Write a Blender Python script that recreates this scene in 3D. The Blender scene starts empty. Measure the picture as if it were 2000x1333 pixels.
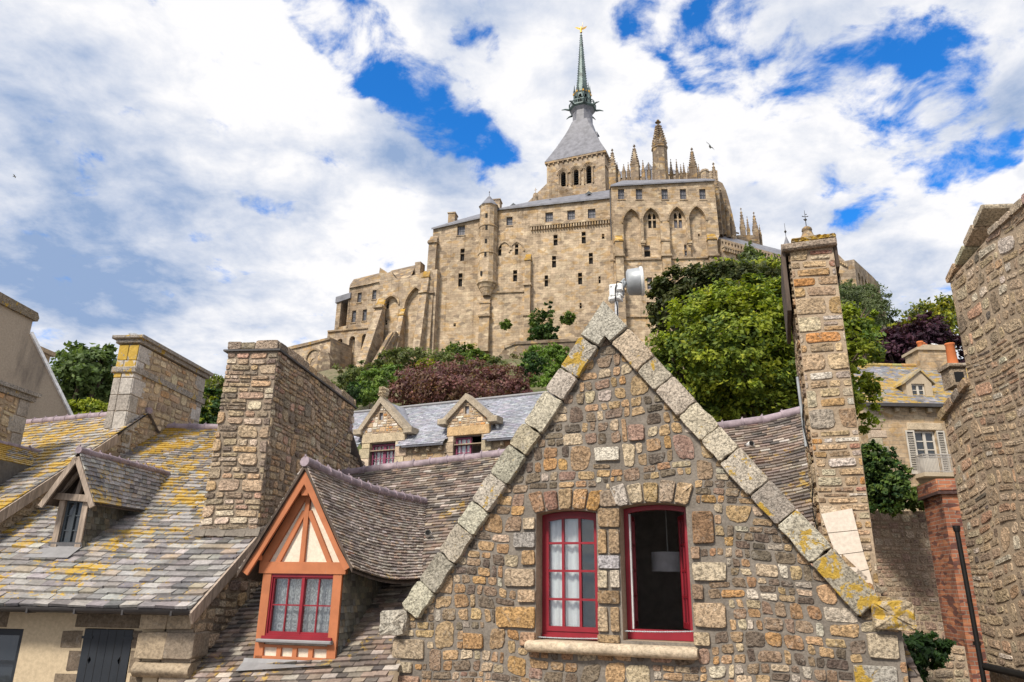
import bpy, math, random
import numpy as np
from math import sin, cos, tan, atan, atan2, radians, degrees, pi, sqrt
from mathutils import Vector, Matrix
from mathutils.geometry import tessellate_polygon
random.seed(7)
rng = np.random.default_rng(7)
scene = bpy.context.scene
COL = scene.collection

# ------------------------------------------------------------------ camera
FPX, CX, CY = 1420.0, 1000.0, 666.5            # focal length in photo pixels (2000 px wide)
TH, RHO = atan(FPX / 4266.0), atan(65 / 4266.0)
_fw = Vector((0, cos(TH), sin(TH))); _r0 = Vector((1, 0, 0)); _u0 = Vector((0, -sin(TH), cos(TH)))
_R = _r0 * cos(RHO) + _u0 * sin(RHO); _U = _u0 * cos(RHO) - _r0 * sin(RHO)
cam_data = bpy.data.cameras.new('camera'); cam = bpy.data.objects.new('camera', cam_data)
cam_data.sensor_width = 36.0; cam_data.lens = 36.0 * FPX / 2000.0
cam_data.clip_start = 0.1; cam_data.clip_end = 3000.0
cam.matrix_world = Matrix(((_R.x, _U.x, -_fw.x, 0), (_R.y, _U.y, -_fw.y, 0), (_R.z, _U.z, -_fw.z, 0), (0, 0, 0, 1)))
COL.objects.link(cam); scene.camera = cam

def ray(x, y): return _fw + _R * ((x - CX) / FPX) - _U * ((y - CY) / FPX)
def at_z(x, y, z): d = ray(x, y); return d * (z / d.z)
def at_D(x, y, D): d = ray(x, y); return d * (D / d.y)
def hit(x, y, P, n): d = ray(x, y); return d * (P.dot(n) / d.dot(n))

# ------------------------------------------------------------------ light
EXPOSURE = 0.5
SUN_ELEV, SUN_AZ = radians(46), radians(-142)     # azimuth from +Y towards +X: behind the camera, to its left
scene.view_settings.view_transform = 'Standard'; scene.view_settings.look = 'None'
scene.view_settings.gamma = 1; scene.view_settings.exposure = EXPOSURE
scene.view_settings.use_curve_mapping = False
sun_d = bpy.data.lights.new('sun', 'SUN'); sun_d.energy = 3.7; sun_d.angle = radians(11); sun_d.color = (1.0, 0.93, 0.82)
sun = bpy.data.objects.new('sun', sun_d); COL.objects.link(sun)
_sd = Vector((sin(SUN_AZ) * cos(SUN_ELEV), cos(SUN_AZ) * cos(SUN_ELEV), sin(SUN_ELEV)))
sun.rotation_euler = _sd.to_track_quat('Z', 'Y').to_euler(); sun.location = _sd * 60

# ------------------------------------------------------------------ node helpers
class NT:
    def __init__(s, tree): s.t = tree; s.n = tree.nodes; s.l = tree.links
    def node(s, typ, **kw):
        n = s.n.new(typ)
        for k, v in kw.items(): setattr(n, k, v)
        return n
    def put(s, sock, v):
        if isinstance(v, bpy.types.NodeSocket): s.l.new(v, sock)
        elif v is not None:
            if hasattr(sock, 'default_value'):
                dv = sock.default_value
                if hasattr(dv, '__len__') and not hasattr(v, '__len__'): v = (v,) * len(dv)
                if hasattr(dv, '__len__') and len(dv) == 4 and len(v) == 3: v = (*v, 1)
                sock.default_value = v
    def math(s, op, a, b=None, c=None, clamp=False):
        n = s.node('ShaderNodeMath', operation=op, use_clamp=clamp)
        s.put(n.inputs[0], a); s.put(n.inputs[1], b); s.put(n.inputs[2], c); return n.outputs[0]
    def vmath(s, op, a, b=None, scale=None):
        n = s.node('ShaderNodeVectorMath', operation=op)
        s.put(n.inputs[0], a); s.put(n.inputs[1], b)
        if scale is not None: s.put(n.inputs['Scale'], scale)
        return n.outputs['Value'] if op in ('DOT_PRODUCT', 'LENGTH', 'DISTANCE') else n.outputs[0]
    def mix(s, fac, a, b, blend='MIX'):
        n = s.node('ShaderNodeMix', data_type='RGBA', blend_type=blend, clamp_factor=True)
        s.put(n.inputs[0], fac); s.put(n.inputs[6], a); s.put(n.inputs[7], b); return n.outputs[2]
    def noise(s, vec, scale, detail=4, rough=0.55, dist=0.0, out='Fac', dim='3D'):
        n = s.node('ShaderNodeTexNoise', noise_dimensions=dim)
        s.put(n.inputs['Vector'], vec); s.put(n.inputs['Scale'], scale); s.put(n.inputs['Detail'], detail)
        s.put(n.inputs['Roughness'], rough); s.put(n.inputs['Distortion'], dist); return n.outputs[out]
    def voro(s, vec, scale, feature='F1', out='Color', rand=1.0):
        n = s.node('ShaderNodeTexVoronoi', feature=feature)
        s.put(n.inputs['Vector'], vec); s.put(n.inputs['Scale'], scale); s.put(n.inputs['Randomness'], rand); return n.outputs[out]
    def remap(s, v, a, b, c=0.0, d=1.0, smooth=True):
        n = s.node('ShaderNodeMapRange', interpolation_type='SMOOTHSTEP' if smooth else 'LINEAR')
        s.put(n.inputs[0], v); s.put(n.inputs[1], a); s.put(n.inputs[2], b); s.put(n.inputs[3], c); s.put(n.inputs[4], d); return n.outputs[0]
    def gray(s, v): n = s.node('ShaderNodeCombineColor'); [s.put(n.inputs[i], v) for i in range(3)]; return n.outputs[0]
    def mapping(s, vec, scale=(1, 1, 1), loc=(0, 0, 0), rot=(0, 0, 0)):
        n = s.node('ShaderNodeMapping'); s.put(n.inputs[0], vec)
        n.inputs['Scale'].default_value = scale; n.inputs['Location'].default_value = loc; n.inputs['Rotation'].default_value = rot
        return n.outputs[0]
    def bump(s, h, strength=0.5, dist=0.02, nrm=None):
        n = s.node('ShaderNodeBump'); s.put(n.inputs['Strength'], strength); s.put(n.inputs['Distance'], dist)
        s.put(n.inputs['Height'], h)
        if nrm is not None: s.put(n.inputs['Normal'], nrm)
        return n.outputs[0]

# ------------------------------------------------------------------ world: Nishita sky with clouds
world = bpy.data.worlds.new('World'); scene.world = world; world.use_nodes = True
def build_world():
    w = NT(world.node_tree); w.n.clear()
    out = w.node('ShaderNodeOutputWorld')
    sky = w.node('ShaderNodeTexSky', sky_type='NISHITA', sun_disc=False)
    sky.sun_elevation = SUN_ELEV; sky.sun_rotation = SUN_AZ; sky.altitude = 20; sky.air_density = 1.0; sky.dust_density = 0.3; sky.ozone_density = 3.0
    tint = w.mix(1.0, sky.outputs[0], (0.16, 0.78, 1.36), 'MULTIPLY')
    bgs = w.node('ShaderNodeBackground'); w.put(bgs.inputs[0], tint); bgs.inputs[1].default_value = 0.13
    tc = w.node('ShaderNodeTexCoord'); d = w.vmath('NORMALIZE', tc.outputs['Generated'])
    sep = w.node('ShaderNodeSeparateXYZ'); w.put(sep.inputs[0], d)
    den = w.math('ADD', w.math('MAXIMUM', sep.outputs[2], 0.0), 0.22)
    comb = w.node('ShaderNodeCombineXYZ')
    w.put(comb.inputs[0], w.math('DIVIDE', sep.outputs[0], den)); w.put(comb.inputs[1], w.math('DIVIDE', sep.outputs[1], den))
    p = comb.outputs[0]
    con = lambda n, k, m=0.5: w.math('ADD', w.math('MULTIPLY', w.math('SUBTRACT', n, 0.5), k), m)
    n_big = w.noise(p, 2.3, 4, 0.55)
    n_det = w.noise(p, 7.5, 14, 0.60, 0.3)
    warp = w.noise(p, 5.0, 6, 0.6, out='Color')
    dw = w.vmath('ADD', d, w.vmath('SCALE', w.vmath('SUBTRACT', warp, (0.5, 0.5, 0.5)), scale=0.12))
    def spots(lst, rk=1.0):
        tot = None
        for (x, y, r, a) in lst:
            c = ray(x, y).normalized()
            dist = w.vmath('DISTANCE', dw, tuple(c))
            g = w.math('MULTIPLY', w.remap(dist, r * rk, 0.0), a)
            tot = g if tot is None else w.math('ADD', tot, g)
        return tot
    blue = w.math('SUBTRACT', w.math('MINIMUM', spots(BLUE_SPOTS, 1.4), 0.62), spots(PUFF_SPOTS))
    cov = w.math('ADD', con(n_det, 3.1, 0.45), con(n_big, 0.5, 0.24))
    cov = w.math('SUBTRACT', cov, blue)
    mask = w.remap(cov, -0.17, 0.42)
    n_sh = w.noise(w.vmath('ADD', p, (3.7, 1.1, 0)), 2.6, 6, 0.55, 0.3)
    n_sf = w.noise(w.vmath('ADD', p, (9.7, 5.1, 0)), 8.0, 10, 0.62, 0.2)
    shade = w.math('ADD', w.math('ADD', w.math('MINIMUM', spots(GREY_SPOTS), 0.50), con(n_sh, 2.2, 0.36)), con(n_sf, 1.7, 0.18))
    shade = w.math('SUBTRACT', shade, spots(WHITE_SPOTS))
    sh = w.remap(shade, 0.30, 1.30, smooth=False)
    ccol = w.mix(sh, (0.71, 0.705, 0.715), (0.215, 0.30, 0.465))
    # clouds seen towards the horizon and behind the camera keep an even pale tone
    bgc = w.node('ShaderNodeBackground'); w.put(bgc.inputs[0], ccol); bgc.inputs[1].default_value = 1.0
    mx = w.node('ShaderNodeMixShader'); w.put(mx.inputs[0], mask); w.l.new(bgs.outputs[0], mx.inputs[1]); w.l.new(bgc.outputs[0], mx.inputs[2])
    w.l.new(mx.outputs[0], out.inputs[0])
BLUE_SPOTS = [(640, 70, .04, .4), (730, 30, .04, .35), (1180, 20, .04, .3), (1480, 60, .05, .3), (1560, 30, .05, .25), (600, 10, .04, .6), (660, 30, .05, .5), (700, 100, .06, .6), (700, 150, .05, .4), (770, 165, .06, .6), (820, 195, .06, .75), (870, 225, .06, .8), (910, 120, .045, .7), (925, 50, .04, .6), (900, 275, .05, .5), (840, 30, .04, .3), (940, 290, .05, .3), (990, 300, .04, .3),
              (1255, 12, .045, .7), (1235, 40, .03, .4), (1350, 110, .05, .6), (1400, 130, .06, .7), (1375, 60, .045, .6), (1440, 20, .05, .5), (1420, 90, .04, .4), (1500, 165, .06, .7), (1550, 175, .06, .7), (1600, 170, .05, .6), (1640, 140, .04, .3), (1720, 150, .06, .7), (1770, 120, .05, .6), (1800, 170, .055, .7), (1730, 230, .05, .6), (1780, 250, .045, .5),
              (1860, 110, .05, .6), (1910, 140, .05, .4), (1880, 285, .05, .7), (1920, 310, .055, .7), (1955, 270, .04, .35), (1690, 395, .045, .55), (1640, 420, .04, .25), (1790, 330, .04, .25), (1960, 20, .05, .3), (1840, 180, .05, .35), (1085, 70, .04, .2), (1055, 285, .04, .25), (1200, 330, .04, .2)]
PUFF_SPOTS = [(800, 80, .075, .5), (655, 105, .02, .4), (1295, 50, .055, .5), (1415, 50, .03, .35), (1750, 190, .035, .45), (1840, 240, .05, .3), (900, 170, .02, .15), (1560, 120, .05, .25)]
GREY_SPOTS = [(40, 230, .26, .30), (330, 430, .26, .26), (60, 500, .26, .26), (560, 330, .14, .22), (880, 320, .12, .42), (800, 290, .10, .3), (640, 480, .14, .15), (200, 580, .2, .2), (1000, 330, .07, .25),
              (1660, 540, .16, .15), (1960, 230, .14, .2), (480, 600, .16, .15), (120, 380, .2, .15)]
WHITE_SPOTS = [(560, 90, .20, .4), (300, 60, .2, .3), (760, 460, .12, .5), (1250, 200, .20, .45), (820, 80, .06, .4), (1800, 470, .14, .35), (420, 640, .12, .25), (1010, 170, .12, .35), (620, 250, .12, .35), (1290, 45, .06, .4), (230, 330, .10, .25), (1900, 420, .1, .3)]
build_world()

# ------------------------------------------------------------------ mesh builder
class Fr:
    """A facade frame: u runs right along the facade, v is height, w points out of it (towards the viewer)."""
    def __init__(s, O, phi):
        s.O = Vector((O[0], O[1], 0.0)); s.U = Vector((cos(phi), -sin(phi), 0)); s.N = Vector((-sin(phi), -cos(phi), 0)); s.phi = phi
    def p(s, u, v, w=0.0): return s.O + s.U * u + s.N * w + Vector((0, 0, v))
    def px(s, x, y, w=0.0):
        P = hit(x, y, s.O + s.N * w, s.N); return ((P - s.O).dot(s.U), P.z)
    def pts(s, l, w=0.0): return [s.px(x, y, w) for x, y in l]
    def loc(s, P): q = P - s.O; return (q.dot(s.U), P.z, q.dot(s.N))
    def off(s, w): f = Fr(s.O + s.N * w, s.phi); return f
    def turned(s, u, w=0.0, a=pi / 2): P = s.p(u, 0, w); return Fr(P, s.phi + a)
def frame(x, y, D, phi): return Fr(at_D(x, y, D), radians(phi))

class MB:
    def __init__(s): s.v = []; s.f = []; s.m = []; s.c = []; s.s = []
    def add(s, vs, fs, m=0, c=(1, 1, 1, 0), sm=False):
        o = len(s.v); s.v.extend([tuple(x) for x in vs])
        c = (*c, 0) if len(c) == 3 else c
        for f in fs: s.f.append(tuple(i + o for i in f)); s.m.append(m); s.c.append(c); s.s.append(sm)
    def box(s, F, u0, u1, v0, v1, w0, w1, m=0, c=(1, 1, 1)):
        P = [F.p(u, v, w) for w in (w0, w1) for v in (v0, v1) for u in (u0, u1)]
        s.add(P, [(0, 2, 3, 1), (4, 5, 7, 6), (0, 1, 5, 4), (2, 6, 7, 3), (0, 4, 6, 2), (1, 3, 7, 5)], m, c)
    def rbox(s, F, u0, u1, v0, v1, w0, w1, b=0.02, m=0, c=(1, 1, 1)):
        """box with chamfered front edges"""
        back = [F.p(u0, v0, w0), F.p(u1, v0, w0), F.p(u1, v1, w0), F.p(u0, v1, w0)]
        mid = [F.p(u0, v0, w1 - b), F.p(u1, v0, w1 - b), F.p(u1, v1, w1 - b), F.p(u0, v1, w1 - b)]
        fr = [F.p(u0 + b, v0 + b, w1), F.p(u1 - b, v0 + b, w1), F.p(u1 - b, v1 - b, w1), F.p(u0 + b, v1 - b, w1)]
        fs = [(8, 9, 10, 11), (3, 2, 1, 0)]
        for i in range(4):
            j = (i + 1) % 4; fs += [(i, j, 4 + j, 4 + i), (4 + i, 4 + j, 8 + j, 8 + i)]
        s.add(back + mid + fr, fs, m, c)
    def prism(s, F, poly, w0, w1, m=0, c=(1, 1, 1), holes=(), mh=None, back=True, ms=None):
        """polygon (u,v) extruded between w0 (back) and w1 (front), with holes running through"""
        loops = [list(poly)] + [list(h) for h in holes]
        tri = tessellate_polygon([[Vector((u, v, 0)) for u, v in L] for L in loops])
        flat = [q for L in loops for q in L]; n = len(flat)
        ft = []
        for t in tri:
            a, b, d = (flat[i] for i in t)
            if (b[0] - a[0]) * (d[1] - a[1]) - (b[1] - a[1]) * (d[0] - a[0]) < 0: t = t[::-1]
            ft.append(tuple(t))
        V = [F.p(u, v, w1) for u, v in flat]
        s.add(V, ft, m, c)
        if back: s.add([F.p(u, v, w0) for u, v in flat], [t[::-1] for t in ft], m, c)
        for k, L in enumerate(loops):
            k2 = len(L); A = sum(L[i][0] * L[(i + 1) % k2][1] - L[(i + 1) % k2][0] * L[i][1] for i in range(k2))
            Vs = [F.p(u, v, w1) for u, v in L] + [F.p(u, v, w0) for u, v in L]; fs = []
            for i in range(k2):
                j = (i + 1) % k2; q = (i, i + k2, j + k2, j)
                if (A < 0) != (k > 0): q = q[::-1]
                fs.append(q)
            s.add(Vs, fs, (m if ms is None else ms) if k == 0 or mh is None else mh, c)
    def beam(s, a, b, wd, ht, up=Vector((0, 0, 1)), m=0, c=(1, 1, 1)):
        a, b = Vector(a), Vector(b); d = (b - a).normalized(); sd = d.cross(up)
        if sd.length < 1e-4: sd = d.cross(Vector((1, 0, 0)))
        sd.normalize(); t = sd.cross(d)
        P = [q + sd * (i * wd / 2) + t * (j * ht / 2) for q in (a, b) for j in (-1, 1) for i in (-1, 1)]
        s.add(P, [(0, 2, 3, 1), (4, 5, 7, 6), (0, 1, 5, 4), (2, 6, 7, 3), (0, 4, 6, 2), (1, 3, 7, 5)], m, c)
    def tube(s, pts, r, n=8, m=0, c=(1, 1, 1), cap=True, sm=True):
        pts = [Vector(p) for p in pts]; rs = r if hasattr(r, '__len__') else [r] * len(pts)
        V = []; k = len(pts)
        for i, p in enumerate(pts):
            d = (pts[min(i + 1, k - 1)] - pts[max(i - 1, 0)]).normalized()
            a = d.cross(Vector((0, 0, 1)))
            if a.length < 1e-3: a = d.cross(Vector((0, 1, 0)))
            a.normalize(); b = d.cross(a)
            V += [p + (a * cos(2 * pi * j / n) + b * sin(2 * pi * j / n)) * rs[i] for j in range(n)]
        fs = [(i * n + j, i * n + (j + 1) % n, (i + 1) * n + (j + 1) % n, (i + 1) * n + j) for i in range(k - 1) for j in range(n)]
        s.add(V, fs, m, c, sm)
        if cap: s.add(V[:n], [tuple(range(n))[::-1]], m, c); s.add(V[-n:], [tuple(range(n))], m, c)
    def lathe(s, C, prof, n=8, rot=0.0, m=0, c=(1, 1, 1), sm=False, a0=0.0, a1=2 * pi, axis=None):
        """prof: list of (radius, height) upwards; C gives x,y (and base z)"""
        C = Vector(C); full = abs(a1 - a0 - 2 * pi) < 1e-6; nn = n if full else n + 1
        ax = Vector(axis).normalized() if axis is not None else Vector((0, 0, 1))
        ex = ax.orthogonal().normalized() if axis is not None else Vector((1, 0, 0)); ey = ax.cross(ex)
        V = []
        for r, z in prof:
            for j in range(nn):
                t = rot + a0 + (a1 - a0) * j / n; V.append(C + (ex * cos(t) + ey * sin(t)) * r + ax * z)
        fs = []
        for i in range(len(prof) - 1):
            for j in range(n):
                j2 = (j + 1) % nn; fs.append((i * nn + j, i * nn + j2, (i + 1) * nn + j2, (i + 1) * nn + j))
        s.add(V, fs, m, c, sm)
    def quad(s, a, b, c_, d, m=0, c=(1, 1, 1)): s.add([a, b, c_, d], [(0, 1, 2, 3)], m, c)
    def build(s, name, mats, parent=None): return mesh_object(name, s.v, s.f, mats, s.m, s.c, s.s, parent)

def root_loc(o):
    while o.parent: o = o.parent
    return o.location
def mesh_object(name, V, Fc, mats, mi=None, cols=None, smooth=None, parent=None, local=False):
    me = bpy.data.meshes.new(name)
    if not isinstance(mats, (list, tuple)): mats = [mats]
    V = np.asarray(V, dtype=np.float64).reshape(-1, 3)
    if parent is not None:
        L = np.array(root_loc(parent)); loc = None
    else:
        L = np.array([(V[:, 0].min() + V[:, 0].max()) / 2, (V[:, 1].min() + V[:, 1].max()) / 2, V[:, 2].min()]); loc = L
    Vl = V - L
    tot = np.array([len(f) for f in Fc], dtype=np.int32); st = np.concatenate(([0], np.cumsum(tot)[:-1])).astype(np.int32)
    lv = np.fromiter((i for f in Fc for i in f), dtype=np.int32, count=int(tot.sum())) if not isinstance(Fc, np.ndarray) else Fc.astype(np.int32).ravel()
    me.vertices.add(len(V)); me.vertices.foreach_set('co', Vl.ravel())
    me.loops.add(len(lv)); me.loops.foreach_set('vertex_index', lv)
    me.polygons.add(len(tot)); me.polygons.foreach_set('loop_start', st); me.polygons.foreach_set('loop_total', tot)
    if mi is not None: me.polygons.foreach_set('material_index', np.asarray(mi, dtype=np.int32))
    if smooth is not None: me.polygons.foreach_set('use_smooth', np.asarray(smooth, dtype=bool))
    else: me.polygons.foreach_set('use_smooth', np.zeros(len(tot), dtype=bool))
    me.update(calc_edges=True)
    if cols is not None:
        ca = me.color_attributes.new('Col', 'FLOAT_COLOR', 'CORNER')
        ca.data.foreach_set('color', np.repeat(np.asarray(cols, dtype=np.float32), tot, axis=0).ravel())
    # box-projected UVs in metres, so courses of stone run level on every wall
    nr = np.zeros(len(tot) * 3, dtype=np.float32); me.polygons.foreach_get('normal', nr); nr = np.repeat(nr.reshape(-1, 3), tot, axis=0)
    P = V[lv]; h = np.hypot(nr[:, 0], nr[:, 1]); flat = h < 0.35; hh = np.where(h < 1e-6, 1, h)
    T = np.stack([-nr[:, 1] / hh, nr[:, 0] / hh, np.zeros(len(h))], 1)
    B = np.cross(nr, T)
    u = np.where(flat, P[:, 0], (P * T).sum(1)); v = np.where(flat, P[:, 1], (P * B).sum(1))
    uv = me.uv_layers.new(name='UVMap'); uv.data.foreach_set('uv', np.stack([u, v], 1).astype(np.float32).ravel())
    for m in mats: me.materials.append(m)
    o = bpy.data.objects.new(name, me); COL.objects.link(o)
    if parent is not None: o.parent = parent
    else: o.location = loc
    return o
def thing(name, label, cat, loc, group=None):
    o = bpy.data.objects.new(name, None); COL.objects.link(o); o.location = loc; o.empty_display_size = 0.3
    return tag(o, label, cat, group)
def tag(o, label=None, cat=None, group=None, kind=None):
    if label: o['label'] = label
    if cat: o['category'] = cat
    if group: o['group'] = group
    if kind: o['kind'] = kind
    return o
def copy_thing(o, loc, rz=0.0, sc=1.0, label=None, parent=None):
    c = o.copy(); COL.objects.link(c)
    if parent is None:
        c.location = loc; c.rotation_euler = (0, 0, rz); c.scale = (sc,) * 3
        if label: c['label'] = label
    else: c.parent = parent
    for ch in list(o.children): copy_thing(ch, None, parent=c)
    return c
# ------------------------------------------------------------------ materials
def new_mat(name):
    m = bpy.data.materials.new(name); m.use_nodes = True; t = NT(m.node_tree); t.n.clear()
    out = t.node('ShaderNodeOutputMaterial'); b = t.node('ShaderNodeBsdfPrincipled'); t.l.new(b.outputs[0], out.inputs[0])
    b.inputs['Roughness'].default_value = 0.85; b.inputs['Specular IOR Level'].default_value = 0.25
    return m, t, b, out
def obj_co(t): return t.node('ShaderNodeTexCoord').outputs['Object']
def uv_co(t): return t.node('ShaderNodeTexCoord').outputs['UV']
LICHEN = (0.40, 0.255, 0.035)
def mat_stone(name, sc=1.0, bump=0.6, lichen_scale=3.0, pale=0.5, speck=0.55):
    """uses the per-stone colour attribute (alpha = amount of yellow lichen)"""
    m, t, b, _ = new_mat(name); co = obj_co(t)
    at = t.node('ShaderNodeAttribute', attribute_name='Col')
    n1 = t.noise(co, 6 * sc, 6, 0.65); n2 = t.noise(co, 34 * sc, 5, 0.72); n3 = t.noise(co, 15 * sc, 8, 0.68, 0.6)
    v = t.math('MULTIPLY', t.remap(n1, 0.25, 0.75, 0.72, 1.28, False), t.remap(n2, 0.36, 0.60, 1 - speck, 1.14))
    c = t.mix(1.0, at.outputs['Color'], t.gray(v), 'MULTIPLY')
    c = t.mix(t.math('MULTIPLY', t.remap(n3, 0.54, 0.70), pale), c, (0.50, 0.46, 0.40))
    n5 = t.noise(co, 2.6 * sc, 5, 0.6, 0.4)
    c = t.mix(t.math('MULTIPLY', t.remap(n5, 0.52, 0.72), 0.45), c, t.mix(1.0, c, (0.62, 0.58, 0.55), 'MULTIPLY'))
    n4 = t.noise(co, lichen_scale * sc, 9, 0.68, 0.5)
    thr = t.math('SUBTRACT', 0.80, t.math('MULTIPLY', at.outputs['Alpha'], 0.50))
    lm = t.remap(t.math('SUBTRACT', n4, thr), 0.0, 0.035)
    lm = t.math('MULTIPLY', lm, t.remap(at.outputs['Alpha'], 0.0, 0.06))
    lc = t.mix(t.remap(n2, 0.35, 0.65), LICHEN, (0.50, 0.32, 0.04))
    c = t.mix(t.math('MULTIPLY', lm, 0.92), c, lc)
    t.put(b.inputs['Base Color'], c); b.inputs['Roughness'].default_value = 0.9
    h = t.math('ADD', t.math('MULTIPLY', n3, 0.9), t.math('MULTIPLY', n2, 0.7))
    t.put(b.inputs['Normal'], t.bump(h, bump, 0.035 / sc)); return m
def mat_mortar(name, col, dark=0.75, sc=1.0):
    m, t, b, _ = new_mat(name); co = obj_co(t)
    n1 = t.noise(co, 2.2 * sc, 6, 0.6); n2 = t.noise(co, 40 * sc, 5, 0.7)
    v = t.math('MULTIPLY', t.remap(n1, 0.3, 0.7, dark, 1.15), t.remap(n2, 0.3, 0.7, 0.75, 1.15))
    t.put(b.inputs['Base Color'], t.mix(1.0, col, t.gray(v), 'MULTIPLY'))
    t.put(b.inputs['Normal'], t.bump(n2, 0.6, 0.012 / sc)); b.inputs['Roughness'].default_value = 0.95; return m
def mat_slate(name, lichen=0.5, thr=0.52, sc=1.0, rough=0.5, lsc=(1.2, 9.0)):
    m, t, b, _ = new_mat(name); co = obj_co(t)
    at = t.node('ShaderNodeAttribute', attribute_name='Col')
    n1 = t.noise(co, 22 * sc, 6, 0.7); n2 = t.noise(co, 3 * sc, 5, 0.6)
    v = t.math('MULTIPLY', t.remap(n1, 0.3, 0.7, 0.72, 1.2), t.remap(n2, 0.3, 0.7, 0.8, 1.15))
    c = t.mix(1.0, at.outputs['Color'], t.gray(v), 'MULTIPLY')
    if lichen > 0:
        big = t.noise(co, lsc[0] * sc, 4, 0.55); fine = t.noise(co, lsc[1] * sc, 8, 0.7, 0.4)
        s = t.math('ADD', t.math('MULTIPLY', big, 0.42), t.math('MULTIPLY', fine, 0.58))
        s = t.math('ADD', s, t.math('MULTIPLY', at.outputs['Alpha'], 0.25))
        k = t.remap(s, thr, thr + 0.035)
        c = t.mix(t.math('MULTIPLY', k, lichen), c, t.mix(t.remap(n1, 0.35, 0.65), LICHEN, (0.48, 0.31, 0.05)))
    t.put(b.inputs['Base Color'], c); b.inputs['Roughness'].default_value = rough; b.inputs['Specular IOR Level'].default_value = 0.5
    t.put(b.inputs['Normal'], t.bump(n1, 0.35, 0.012 / sc)); return m
def mat_paint(name, col, wear=0.25, wearcol=(0.30, 0.20, 0.15), rough=0.5, sc=1.0):
    m, t, b, _ = new_mat(name); co = obj_co(t)
    n1 = t.noise(co, 3 * sc, 5, 0.6); n2 = t.noise(t.mapping(co, (1, 1, 0.25)), 30 * sc, 6, 0.7)
    c = t.mix(1.0, col, t.gray(t.remap(n1, 0.3, 0.7, 0.82, 1.12)), 'MULTIPLY')
    c = t.mix(t.math('MULTIPLY', t.remap(n2, 0.60, 0.72), wear), c, wearcol)
    t.put(b.inputs['Base Color'], c); b.inputs['Roughness'].default_value = rough; b.inputs['Specular IOR Level'].default_value = 0.4
    t.put(b.inputs['Normal'], t.bump(n2, 0.25, 0.006 / sc)); return m
def mat_plain(name, col, rough=0.6, metal=0.0, var=0.12, sc=1.0):
    m, t, b, _ = new_mat(name); co = obj_co(t); n = t.noise(co, 7 * sc, 6, 0.65)
    t.put(b.inputs['Base Color'], t.mix(1.0, col, t.gray(t.remap(n, 0.3, 0.7, 1 - var, 1 + var)), 'MULTIPLY'))
    b.inputs['Roughness'].default_value = rough; b.inputs['Metallic'].default_value = metal; return m
def mat_wood(name, col):
    m, t, b, _ = new_mat(name); co = obj_co(t)
    n = t.noise(t.mapping(co, (14, 14, 1.6)), 2, 7, 0.65, 0.5); n2 = t.noise(co, 3, 4)
    v = t.math('MULTIPLY', t.remap(n, 0.3, 0.7, 0.6, 1.2), t.remap(n2, 0.3, 0.7, 0.8, 1.15))
    t.put(b.inputs['Base Color'], t.mix(1.0, col, t.gray(v), 'MULTIPLY')); t.put(b.inputs['Normal'], t.bump(n, 0.4, 0.01)); return m
def mat_plaster(name, col, stain=(0.16, 0.14, 0.12), amt=0.6, sc=1.0):
    m, t, b, _ = new_mat(name); co = obj_co(t)
    n1 = t.noise(t.mapping(co, (1, 1, 0.35)), 1.1 * sc, 7, 0.65, 0.4); n2 = t.noise(co, 25 * sc, 6, 0.7)
    c = t.mix(1.0, col, t.gray(t.remap(n2, 0.3, 0.7, 0.86, 1.1)), 'MULTIPLY')
    c = t.mix(t.math('MULTIPLY', t.remap(n1, 0.46, 0.74), amt), c, stain)
    t.put(b.inputs['Base Color'], c); t.put(b.inputs['Normal'], t.bump(n2, 0.3, 0.01 / sc)); b.inputs['Roughness'].default_value = 0.95; return m
def mat_glass(name, tint=(0.02, 0.025, 0.03), rough=0.04):
    m, t, b, _ = new_mat(name); co = obj_co(t)
    b.inputs['Base Color'].default_value = (*tint, 1); b.inputs['Roughness'].default_value = rough; b.inputs['Specular IOR Level'].default_value = 0.9
    t.put(b.inputs['Normal'], t.bump(t.noise(co, 3, 2), 0.08, 0.02)); return m
def mat_clear(name, refl=0.25):
    m, t, b, out = new_mat(name); t.n.remove(b); co = obj_co(t)
    tr = t.node('ShaderNodeBsdfTransparent'); tr.inputs[0].default_value = (0.93, 0.95, 0.95, 1)
    gl = t.node('ShaderNodeBsdfGlossy'); gl.inputs['Roughness'].default_value = 0.02; gl.inputs[0].default_value = (0.9, 0.93, 0.95, 1)
    t.put(gl.inputs['Normal'], t.bump(t.noise(co, 1.2, 1), 0.03, 0.02))
    lw = t.node('ShaderNodeLayerWeight'); lw.inputs[0].default_value = refl
    mx = t.node('ShaderNodeMixShader'); t.put(mx.inputs[0], t.math('ADD', t.math('MULTIPLY', lw.outputs['Fresnel'], 0.8), 0.05, clamp=True)); t.l.new(tr.outputs[0], mx.inputs[1]); t.l.new(gl.outputs[0], mx.inputs[2])
    t.l.new(mx.outputs[0], out.inputs[0]); return m
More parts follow.
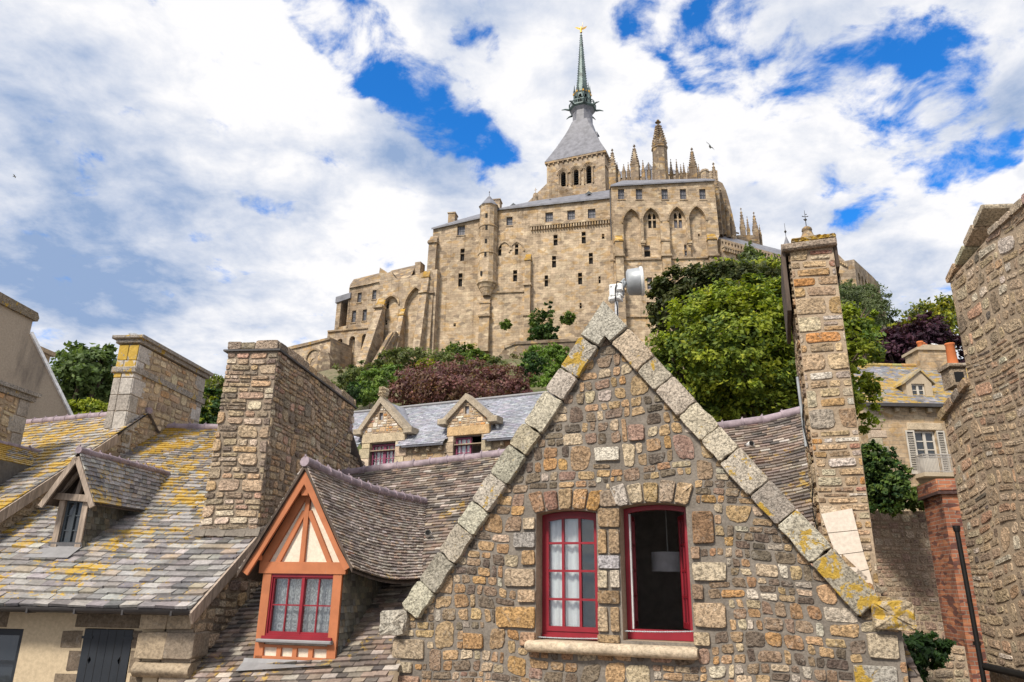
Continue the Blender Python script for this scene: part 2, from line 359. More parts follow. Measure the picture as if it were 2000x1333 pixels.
def mat_ashlar(name, base, base2, mortar, row=0.35, width=0.8, msize=0.02, stain=0.5, warm=(0.42, 0.26, 0.10), pale=(0.58, 0.47, 0.32), big=0.09, dark=(0.16, 0.125, 0.095), lich=0.0, rough_mix=0.55):
    """courses of stone on far walls, from UVs in metres"""
    m, t, b, _ = new_mat(name); uv = uv_co(t); co = obj_co(t)
    wp = t.vmath('SCALE', t.vmath('SUBTRACT', t.noise(uv, 1.3, 3, out='Color'), (0.5, 0.5, 0.5)), scale=row * 0.7)
    u2 = t.vmath('ADD', uv, wp)
    br = t.node('ShaderNodeTexBrick', offset=0.5); t.put(br.inputs['Vector'], u2); br.inputs['Scale'].default_value = 1.0
    br.inputs['Brick Width'].default_value = width; br.inputs['Row Height'].default_value = row; br.inputs['Mortar Size'].default_value = msize
    br.inputs['Mortar Smooth'].default_value = 0.4
    for k, cc in (('Color1', base), ('Color2', base2), ('Mortar', mortar)): br.inputs[k].default_value = (*cc, 1)
    st = t.mapping(u2, (1 / width, 1 / (row * 1.15), 1)); vc = t.voro(st, 1.0)
    vs = t.node('ShaderNodeSeparateColor'); t.put(vs.inputs[0], vc)
    c = t.mix(t.math('MULTIPLY', t.remap(vs.outputs[0], 0.72, 0.95), rough_mix), br.outputs['Color'], pale)
    c = t.mix(t.math('MULTIPLY', t.remap(vs.outputs[1], 0.70, 0.95), rough_mix), c, warm)
    c = t.mix(t.math('MULTIPLY', t.remap(vs.outputs[2], 0.80, 0.97), rough_mix), c, dark)
    nb = t.noise(t.mapping(co, (1, 1, 0.6)), big, 8, 0.62, 0.5); nm = t.noise(co, big * 7, 7, 0.65); nf = t.noise(co, 9, 4, 0.7)
    c = t.mix(t.math('MULTIPLY', t.remap(nb, 0.50, 0.70), stain), c, t.mix(1.0, c, (0.60, 0.56, 0.52), 'MULTIPLY'))
    c = t.mix(1.0, c, t.gray(t.math('MULTIPLY', t.remap(nm, 0.3, 0.7, 0.72, 1.22), t.remap(nf, 0.3, 0.7, 0.85, 1.12))), 'MULTIPLY')
    ns = t.noise(t.mapping(co, (1, 1, 0.07)), 0.75, 8, 0.7, 0.2); c = t.mix(t.math('MULTIPLY', t.remap(ns, 0.51, 0.70), stain * 0.72), c, t.mix(1.0, c, (0.40, 0.37, 0.35), 'MULTIPLY')); nz = t.noise(co, 0.045, 4, 0.6, 0.6); c = t.mix(t.math('MULTIPLY', t.remap(nz, 0.45, 0.62), stain * 0.6), c, t.mix(1.0, c, (0.72, 0.72, 0.74), 'MULTIPLY'))
    np_ = t.noise(co, 0.33, 9, 0.72, 0.8); c = t.mix(t.math('MULTIPLY', t.remap(np_, 0.55, 0.68), 0.22), c, t.mix(0.5, c, pale))
    if lich > 0:
        nl = t.noise(co, 0.5, 9, 0.7, 0.3); c = t.mix(t.math('MULTIPLY', t.remap(nl, 0.60, 0.68), lich), c, (0.45, 0.27, 0.03))
    t.put(b.inputs['Base Color'], c); b.inputs['Roughness'].default_value = 0.92
    h = t.math('ADD', t.math('MULTIPLY', br.outputs['Fac'], -0.6), t.math('ADD', vs.outputs[0], nf))
    t.put(b.inputs['Normal'], t.bump(h, 0.55, 0.12 * row)); return m
def mat_leaf(name, rough=0.6, trans=0.35, spec=0.3):
    m, t, b, out = new_mat(name)
    at = t.node('ShaderNodeAttribute', attribute_name='Col')
    t.put(b.inputs['Base Color'], at.outputs['Color']); b.inputs['Roughness'].default_value = rough; b.inputs['Specular IOR Level'].default_value = spec
    tl = t.node('ShaderNodeBsdfTranslucent'); t.put(tl.inputs[0], t.mix(1.0, at.outputs['Color'], (1.3, 1.35, 0.6), 'MULTIPLY'))
    mx = t.node('ShaderNodeMixShader'); mx.inputs[0].default_value = trans; t.l.new(b.outputs[0], mx.inputs[1]); t.l.new(tl.outputs[0], mx.inputs[2])
    t.l.new(mx.outputs[0], out.inputs[0]); return m
def mat_ground(name, a, b_, c_):
    m, t, b, _ = new_mat(name); co = obj_co(t)
    n1 = t.noise(co, 0.12, 7, 0.65); n2 = t.noise(co, 1.6, 7, 0.7)
    c = t.mix(t.remap(n1, 0.35, 0.62), a, b_); c = t.mix(t.remap(n2, 0.48, 0.66), c, c_)
    t.put(b.inputs['Base Color'], c); t.put(b.inputs['Normal'], t.bump(n2, 0.8, 0.4)); return m
def mat_brick(name):
    m, t, b, _ = new_mat(name); uv = uv_co(t); co = obj_co(t)
    u2 = t.vmath('ADD', uv, t.vmath('SCALE', t.vmath('SUBTRACT', t.noise(uv, 6, 2, out='Color'), (0.5, 0.5, 0.5)), scale=0.012))
    br = t.node('ShaderNodeTexBrick', offset=0.5); t.put(br.inputs['Vector'], u2); br.inputs['Scale'].default_value = 1.0
    br.inputs['Brick Width'].default_value = 0.235; br.inputs['Row Height'].default_value = 0.078; br.inputs['Mortar Size'].default_value = 0.007
    br.inputs['Color1'].default_value = (0.36, 0.135, 0.07, 1); br.inputs['Color2'].default_value = (0.25, 0.09, 0.055, 1); br.inputs['Mortar'].default_value = (0.30, 0.25, 0.20, 1)
    vs = t.node('ShaderNodeSeparateColor'); t.put(vs.inputs[0], t.voro(t.mapping(u2, (1 / 0.235, 1 / 0.078, 1)), 1.0))
    c = t.mix(t.math('MULTIPLY', t.remap(vs.outputs[0], 0.70, 0.86), 0.85), br.outputs['Color'], (0.10, 0.045, 0.04))
    c = t.mix(t.math('MULTIPLY', t.remap(vs.outputs[1], 0.80, 0.95), 0.6), c, (0.52, 0.22, 0.10))
    n = t.noise(co, 1.4, 7, 0.65); c = t.mix(1.0, c, t.gray(t.remap(n, 0.3, 0.7, 0.6, 1.2)), 'MULTIPLY')
    t.put(b.inputs['Base Color'], c); t.put(b.inputs['Normal'], t.bump(t.math('MULTIPLY', br.outputs['Fac'], -1), 0.6, 0.01)); return m
def mat_lace(name):
    """white net curtain with woven dots: holes are transparent cloth"""
    m, t, b, out = new_mat(name); uv = uv_co(t)
    d = t.voro(t.mapping(uv, (11, 9, 1)), 1.0, 'F1', 'Distance', 0.15)
    sep = t.node('ShaderNodeSeparateXYZ'); t.put(sep.inputs[0], uv)
    fold = t.math('SINE', t.math('MULTIPLY', sep.outputs[0], 60))
    ring = t.math('MULTIPLY', t.remap(d, 0.18, 0.24), t.remap(d, 0.40, 0.34))
    dot = t.remap(d, 0.13, 0.08); n = t.noise(uv, 14, 3)
    k = t.math('ADD', t.math('MAXIMUM', ring, dot), t.math('MULTIPLY', t.remap(n, 0.45, 0.62), 0.55), clamp=True)
    k = t.math('ADD', t.math('MULTIPLY', k, 0.75), t.math('MULTIPLY', t.remap(fold, 0.2, 1.0), 0.25), clamp=True)
    b.inputs['Base Color'].default_value = (0.78, 0.77, 0.76, 1)
    tr = t.node('ShaderNodeBsdfTransparent'); mx = t.node('ShaderNodeMixShader')
    t.put(mx.inputs[0], t.math('ADD', t.math('MULTIPLY', k, 0.6), 0.38, clamp=True)); t.l.new(tr.outputs[0], mx.inputs[1]); t.l.new(b.outputs[0], mx.inputs[2])
    t.l.new(mx.outputs[0], out.inputs[0]); return m

M = {}
M['granite'] = mat_stone('granite', 1.0, 1.0, 3.0, 0.4, 0.6)
M['rubble'] = mat_stone('rubble', 0.9, 0.9, 2.5, 0.3)
M['coping'] = mat_stone('coping_stone', 1.2, 0.9, 5.0, 0.6, 0.6)
M['dressed'] = mat_stone('dressed_stone', 0.8, 0.3, 3.0, 0.25, 0.3)
M['mortar'] = mat_mortar('grey_mortar', (0.205, 0.178, 0.15))
M['mortar_warm'] = mat_mortar('warm_mortar', (0.38, 0.295, 0.21))
M['mortar_dark'] = mat_mortar('dark_mortar', (0.275, 0.22, 0.165))
M['slate_lichen'] = mat_slate('lichen_slate', 0.95, 0.59, lsc=(1.3, 13.0))
M['slate_some'] = mat_slate('spotted_slate', 0.9, 0.60, lsc=(1.3, 13.0))
M['tile'] = mat_slate('brown_tile', 0.7, 0.62, rough=0.7)
M['hung_slate'] = mat_slate('hung_slate', 0.0, rough=0.75)
M['slate_blue'] = mat_slate('blue_slate', 0.0, sc=0.5, rough=0.45)
M['slate_far'] = mat_slate('far_slate', 0.85, 0.555, sc=0.35, rough=0.5, lsc=(1.1, 9))
M['ridge'] = mat_plain('purple_ridge_tile', (0.27, 0.215, 0.24), 0.6, var=.3)
M['red'] = mat_paint('red_window_paint', (0.235, 0.014, 0.024), 0.12, (0.1, 0.02, 0.02), 0.4)
M['orange'] = mat_paint('orange_timber_paint', (0.42, 0.145, 0.06), 0.6, (0.28, 0.17, 0.13), 0.7)
M['cream'] = mat_plaster('cream_panel', (0.72, 0.63, 0.51), (0.5, 0.42, 0.34), 0.35)
M['beige'] = mat_plaster('beige_render', (0.50, 0.40, 0.27), (0.33, 0.25, 0.16), 0.5)
M['grey_render'] = mat_plaster('grey_render', (0.38, 0.315, 0.245), (0.10, 0.085, 0.075), 0.75)
M['dark_frame'] = mat_plain('dark_grey_frame', (0.055, 0.065, 0.075), 0.5)
M['shutter'] = mat_paint('black_shutter', (0.016, 0.020, 0.027), 0.2, (0.04, 0.04, 0.04), 0.55)
M['wood'] = mat_wood('grey_weathered_wood', (0.34, 0.27, 0.215))
M['darkwood'] = mat_wood('dark_wood', (0.095, 0.07, 0.055))
M['lead'] = mat_plain('lead_sheet', (0.24, 0.235, 0.24), 0.6, 0.1)
M['gutter'] = mat_plain('zinc_gutter', (0.075, 0.07, 0.07), 0.45, 0.4)
M['black'] = mat_plain('black_pipe', (0.012, 0.011, 0.011), 0.5)
M['pane'] = mat_glass('window_glass')
M['clear'] = mat_clear('clear_glass')
M['curtain'] = mat_plain('white_cloth', (0.88, 0.89, 0.90), 0.9, var=0.04)
M['lace'] = mat_lace('lace_net')
M['room'] = mat_plain('room_plaster', (0.50, 0.46, 0.43), 0.9)
M['lampshade'] = mat_plain('lampshade_cloth', (0.60, 0.59, 0.62), 0.8)
M['white_metal'] = mat_plain('white_metal', (0.68, 0.68, 0.67), 0.45, 0.0, 0.1)
M['grey_metal'] = mat_plain('grey_metal', (0.34, 0.36, 0.38), 0.45, 0.2, 0.15)
M['steel'] = mat_plain('galvanised_steel', (0.50, 0.50, 0.51), 0.4, 0.6)
M['terracotta'] = mat_plain('terracotta', (0.55, 0.17, 0.06), 0.7)
M['brick'] = mat_brick('red_brick')
M['white_stone'] = mat_plaster('new_pale_stone', (0.66, 0.58, 0.50), (0.55, 0.42, 0.30), 0.4)
M['abbey'] = mat_ashlar('abbey_stone', (0.50, 0.388, 0.268), (0.395, 0.298, 0.203), (0.33, 0.255, 0.18), 0.5, 1.0, 0.035, 0.85, rough_mix=0.55)
M['abbey_grey'] = mat_ashlar('abbey_grey_stone', (0.41, 0.325, 0.235), (0.32, 0.245, 0.175), (0.27, 0.205, 0.15), 0.5, 1.0, 0.035, 0.95, rough_mix=0.55)
M['abbey_trim'] = mat_ashlar('abbey_trim_stone', (0.39, 0.30, 0.205), (0.32, 0.235, 0.155), (0.22, 0.17, 0.12), 0.6, 1.3, 0.02, 0.9)
M['abbey_dark'] = mat_ashlar('abbey_pinnacle_stone', (0.25, 0.19, 0.135), (0.19, 0.145, 0.105), (0.15, 0.115, 0.085), 0.6, 1.1, 0.02, 0.9, lich=0.75)
M['abbey_lichen'] = mat_ashlar('abbey_lichen_stone', (0.40, 0.24, 0.05), (0.33, 0.20, 0.06), (0.28, 0.18, 0.07), 0.6, 1.1, 0.02, 0.6, warm=(0.48, 0.27, 0.02))
M['abbey_slate'] = mat_plain('abbey_slate', (0.165, 0.165, 0.185), 0.5, var=0.25, sc=0.12)
M['verdigris'] = mat_plain('verdigris_lead', (0.085, 0.115, 0.112), 0.5, 0.2, 0.5, sc=0.1)
M['gold'] = mat_plain('gilding', (0.75, 0.44, 0.10), 0.35, 0.85)
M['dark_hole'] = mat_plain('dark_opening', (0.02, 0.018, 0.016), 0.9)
M['abbey_pane'] = mat_plain('leaded_pane', (0.14, 0.135, 0.15), 0.35, var=0.3)
M['far_wall'] = mat_ashlar('far_house_stone', (0.47, 0.355, 0.235), (0.37, 0.265, 0.165), (0.34, 0.27, 0.19), 0.16, 0.36, 0.014, 0.3, big=0.3)
M['garden_wall'] = mat_ashlar('garden_wall_stone', (0.40, 0.31, 0.22), (0.29, 0.20, 0.145), (0.33, 0.27, 0.205), 0.125, 0.24, 0.02, 0.7, warm=(0.36, 0.20, 0.12), big=0.4)
M['leaf'] = mat_leaf('leaves')
M['bark'] = mat_wood('bark', (0.12, 0.09, 0.065))
M['hill'] = mat_ground('hill_scrub', (0.085, 0.095, 0.035), (0.20, 0.165, 0.105), (0.06, 0.085, 0.025))
M['street'] = mat_ground('street_paving', (0.12, 0.105, 0.09), (0.16, 0.14, 0.12), (0.10, 0.09, 0.08))
GROUND = -8.5
def terrain():
    me = MB(); nx, ny = 60, 60
    xs = np.linspace(-400, 400, 81); ys = np.concatenate([np.linspace(-40, 26, 8), np.linspace(30, 200, 60), np.linspace(220, 1500, 8)])
    def z(x, y):
        if y < 26: return GROUND
        base = {-60: 14.8, -30: 16.0, -10: 17.4, 5: 17.9, 25: 17.6, 60: 15.5}
        k = sorted(base); a = np.interp(x, k, [base[i] for i in k]); zt = 122 * tan(radians(a)) - 1
        t = min(1, max(0, (y - 26) / 96)); s = t * t * (3 - 2 * t) * .35 + t * .65
        fall = math.exp(-(max(0, abs(x - 5) - 60) / 45) ** 2) * (1 if y < 190 else math.exp(-((y - 190) / 60) ** 2))
        return GROUND + (zt - GROUND) * s * fall + 1.2 * sin(x * .31 + y * .2) * s * fall
    V = [(x, y, z(x, y)) for y in ys for x in xs]; n = len(xs)
    me.add(V, [(j * n + i, j * n + i + 1, (j + 1) * n + i + 1, (j + 1) * n + i) for j in range(len(ys) - 1) for i in range(n - 1)], 0, (1, 1, 1, 0), True)
    tag(me.build('hill', [M['hill']]), kind='structure'); return z
hill_z = terrain()
st = MB(); st.quad((-60, -40, GROUND + .02), (60, -40, GROUND + .02), (60, 24, GROUND + .02), (-60, 24, GROUND + .02)); tag(st.build('street', [M['street']]), kind='structure')
# ------------------------------------------------------------------ stones, slates, leaves
PAL_GABLE = [((0.44, 0.305, 0.18), 6), ((0.49, 0.335, 0.185), 5), ((0.30, 0.215, 0.145), 6), ((0.215, 0.165, 0.12), 6), ((0.54, 0.43, 0.295), 5),
             ((0.40, 0.245, 0.135), 4), ((0.33, 0.215, 0.16), 2), ((0.47, 0.41, 0.335), 2), ((0.15, 0.118, 0.092), 4), ((0.48, 0.285, 0.125), 2), ((0.62, 0.54, 0.43), 1.3)]
PAL_CHIM = [((0.445, 0.339, 0.234), 5), ((0.526, 0.398, 0.269), 5), ((0.339, 0.263, 0.193), 4), ((0.573, 0.398, 0.240), 3), ((0.246, 0.193, 0.152), 2), ((0.526, 0.351, 0.257), 1.5), ((0.632, 0.526, 0.398), 2)]
PAL_PALE = [((0.54, 0.40, 0.25), 5), ((0.50, 0.33, 0.165), 4), ((0.60, 0.50, 0.36), 3), ((0.68, 0.61, 0.52), 2.5), ((0.40, 0.28, 0.18), 3), ((0.45, 0.38, 0.31), 2), ((0.54, 0.27, 0.10), 1.3), ((0.42, 0.22, 0.16), 1)]
PAL_TAN = [((0.47, 0.36, 0.235), 5), ((0.40, 0.29, 0.185), 4), ((0.52, 0.42, 0.29), 3), ((0.33, 0.255, 0.185), 3), ((0.46, 0.29, 0.16), 1.5)]
PAL_RIGHT = [((0.509, 0.382, 0.254), 6), ((0.445, 0.329, 0.217), 5), ((0.572, 0.451, 0.313), 4), ((0.339, 0.254, 0.180), 3), ((0.180, 0.148, 0.122), .6), ((0.519, 0.339, 0.217), 2), ((0.615, 0.530, 0.424), 1.5)]
def pick(pal, jit=0.14):
    c = random.choices([p[0] for p in pal], [p[1] for p in pal])[0]; k = 1 + random.uniform(-jit, jit)
    return tuple(max(0.01, x * k * (1 + random.uniform(-0.04, 0.04))) for x in c)
def clip_half(poly, a, b, c):
    """keep a*u+b*v <= c"""
    out = []; n = len(poly)
    for i in range(n):
        p, q = poly[i], poly[(i + 1) % n]; dp = a * p[0] + b * p[1] - c; dq = a * q[0] + b * q[1] - c
        if dp <= 0: out.append(p)
        if (dp < 0 < dq) or (dq < 0 < dp):
            t = dp / (dp - dq); out.append((p[0] + t * (q[0] - p[0]), p[1] + t * (q[1] - p[1])))
    return out
def half_planes(poly):
    n = len(poly); A = sum(poly[i][0] * poly[(i + 1) % n][1] - poly[(i + 1) % n][0] * poly[i][1] for i in range(n)); s = 1 if A > 0 else -1
    hs = []
    for i in range(n):
        (x0, y0), (x1, y1) = poly[i], poly[(i + 1) % n]; a, b = s * (y1 - y0), -s * (x1 - x0); L = sqrt(a * a + b * b)
        if L > 1e-9: hs.append((a / L, b / L, (a * x0 + b * y0) / L))
    return hs
def area(p): return abs(sum(p[i][0] * p[(i + 1) % len(p)][1] - p[(i + 1) % len(p)][0] * p[i][1] for i in range(len(p)))) / 2
def rounded(u0, u1, v0, v1, rnd, jit, seg=2):
    """irregular rounded quadrilateral"""
    w, h = u1 - u0, v1 - v0; j = min(w, h) * jit
    r_ = random.uniform; K = [(u0 + r_(-.3, 1.2) * j, v0 + r_(-.3, .8) * j), (u1 - r_(-.3, 1.2) * j, v0 + r_(-.3, .8) * j), (u1 - r_(-.3, 1.2) * j, v1 - r_(-.3, .8) * j), (u0 + r_(-.3, 1.2) * j, v1 - r_(-.3, .8) * j)]
    out = []; base = min(w, h)
    for i in range(4):
        p, q, r = Vector(K[i - 1]), Vector(K[i]), Vector(K[(i + 1) % 4]); rad = base * rnd * random.uniform(0.5, 1.25)
        a = q + (p - q).normalized() * min(rad, (p - q).length * .48); b = q + (r - q).normalized() * min(rad, (r - q).length * .48)
        for k in range(seg + 1):
            t = k / seg; out.append(tuple(a * (1 - t) ** 2 + q * 2 * t * (1 - t) + b * t * t + Vector((random.uniform(-1, 1), random.uniform(-1, 1))) * base * .018))
        m = (b + (r + (q - r).normalized() * min(rad, (q - r).length * .48))) / 2
        e = (r - q); nrm = Vector((e.y, -e.x)).normalized() if e.length else Vector((0, 0))
        out.append(tuple(m + nrm * random.uniform(-0.5, 0.25) * j * 0.5))
    return out
def put_stone(mb, F, poly, bulge, m=1, c=(1, 1, 1, 0), base=-0.015, tilt=0.35, crisp=False):
    n = len(poly); cu = sum(p[0] for p in poly) / n; cv = sum(p[1] for p in poly) / n
    tu, tv = random.uniform(-tilt, tilt), random.uniform(-tilt, tilt); V = []
    sz = max(1e-3, sqrt(area(poly)))
    for sc, w in (((1.0, base), (0.995, bulge * 0.80), (0.95, bulge * 1.0), (0.5, bulge * 1.03)) if crisp else ((1.0, base), (0.985, bulge * 0.78), (0.90, bulge * 1.0), (0.55, bulge * 1.05))):
        for u, v in poly:
            du, dv = (u - cu) * sc, (v - cv) * sc
            ww = w if w < 0 else w * (1 + (tu * du + tv * dv) / sz * 1.4 + (random.uniform(-0.05, 0.05) if crisp else random.uniform(-0.28, 0.24)))
            V.append(F.p(cu + du, cv + dv, ww))
    V.append(F.p(cu, cv, bulge * (1.035 if crisp else random.uniform(0.95, 1.2))))
    fs = []
    for r in range(3):
        for i in range(n): j = (i + 1) % n; fs.append((r * n + i, r * n + j, (r + 1) * n + j, (r + 1) * n + i))
    for i in range(n): fs.append((3 * n + i, 3 * n + (i + 1) % n, 4 * n))
    A = sum(poly[i][0] * poly[(i + 1) % n][1] - poly[(i + 1) % n][0] * poly[i][1] for i in range(n))
    if A < 0: fs = [f[::-1] for f in fs]
    mb.add(V, fs, m, c, False)
def rubble(mb, F, poly, holes=(), band=(0.24, 0.36), wid=(0.10, 0.34), joint=0.022, bulge=0.022, pal=PAL_GABLE, m=1, wave=0.03, rnd=0.32, jit=0.14,
           split=(0.25, 0.5, 0.25), lich=0.0, lich_fn=None, tilt=0.35, quoin=None):
    """random rubble laid in wavy bands inside a convex polygon (u,v), leaving out holes (u0,u1,v0,v1)"""
    hs = half_planes(poly); us = [p[0] for p in poly]; vs = [p[1] for p in poly]
    ph = [random.uniform(0, 6) for _ in range(4)]
    def warp(u, v): return (u + wave * 0.6 * sin(v * 3.1 + ph[0]) , v + wave * (sin(u * 1.7 + ph[1] + v * .6) + 0.6 * sin(u * 4.3 + ph[2] + v * 1.3)))
    def put(u0, u1, v0, v1):
        for (a0, a1, b0, b1) in holes:
            if u0 < a1 and u1 > a0 and v0 < b1 and v1 > b0:
                ops = [(u0, a0, v0, v1), (a1, u1, v0, v1), (u0, u1, v0, b0), (u0, u1, b1, v1)]
                ops = [o for o in ops if o[1] - o[0] > 0.05 and o[3] - o[2] > 0.05]
                if not ops: return
                u0, u1, v0, v1 = max(ops, key=lambda o: (o[1] - o[0]) * (o[3] - o[2]))
        if u1 - u0 < 0.04 or v1 - v0 < 0.03: return
        jj = joint * random.uniform(0.75, 1.3) / 2
        P = rounded(u0 + jj, u1 - jj, v0 + jj, v1 - jj, rnd, jit)
        P = [warp(u, v) for u, v in P]
        if holes:
            for (a0, a1, b0, b1) in holes:       # wavy courses must not run into an opening
                if any(a0 < u < a1 and b0 < v < b1 for u, v in P):
                    cu = sum(p[0] for p in P) / len(P); cv = sum(p[1] for p in P) / len(P)
                    if cu < a0: P = clip_half(P, 1, 0, a0)
                    elif cu > a1: P = clip_half(P, -1, 0, -a1)
                    elif cv < b0: P = clip_half(P, 0, 1, b0)
                    elif cv > b1: P = clip_half(P, 0, -1, -b1)
                    else: return
                    if len(P) < 3: return
        for a, b, c in hs:
            P = clip_half(P, a, b, c - joint * 0.4)
            if len(P) < 3: return
        if area(P) < 0.0011 * (wid[1] / 0.34): return
        # drop doubled points left by clipping
        Q = [P[i] for i in range(len(P)) if abs(P[i][0] - P[i - 1][0]) + abs(P[i][1] - P[i - 1][1]) > 1e-4]
        if len(Q) < 3: return
        cu = sum(p[0] for p in Q) / len(Q); cv = sum(p[1] for p in Q) / len(Q)
        la = lich_fn(cu, cv) if lich_fn else lich
        k = min(1.0, sqrt(area(Q)) / 0.13 / (wid[1] / 0.34))
        put_stone(mb, F, Q, bulge * (0.55 + 0.6 * k) * random.uniform(0.75, 1.25), m, (*pick(pal), la * random.uniform(0.3, 1.2)), tilt=tilt)
    v = min(vs) - 0.1
    while v < max(vs) + 0.05:
        H = random.uniform(*band); u = min(us) - random.uniform(0, .2)
        while u < max(us) + 0.05:
            k = random.choices([1, 2, 3], split)[0]
            if k == 1:
                w = random.uniform(wid[0] + 0.35 * (wid[1] - wid[0]), wid[1]) * 1.1; put(u, u + w, v, v + H); u += w
            else:
                seg = random.uniform(wid[1], wid[1] * 2.2); cuts = [0] + sorted((i + random.uniform(-.16, .16)) / k for i in range(1, k)) + [1]
                for i in range(k):
                    uu = u
                    while uu < u + seg - 1e-6:
                        w = random.uniform(*wid) * (0.95 if k == 2 else 0.8)
                        if uu + w > u + seg - wid[0] * .7: w = u + seg - uu
                        put(uu, uu + w, v + H * cuts[i], v + H * cuts[i + 1]); uu += w
                u += seg
        v += H
def ruled(L, R):
    """surface between two polylines running from eave to ridge; returns P(a, t) and length at a"""
    def along(pl, t):
        pl = [Vector(p) for p in pl]; ls = [(pl[i + 1] - pl[i]).length for i in range(len(pl) - 1)]; s = t * sum(ls)
        for i, l in enumerate(ls):
            if s <= l or i == len(ls) - 1: return pl[i] + (pl[i + 1] - pl[i]) * (s / l)
            s -= l
    return lambda a, t: along(L, t) * (1 - a) + along(R, t) * a
def slates(mb, S, rows, width, thick=0.02, pal=None, m=0, jit=0.15, lap=1.25, lich=0.0, t0=0.0, t1=1.0, sag=0.0, drop=None, fit=0.0, skew=0.0):
    """overlapping slates on surface S(a,t): each a thin slab, its lower edge standing proud"""
    for r in range(rows):
        ta = t0 + (t1 - t0) * r / rows; tb = min(1.0, ta + (t1 - t0) / rows * lap)
        Wd = (S(1, ta) - S(0, ta)).length
        if Wd < width * .3: continue
        n = max(1, int(round(Wd / width))); off = (r % 2) * 0.5
        edges = [max(0.0, min(1.0, (i - off + random.uniform(-jit, jit) * .5) / n)) for i in range(n + 2)]; edges[0] = 0.0; edges[-1] = 1.0; edges = sorted(edges)
        for i in range(len(edges) - 1):
            a0, a1 = edges[i], edges[i + 1]
            if a1 - a0 < 0.15 / n: continue
            if drop and drop((a0 + a1) / 2, ta): continue
            g = 0.003 / max(Wd, .1); a0 += g; a1 -= g
            dt = (tb - ta) * random.uniform(-.07, .07)
            p00, p10, p11, p01 = S(a0, max(ta + dt, 0)), S(a1, max(ta + dt + (tb - ta) * random.uniform(-.035, .035), 0)), S(a1, tb), S(a0, tb)
            nr = (p10 - p00).cross(p01 - p00)
            if nr.length < 1e-9: continue
            nr.normalize(); th = thick * random.uniform(0.75, 1.45); tw = random.uniform(-.25, .25) * thick
            lo = nr * (0.003 + sag); V = [p00 + nr * (th + tw + .004) + lo, p10 + nr * (th - tw + .004) + lo, p11 + lo, p01 + lo, p00 + nr * .002 + lo + nr * tw * .6, p10 + nr * .002 + lo - nr * tw * .6]
            mb.add(V, [(0, 1, 2, 3), (4, 5, 1, 0), (4, 0, 3), (1, 5, 2)], m, (*pick(pal, .16), (lich((a0 + a1) / 2, ta) if callable(lich) else lich) * random.uniform(.2, 1)))
PAL_LEFT = [((0.27, 0.25, 0.24), 4), ((0.335, 0.315, 0.305), 4), ((0.21, 0.195, 0.19), 4), ((0.39, 0.36, 0.33), 2), ((0.34, 0.285, 0.225), 1.5), ((0.16, 0.15, 0.15), 2)]
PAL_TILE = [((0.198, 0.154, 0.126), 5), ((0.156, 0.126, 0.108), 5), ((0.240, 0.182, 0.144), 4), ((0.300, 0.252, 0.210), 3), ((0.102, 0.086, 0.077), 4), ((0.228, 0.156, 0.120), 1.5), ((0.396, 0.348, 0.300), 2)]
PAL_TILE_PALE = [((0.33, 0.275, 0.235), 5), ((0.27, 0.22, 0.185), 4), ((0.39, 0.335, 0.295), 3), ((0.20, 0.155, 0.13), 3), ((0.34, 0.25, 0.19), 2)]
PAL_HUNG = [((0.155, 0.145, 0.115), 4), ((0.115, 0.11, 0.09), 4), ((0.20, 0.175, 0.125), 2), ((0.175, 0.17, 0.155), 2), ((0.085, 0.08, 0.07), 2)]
PAL_BLUE = [((0.30, 0.305, 0.345), 5), ((0.27, 0.275, 0.315), 4), ((0.33, 0.335, 0.37), 4)]
def ridge_tiles(mb, pts, r=0.075, seg=0.3, m=0, c=(1, 1, 1), cleat=True):
    """half-round ridge tiles with a small raised joint between each two"""
    pts = [Vector(p) for p in pts]; ls = [(pts[i + 1] - pts[i]).length for i in range(len(pts) - 1)]; T = sum(ls)
    def at(s):
        for i, l in enumerate(ls):
            if s <= l or i == len(ls) - 1: return pts[i] + (pts[i + 1] - pts[i]) * (s / l)
            s -= l
    n = max(1, int(T / seg))
    for i in range(n):
        a, b = at(T * i / n), at(T * (i + 1) / n); k = random.uniform(.94, 1.06)
        j = Vector((0, 0, random.uniform(-.006, .006)))
        mb.tube([a + j, b + j], [r * k * 1.0, r * k * .95], 10, m, tuple(x * random.uniform(.85, 1.15) for x in c))
        if cleat:
            d = (b - a).normalized(); mb.tube([a - d * .012, a + d * .018], [r * 1.14] * 2, 10, m, c); mb.beam(a + Vector((0, 0, r)), a + Vector((0, 0, r + .03)), .03, .02, m=m)

GREENS = {'bright': [(0.165, 0.215, 0.024), (0.25, 0.29, 0.03), (0.085, 0.125, 0.017), (0.33, 0.35, 0.037)], 'mid': [(0.08, 0.13, 0.026), (0.115, 0.17, 0.03), (0.055, 0.09, 0.02)],
          'dark': [(0.048, 0.064, 0.018), (0.07, 0.082, 0.02), (0.034, 0.048, 0.014)], 'purple': [(0.155, 0.065, 0.066), (0.20, 0.095, 0.085), (0.10, 0.045, 0.048), (0.18, 0.11, 0.08)],
          'willow': [(0.105, 0.135, 0.060), (0.135, 0.165, 0.075), (0.08, 0.11, 0.05)], 'yellow': [(0.22, 0.23, 0.02), (0.29, 0.27, 0.025), (0.14, 0.17, 0.02)],
          'olive': [(0.085, 0.11, 0.035), (0.12, 0.135, 0.045), (0.06, 0.08, 0.025)], 'plum': [(0.045, 0.016, 0.032), (0.065, 0.024, 0.042), (0.03, 0.012, 0.024)], 'deep': [(0.018, 0.045, 0.012), (0.028, 0.065, 0.015), (0.04, 0.085, 0.018)]}
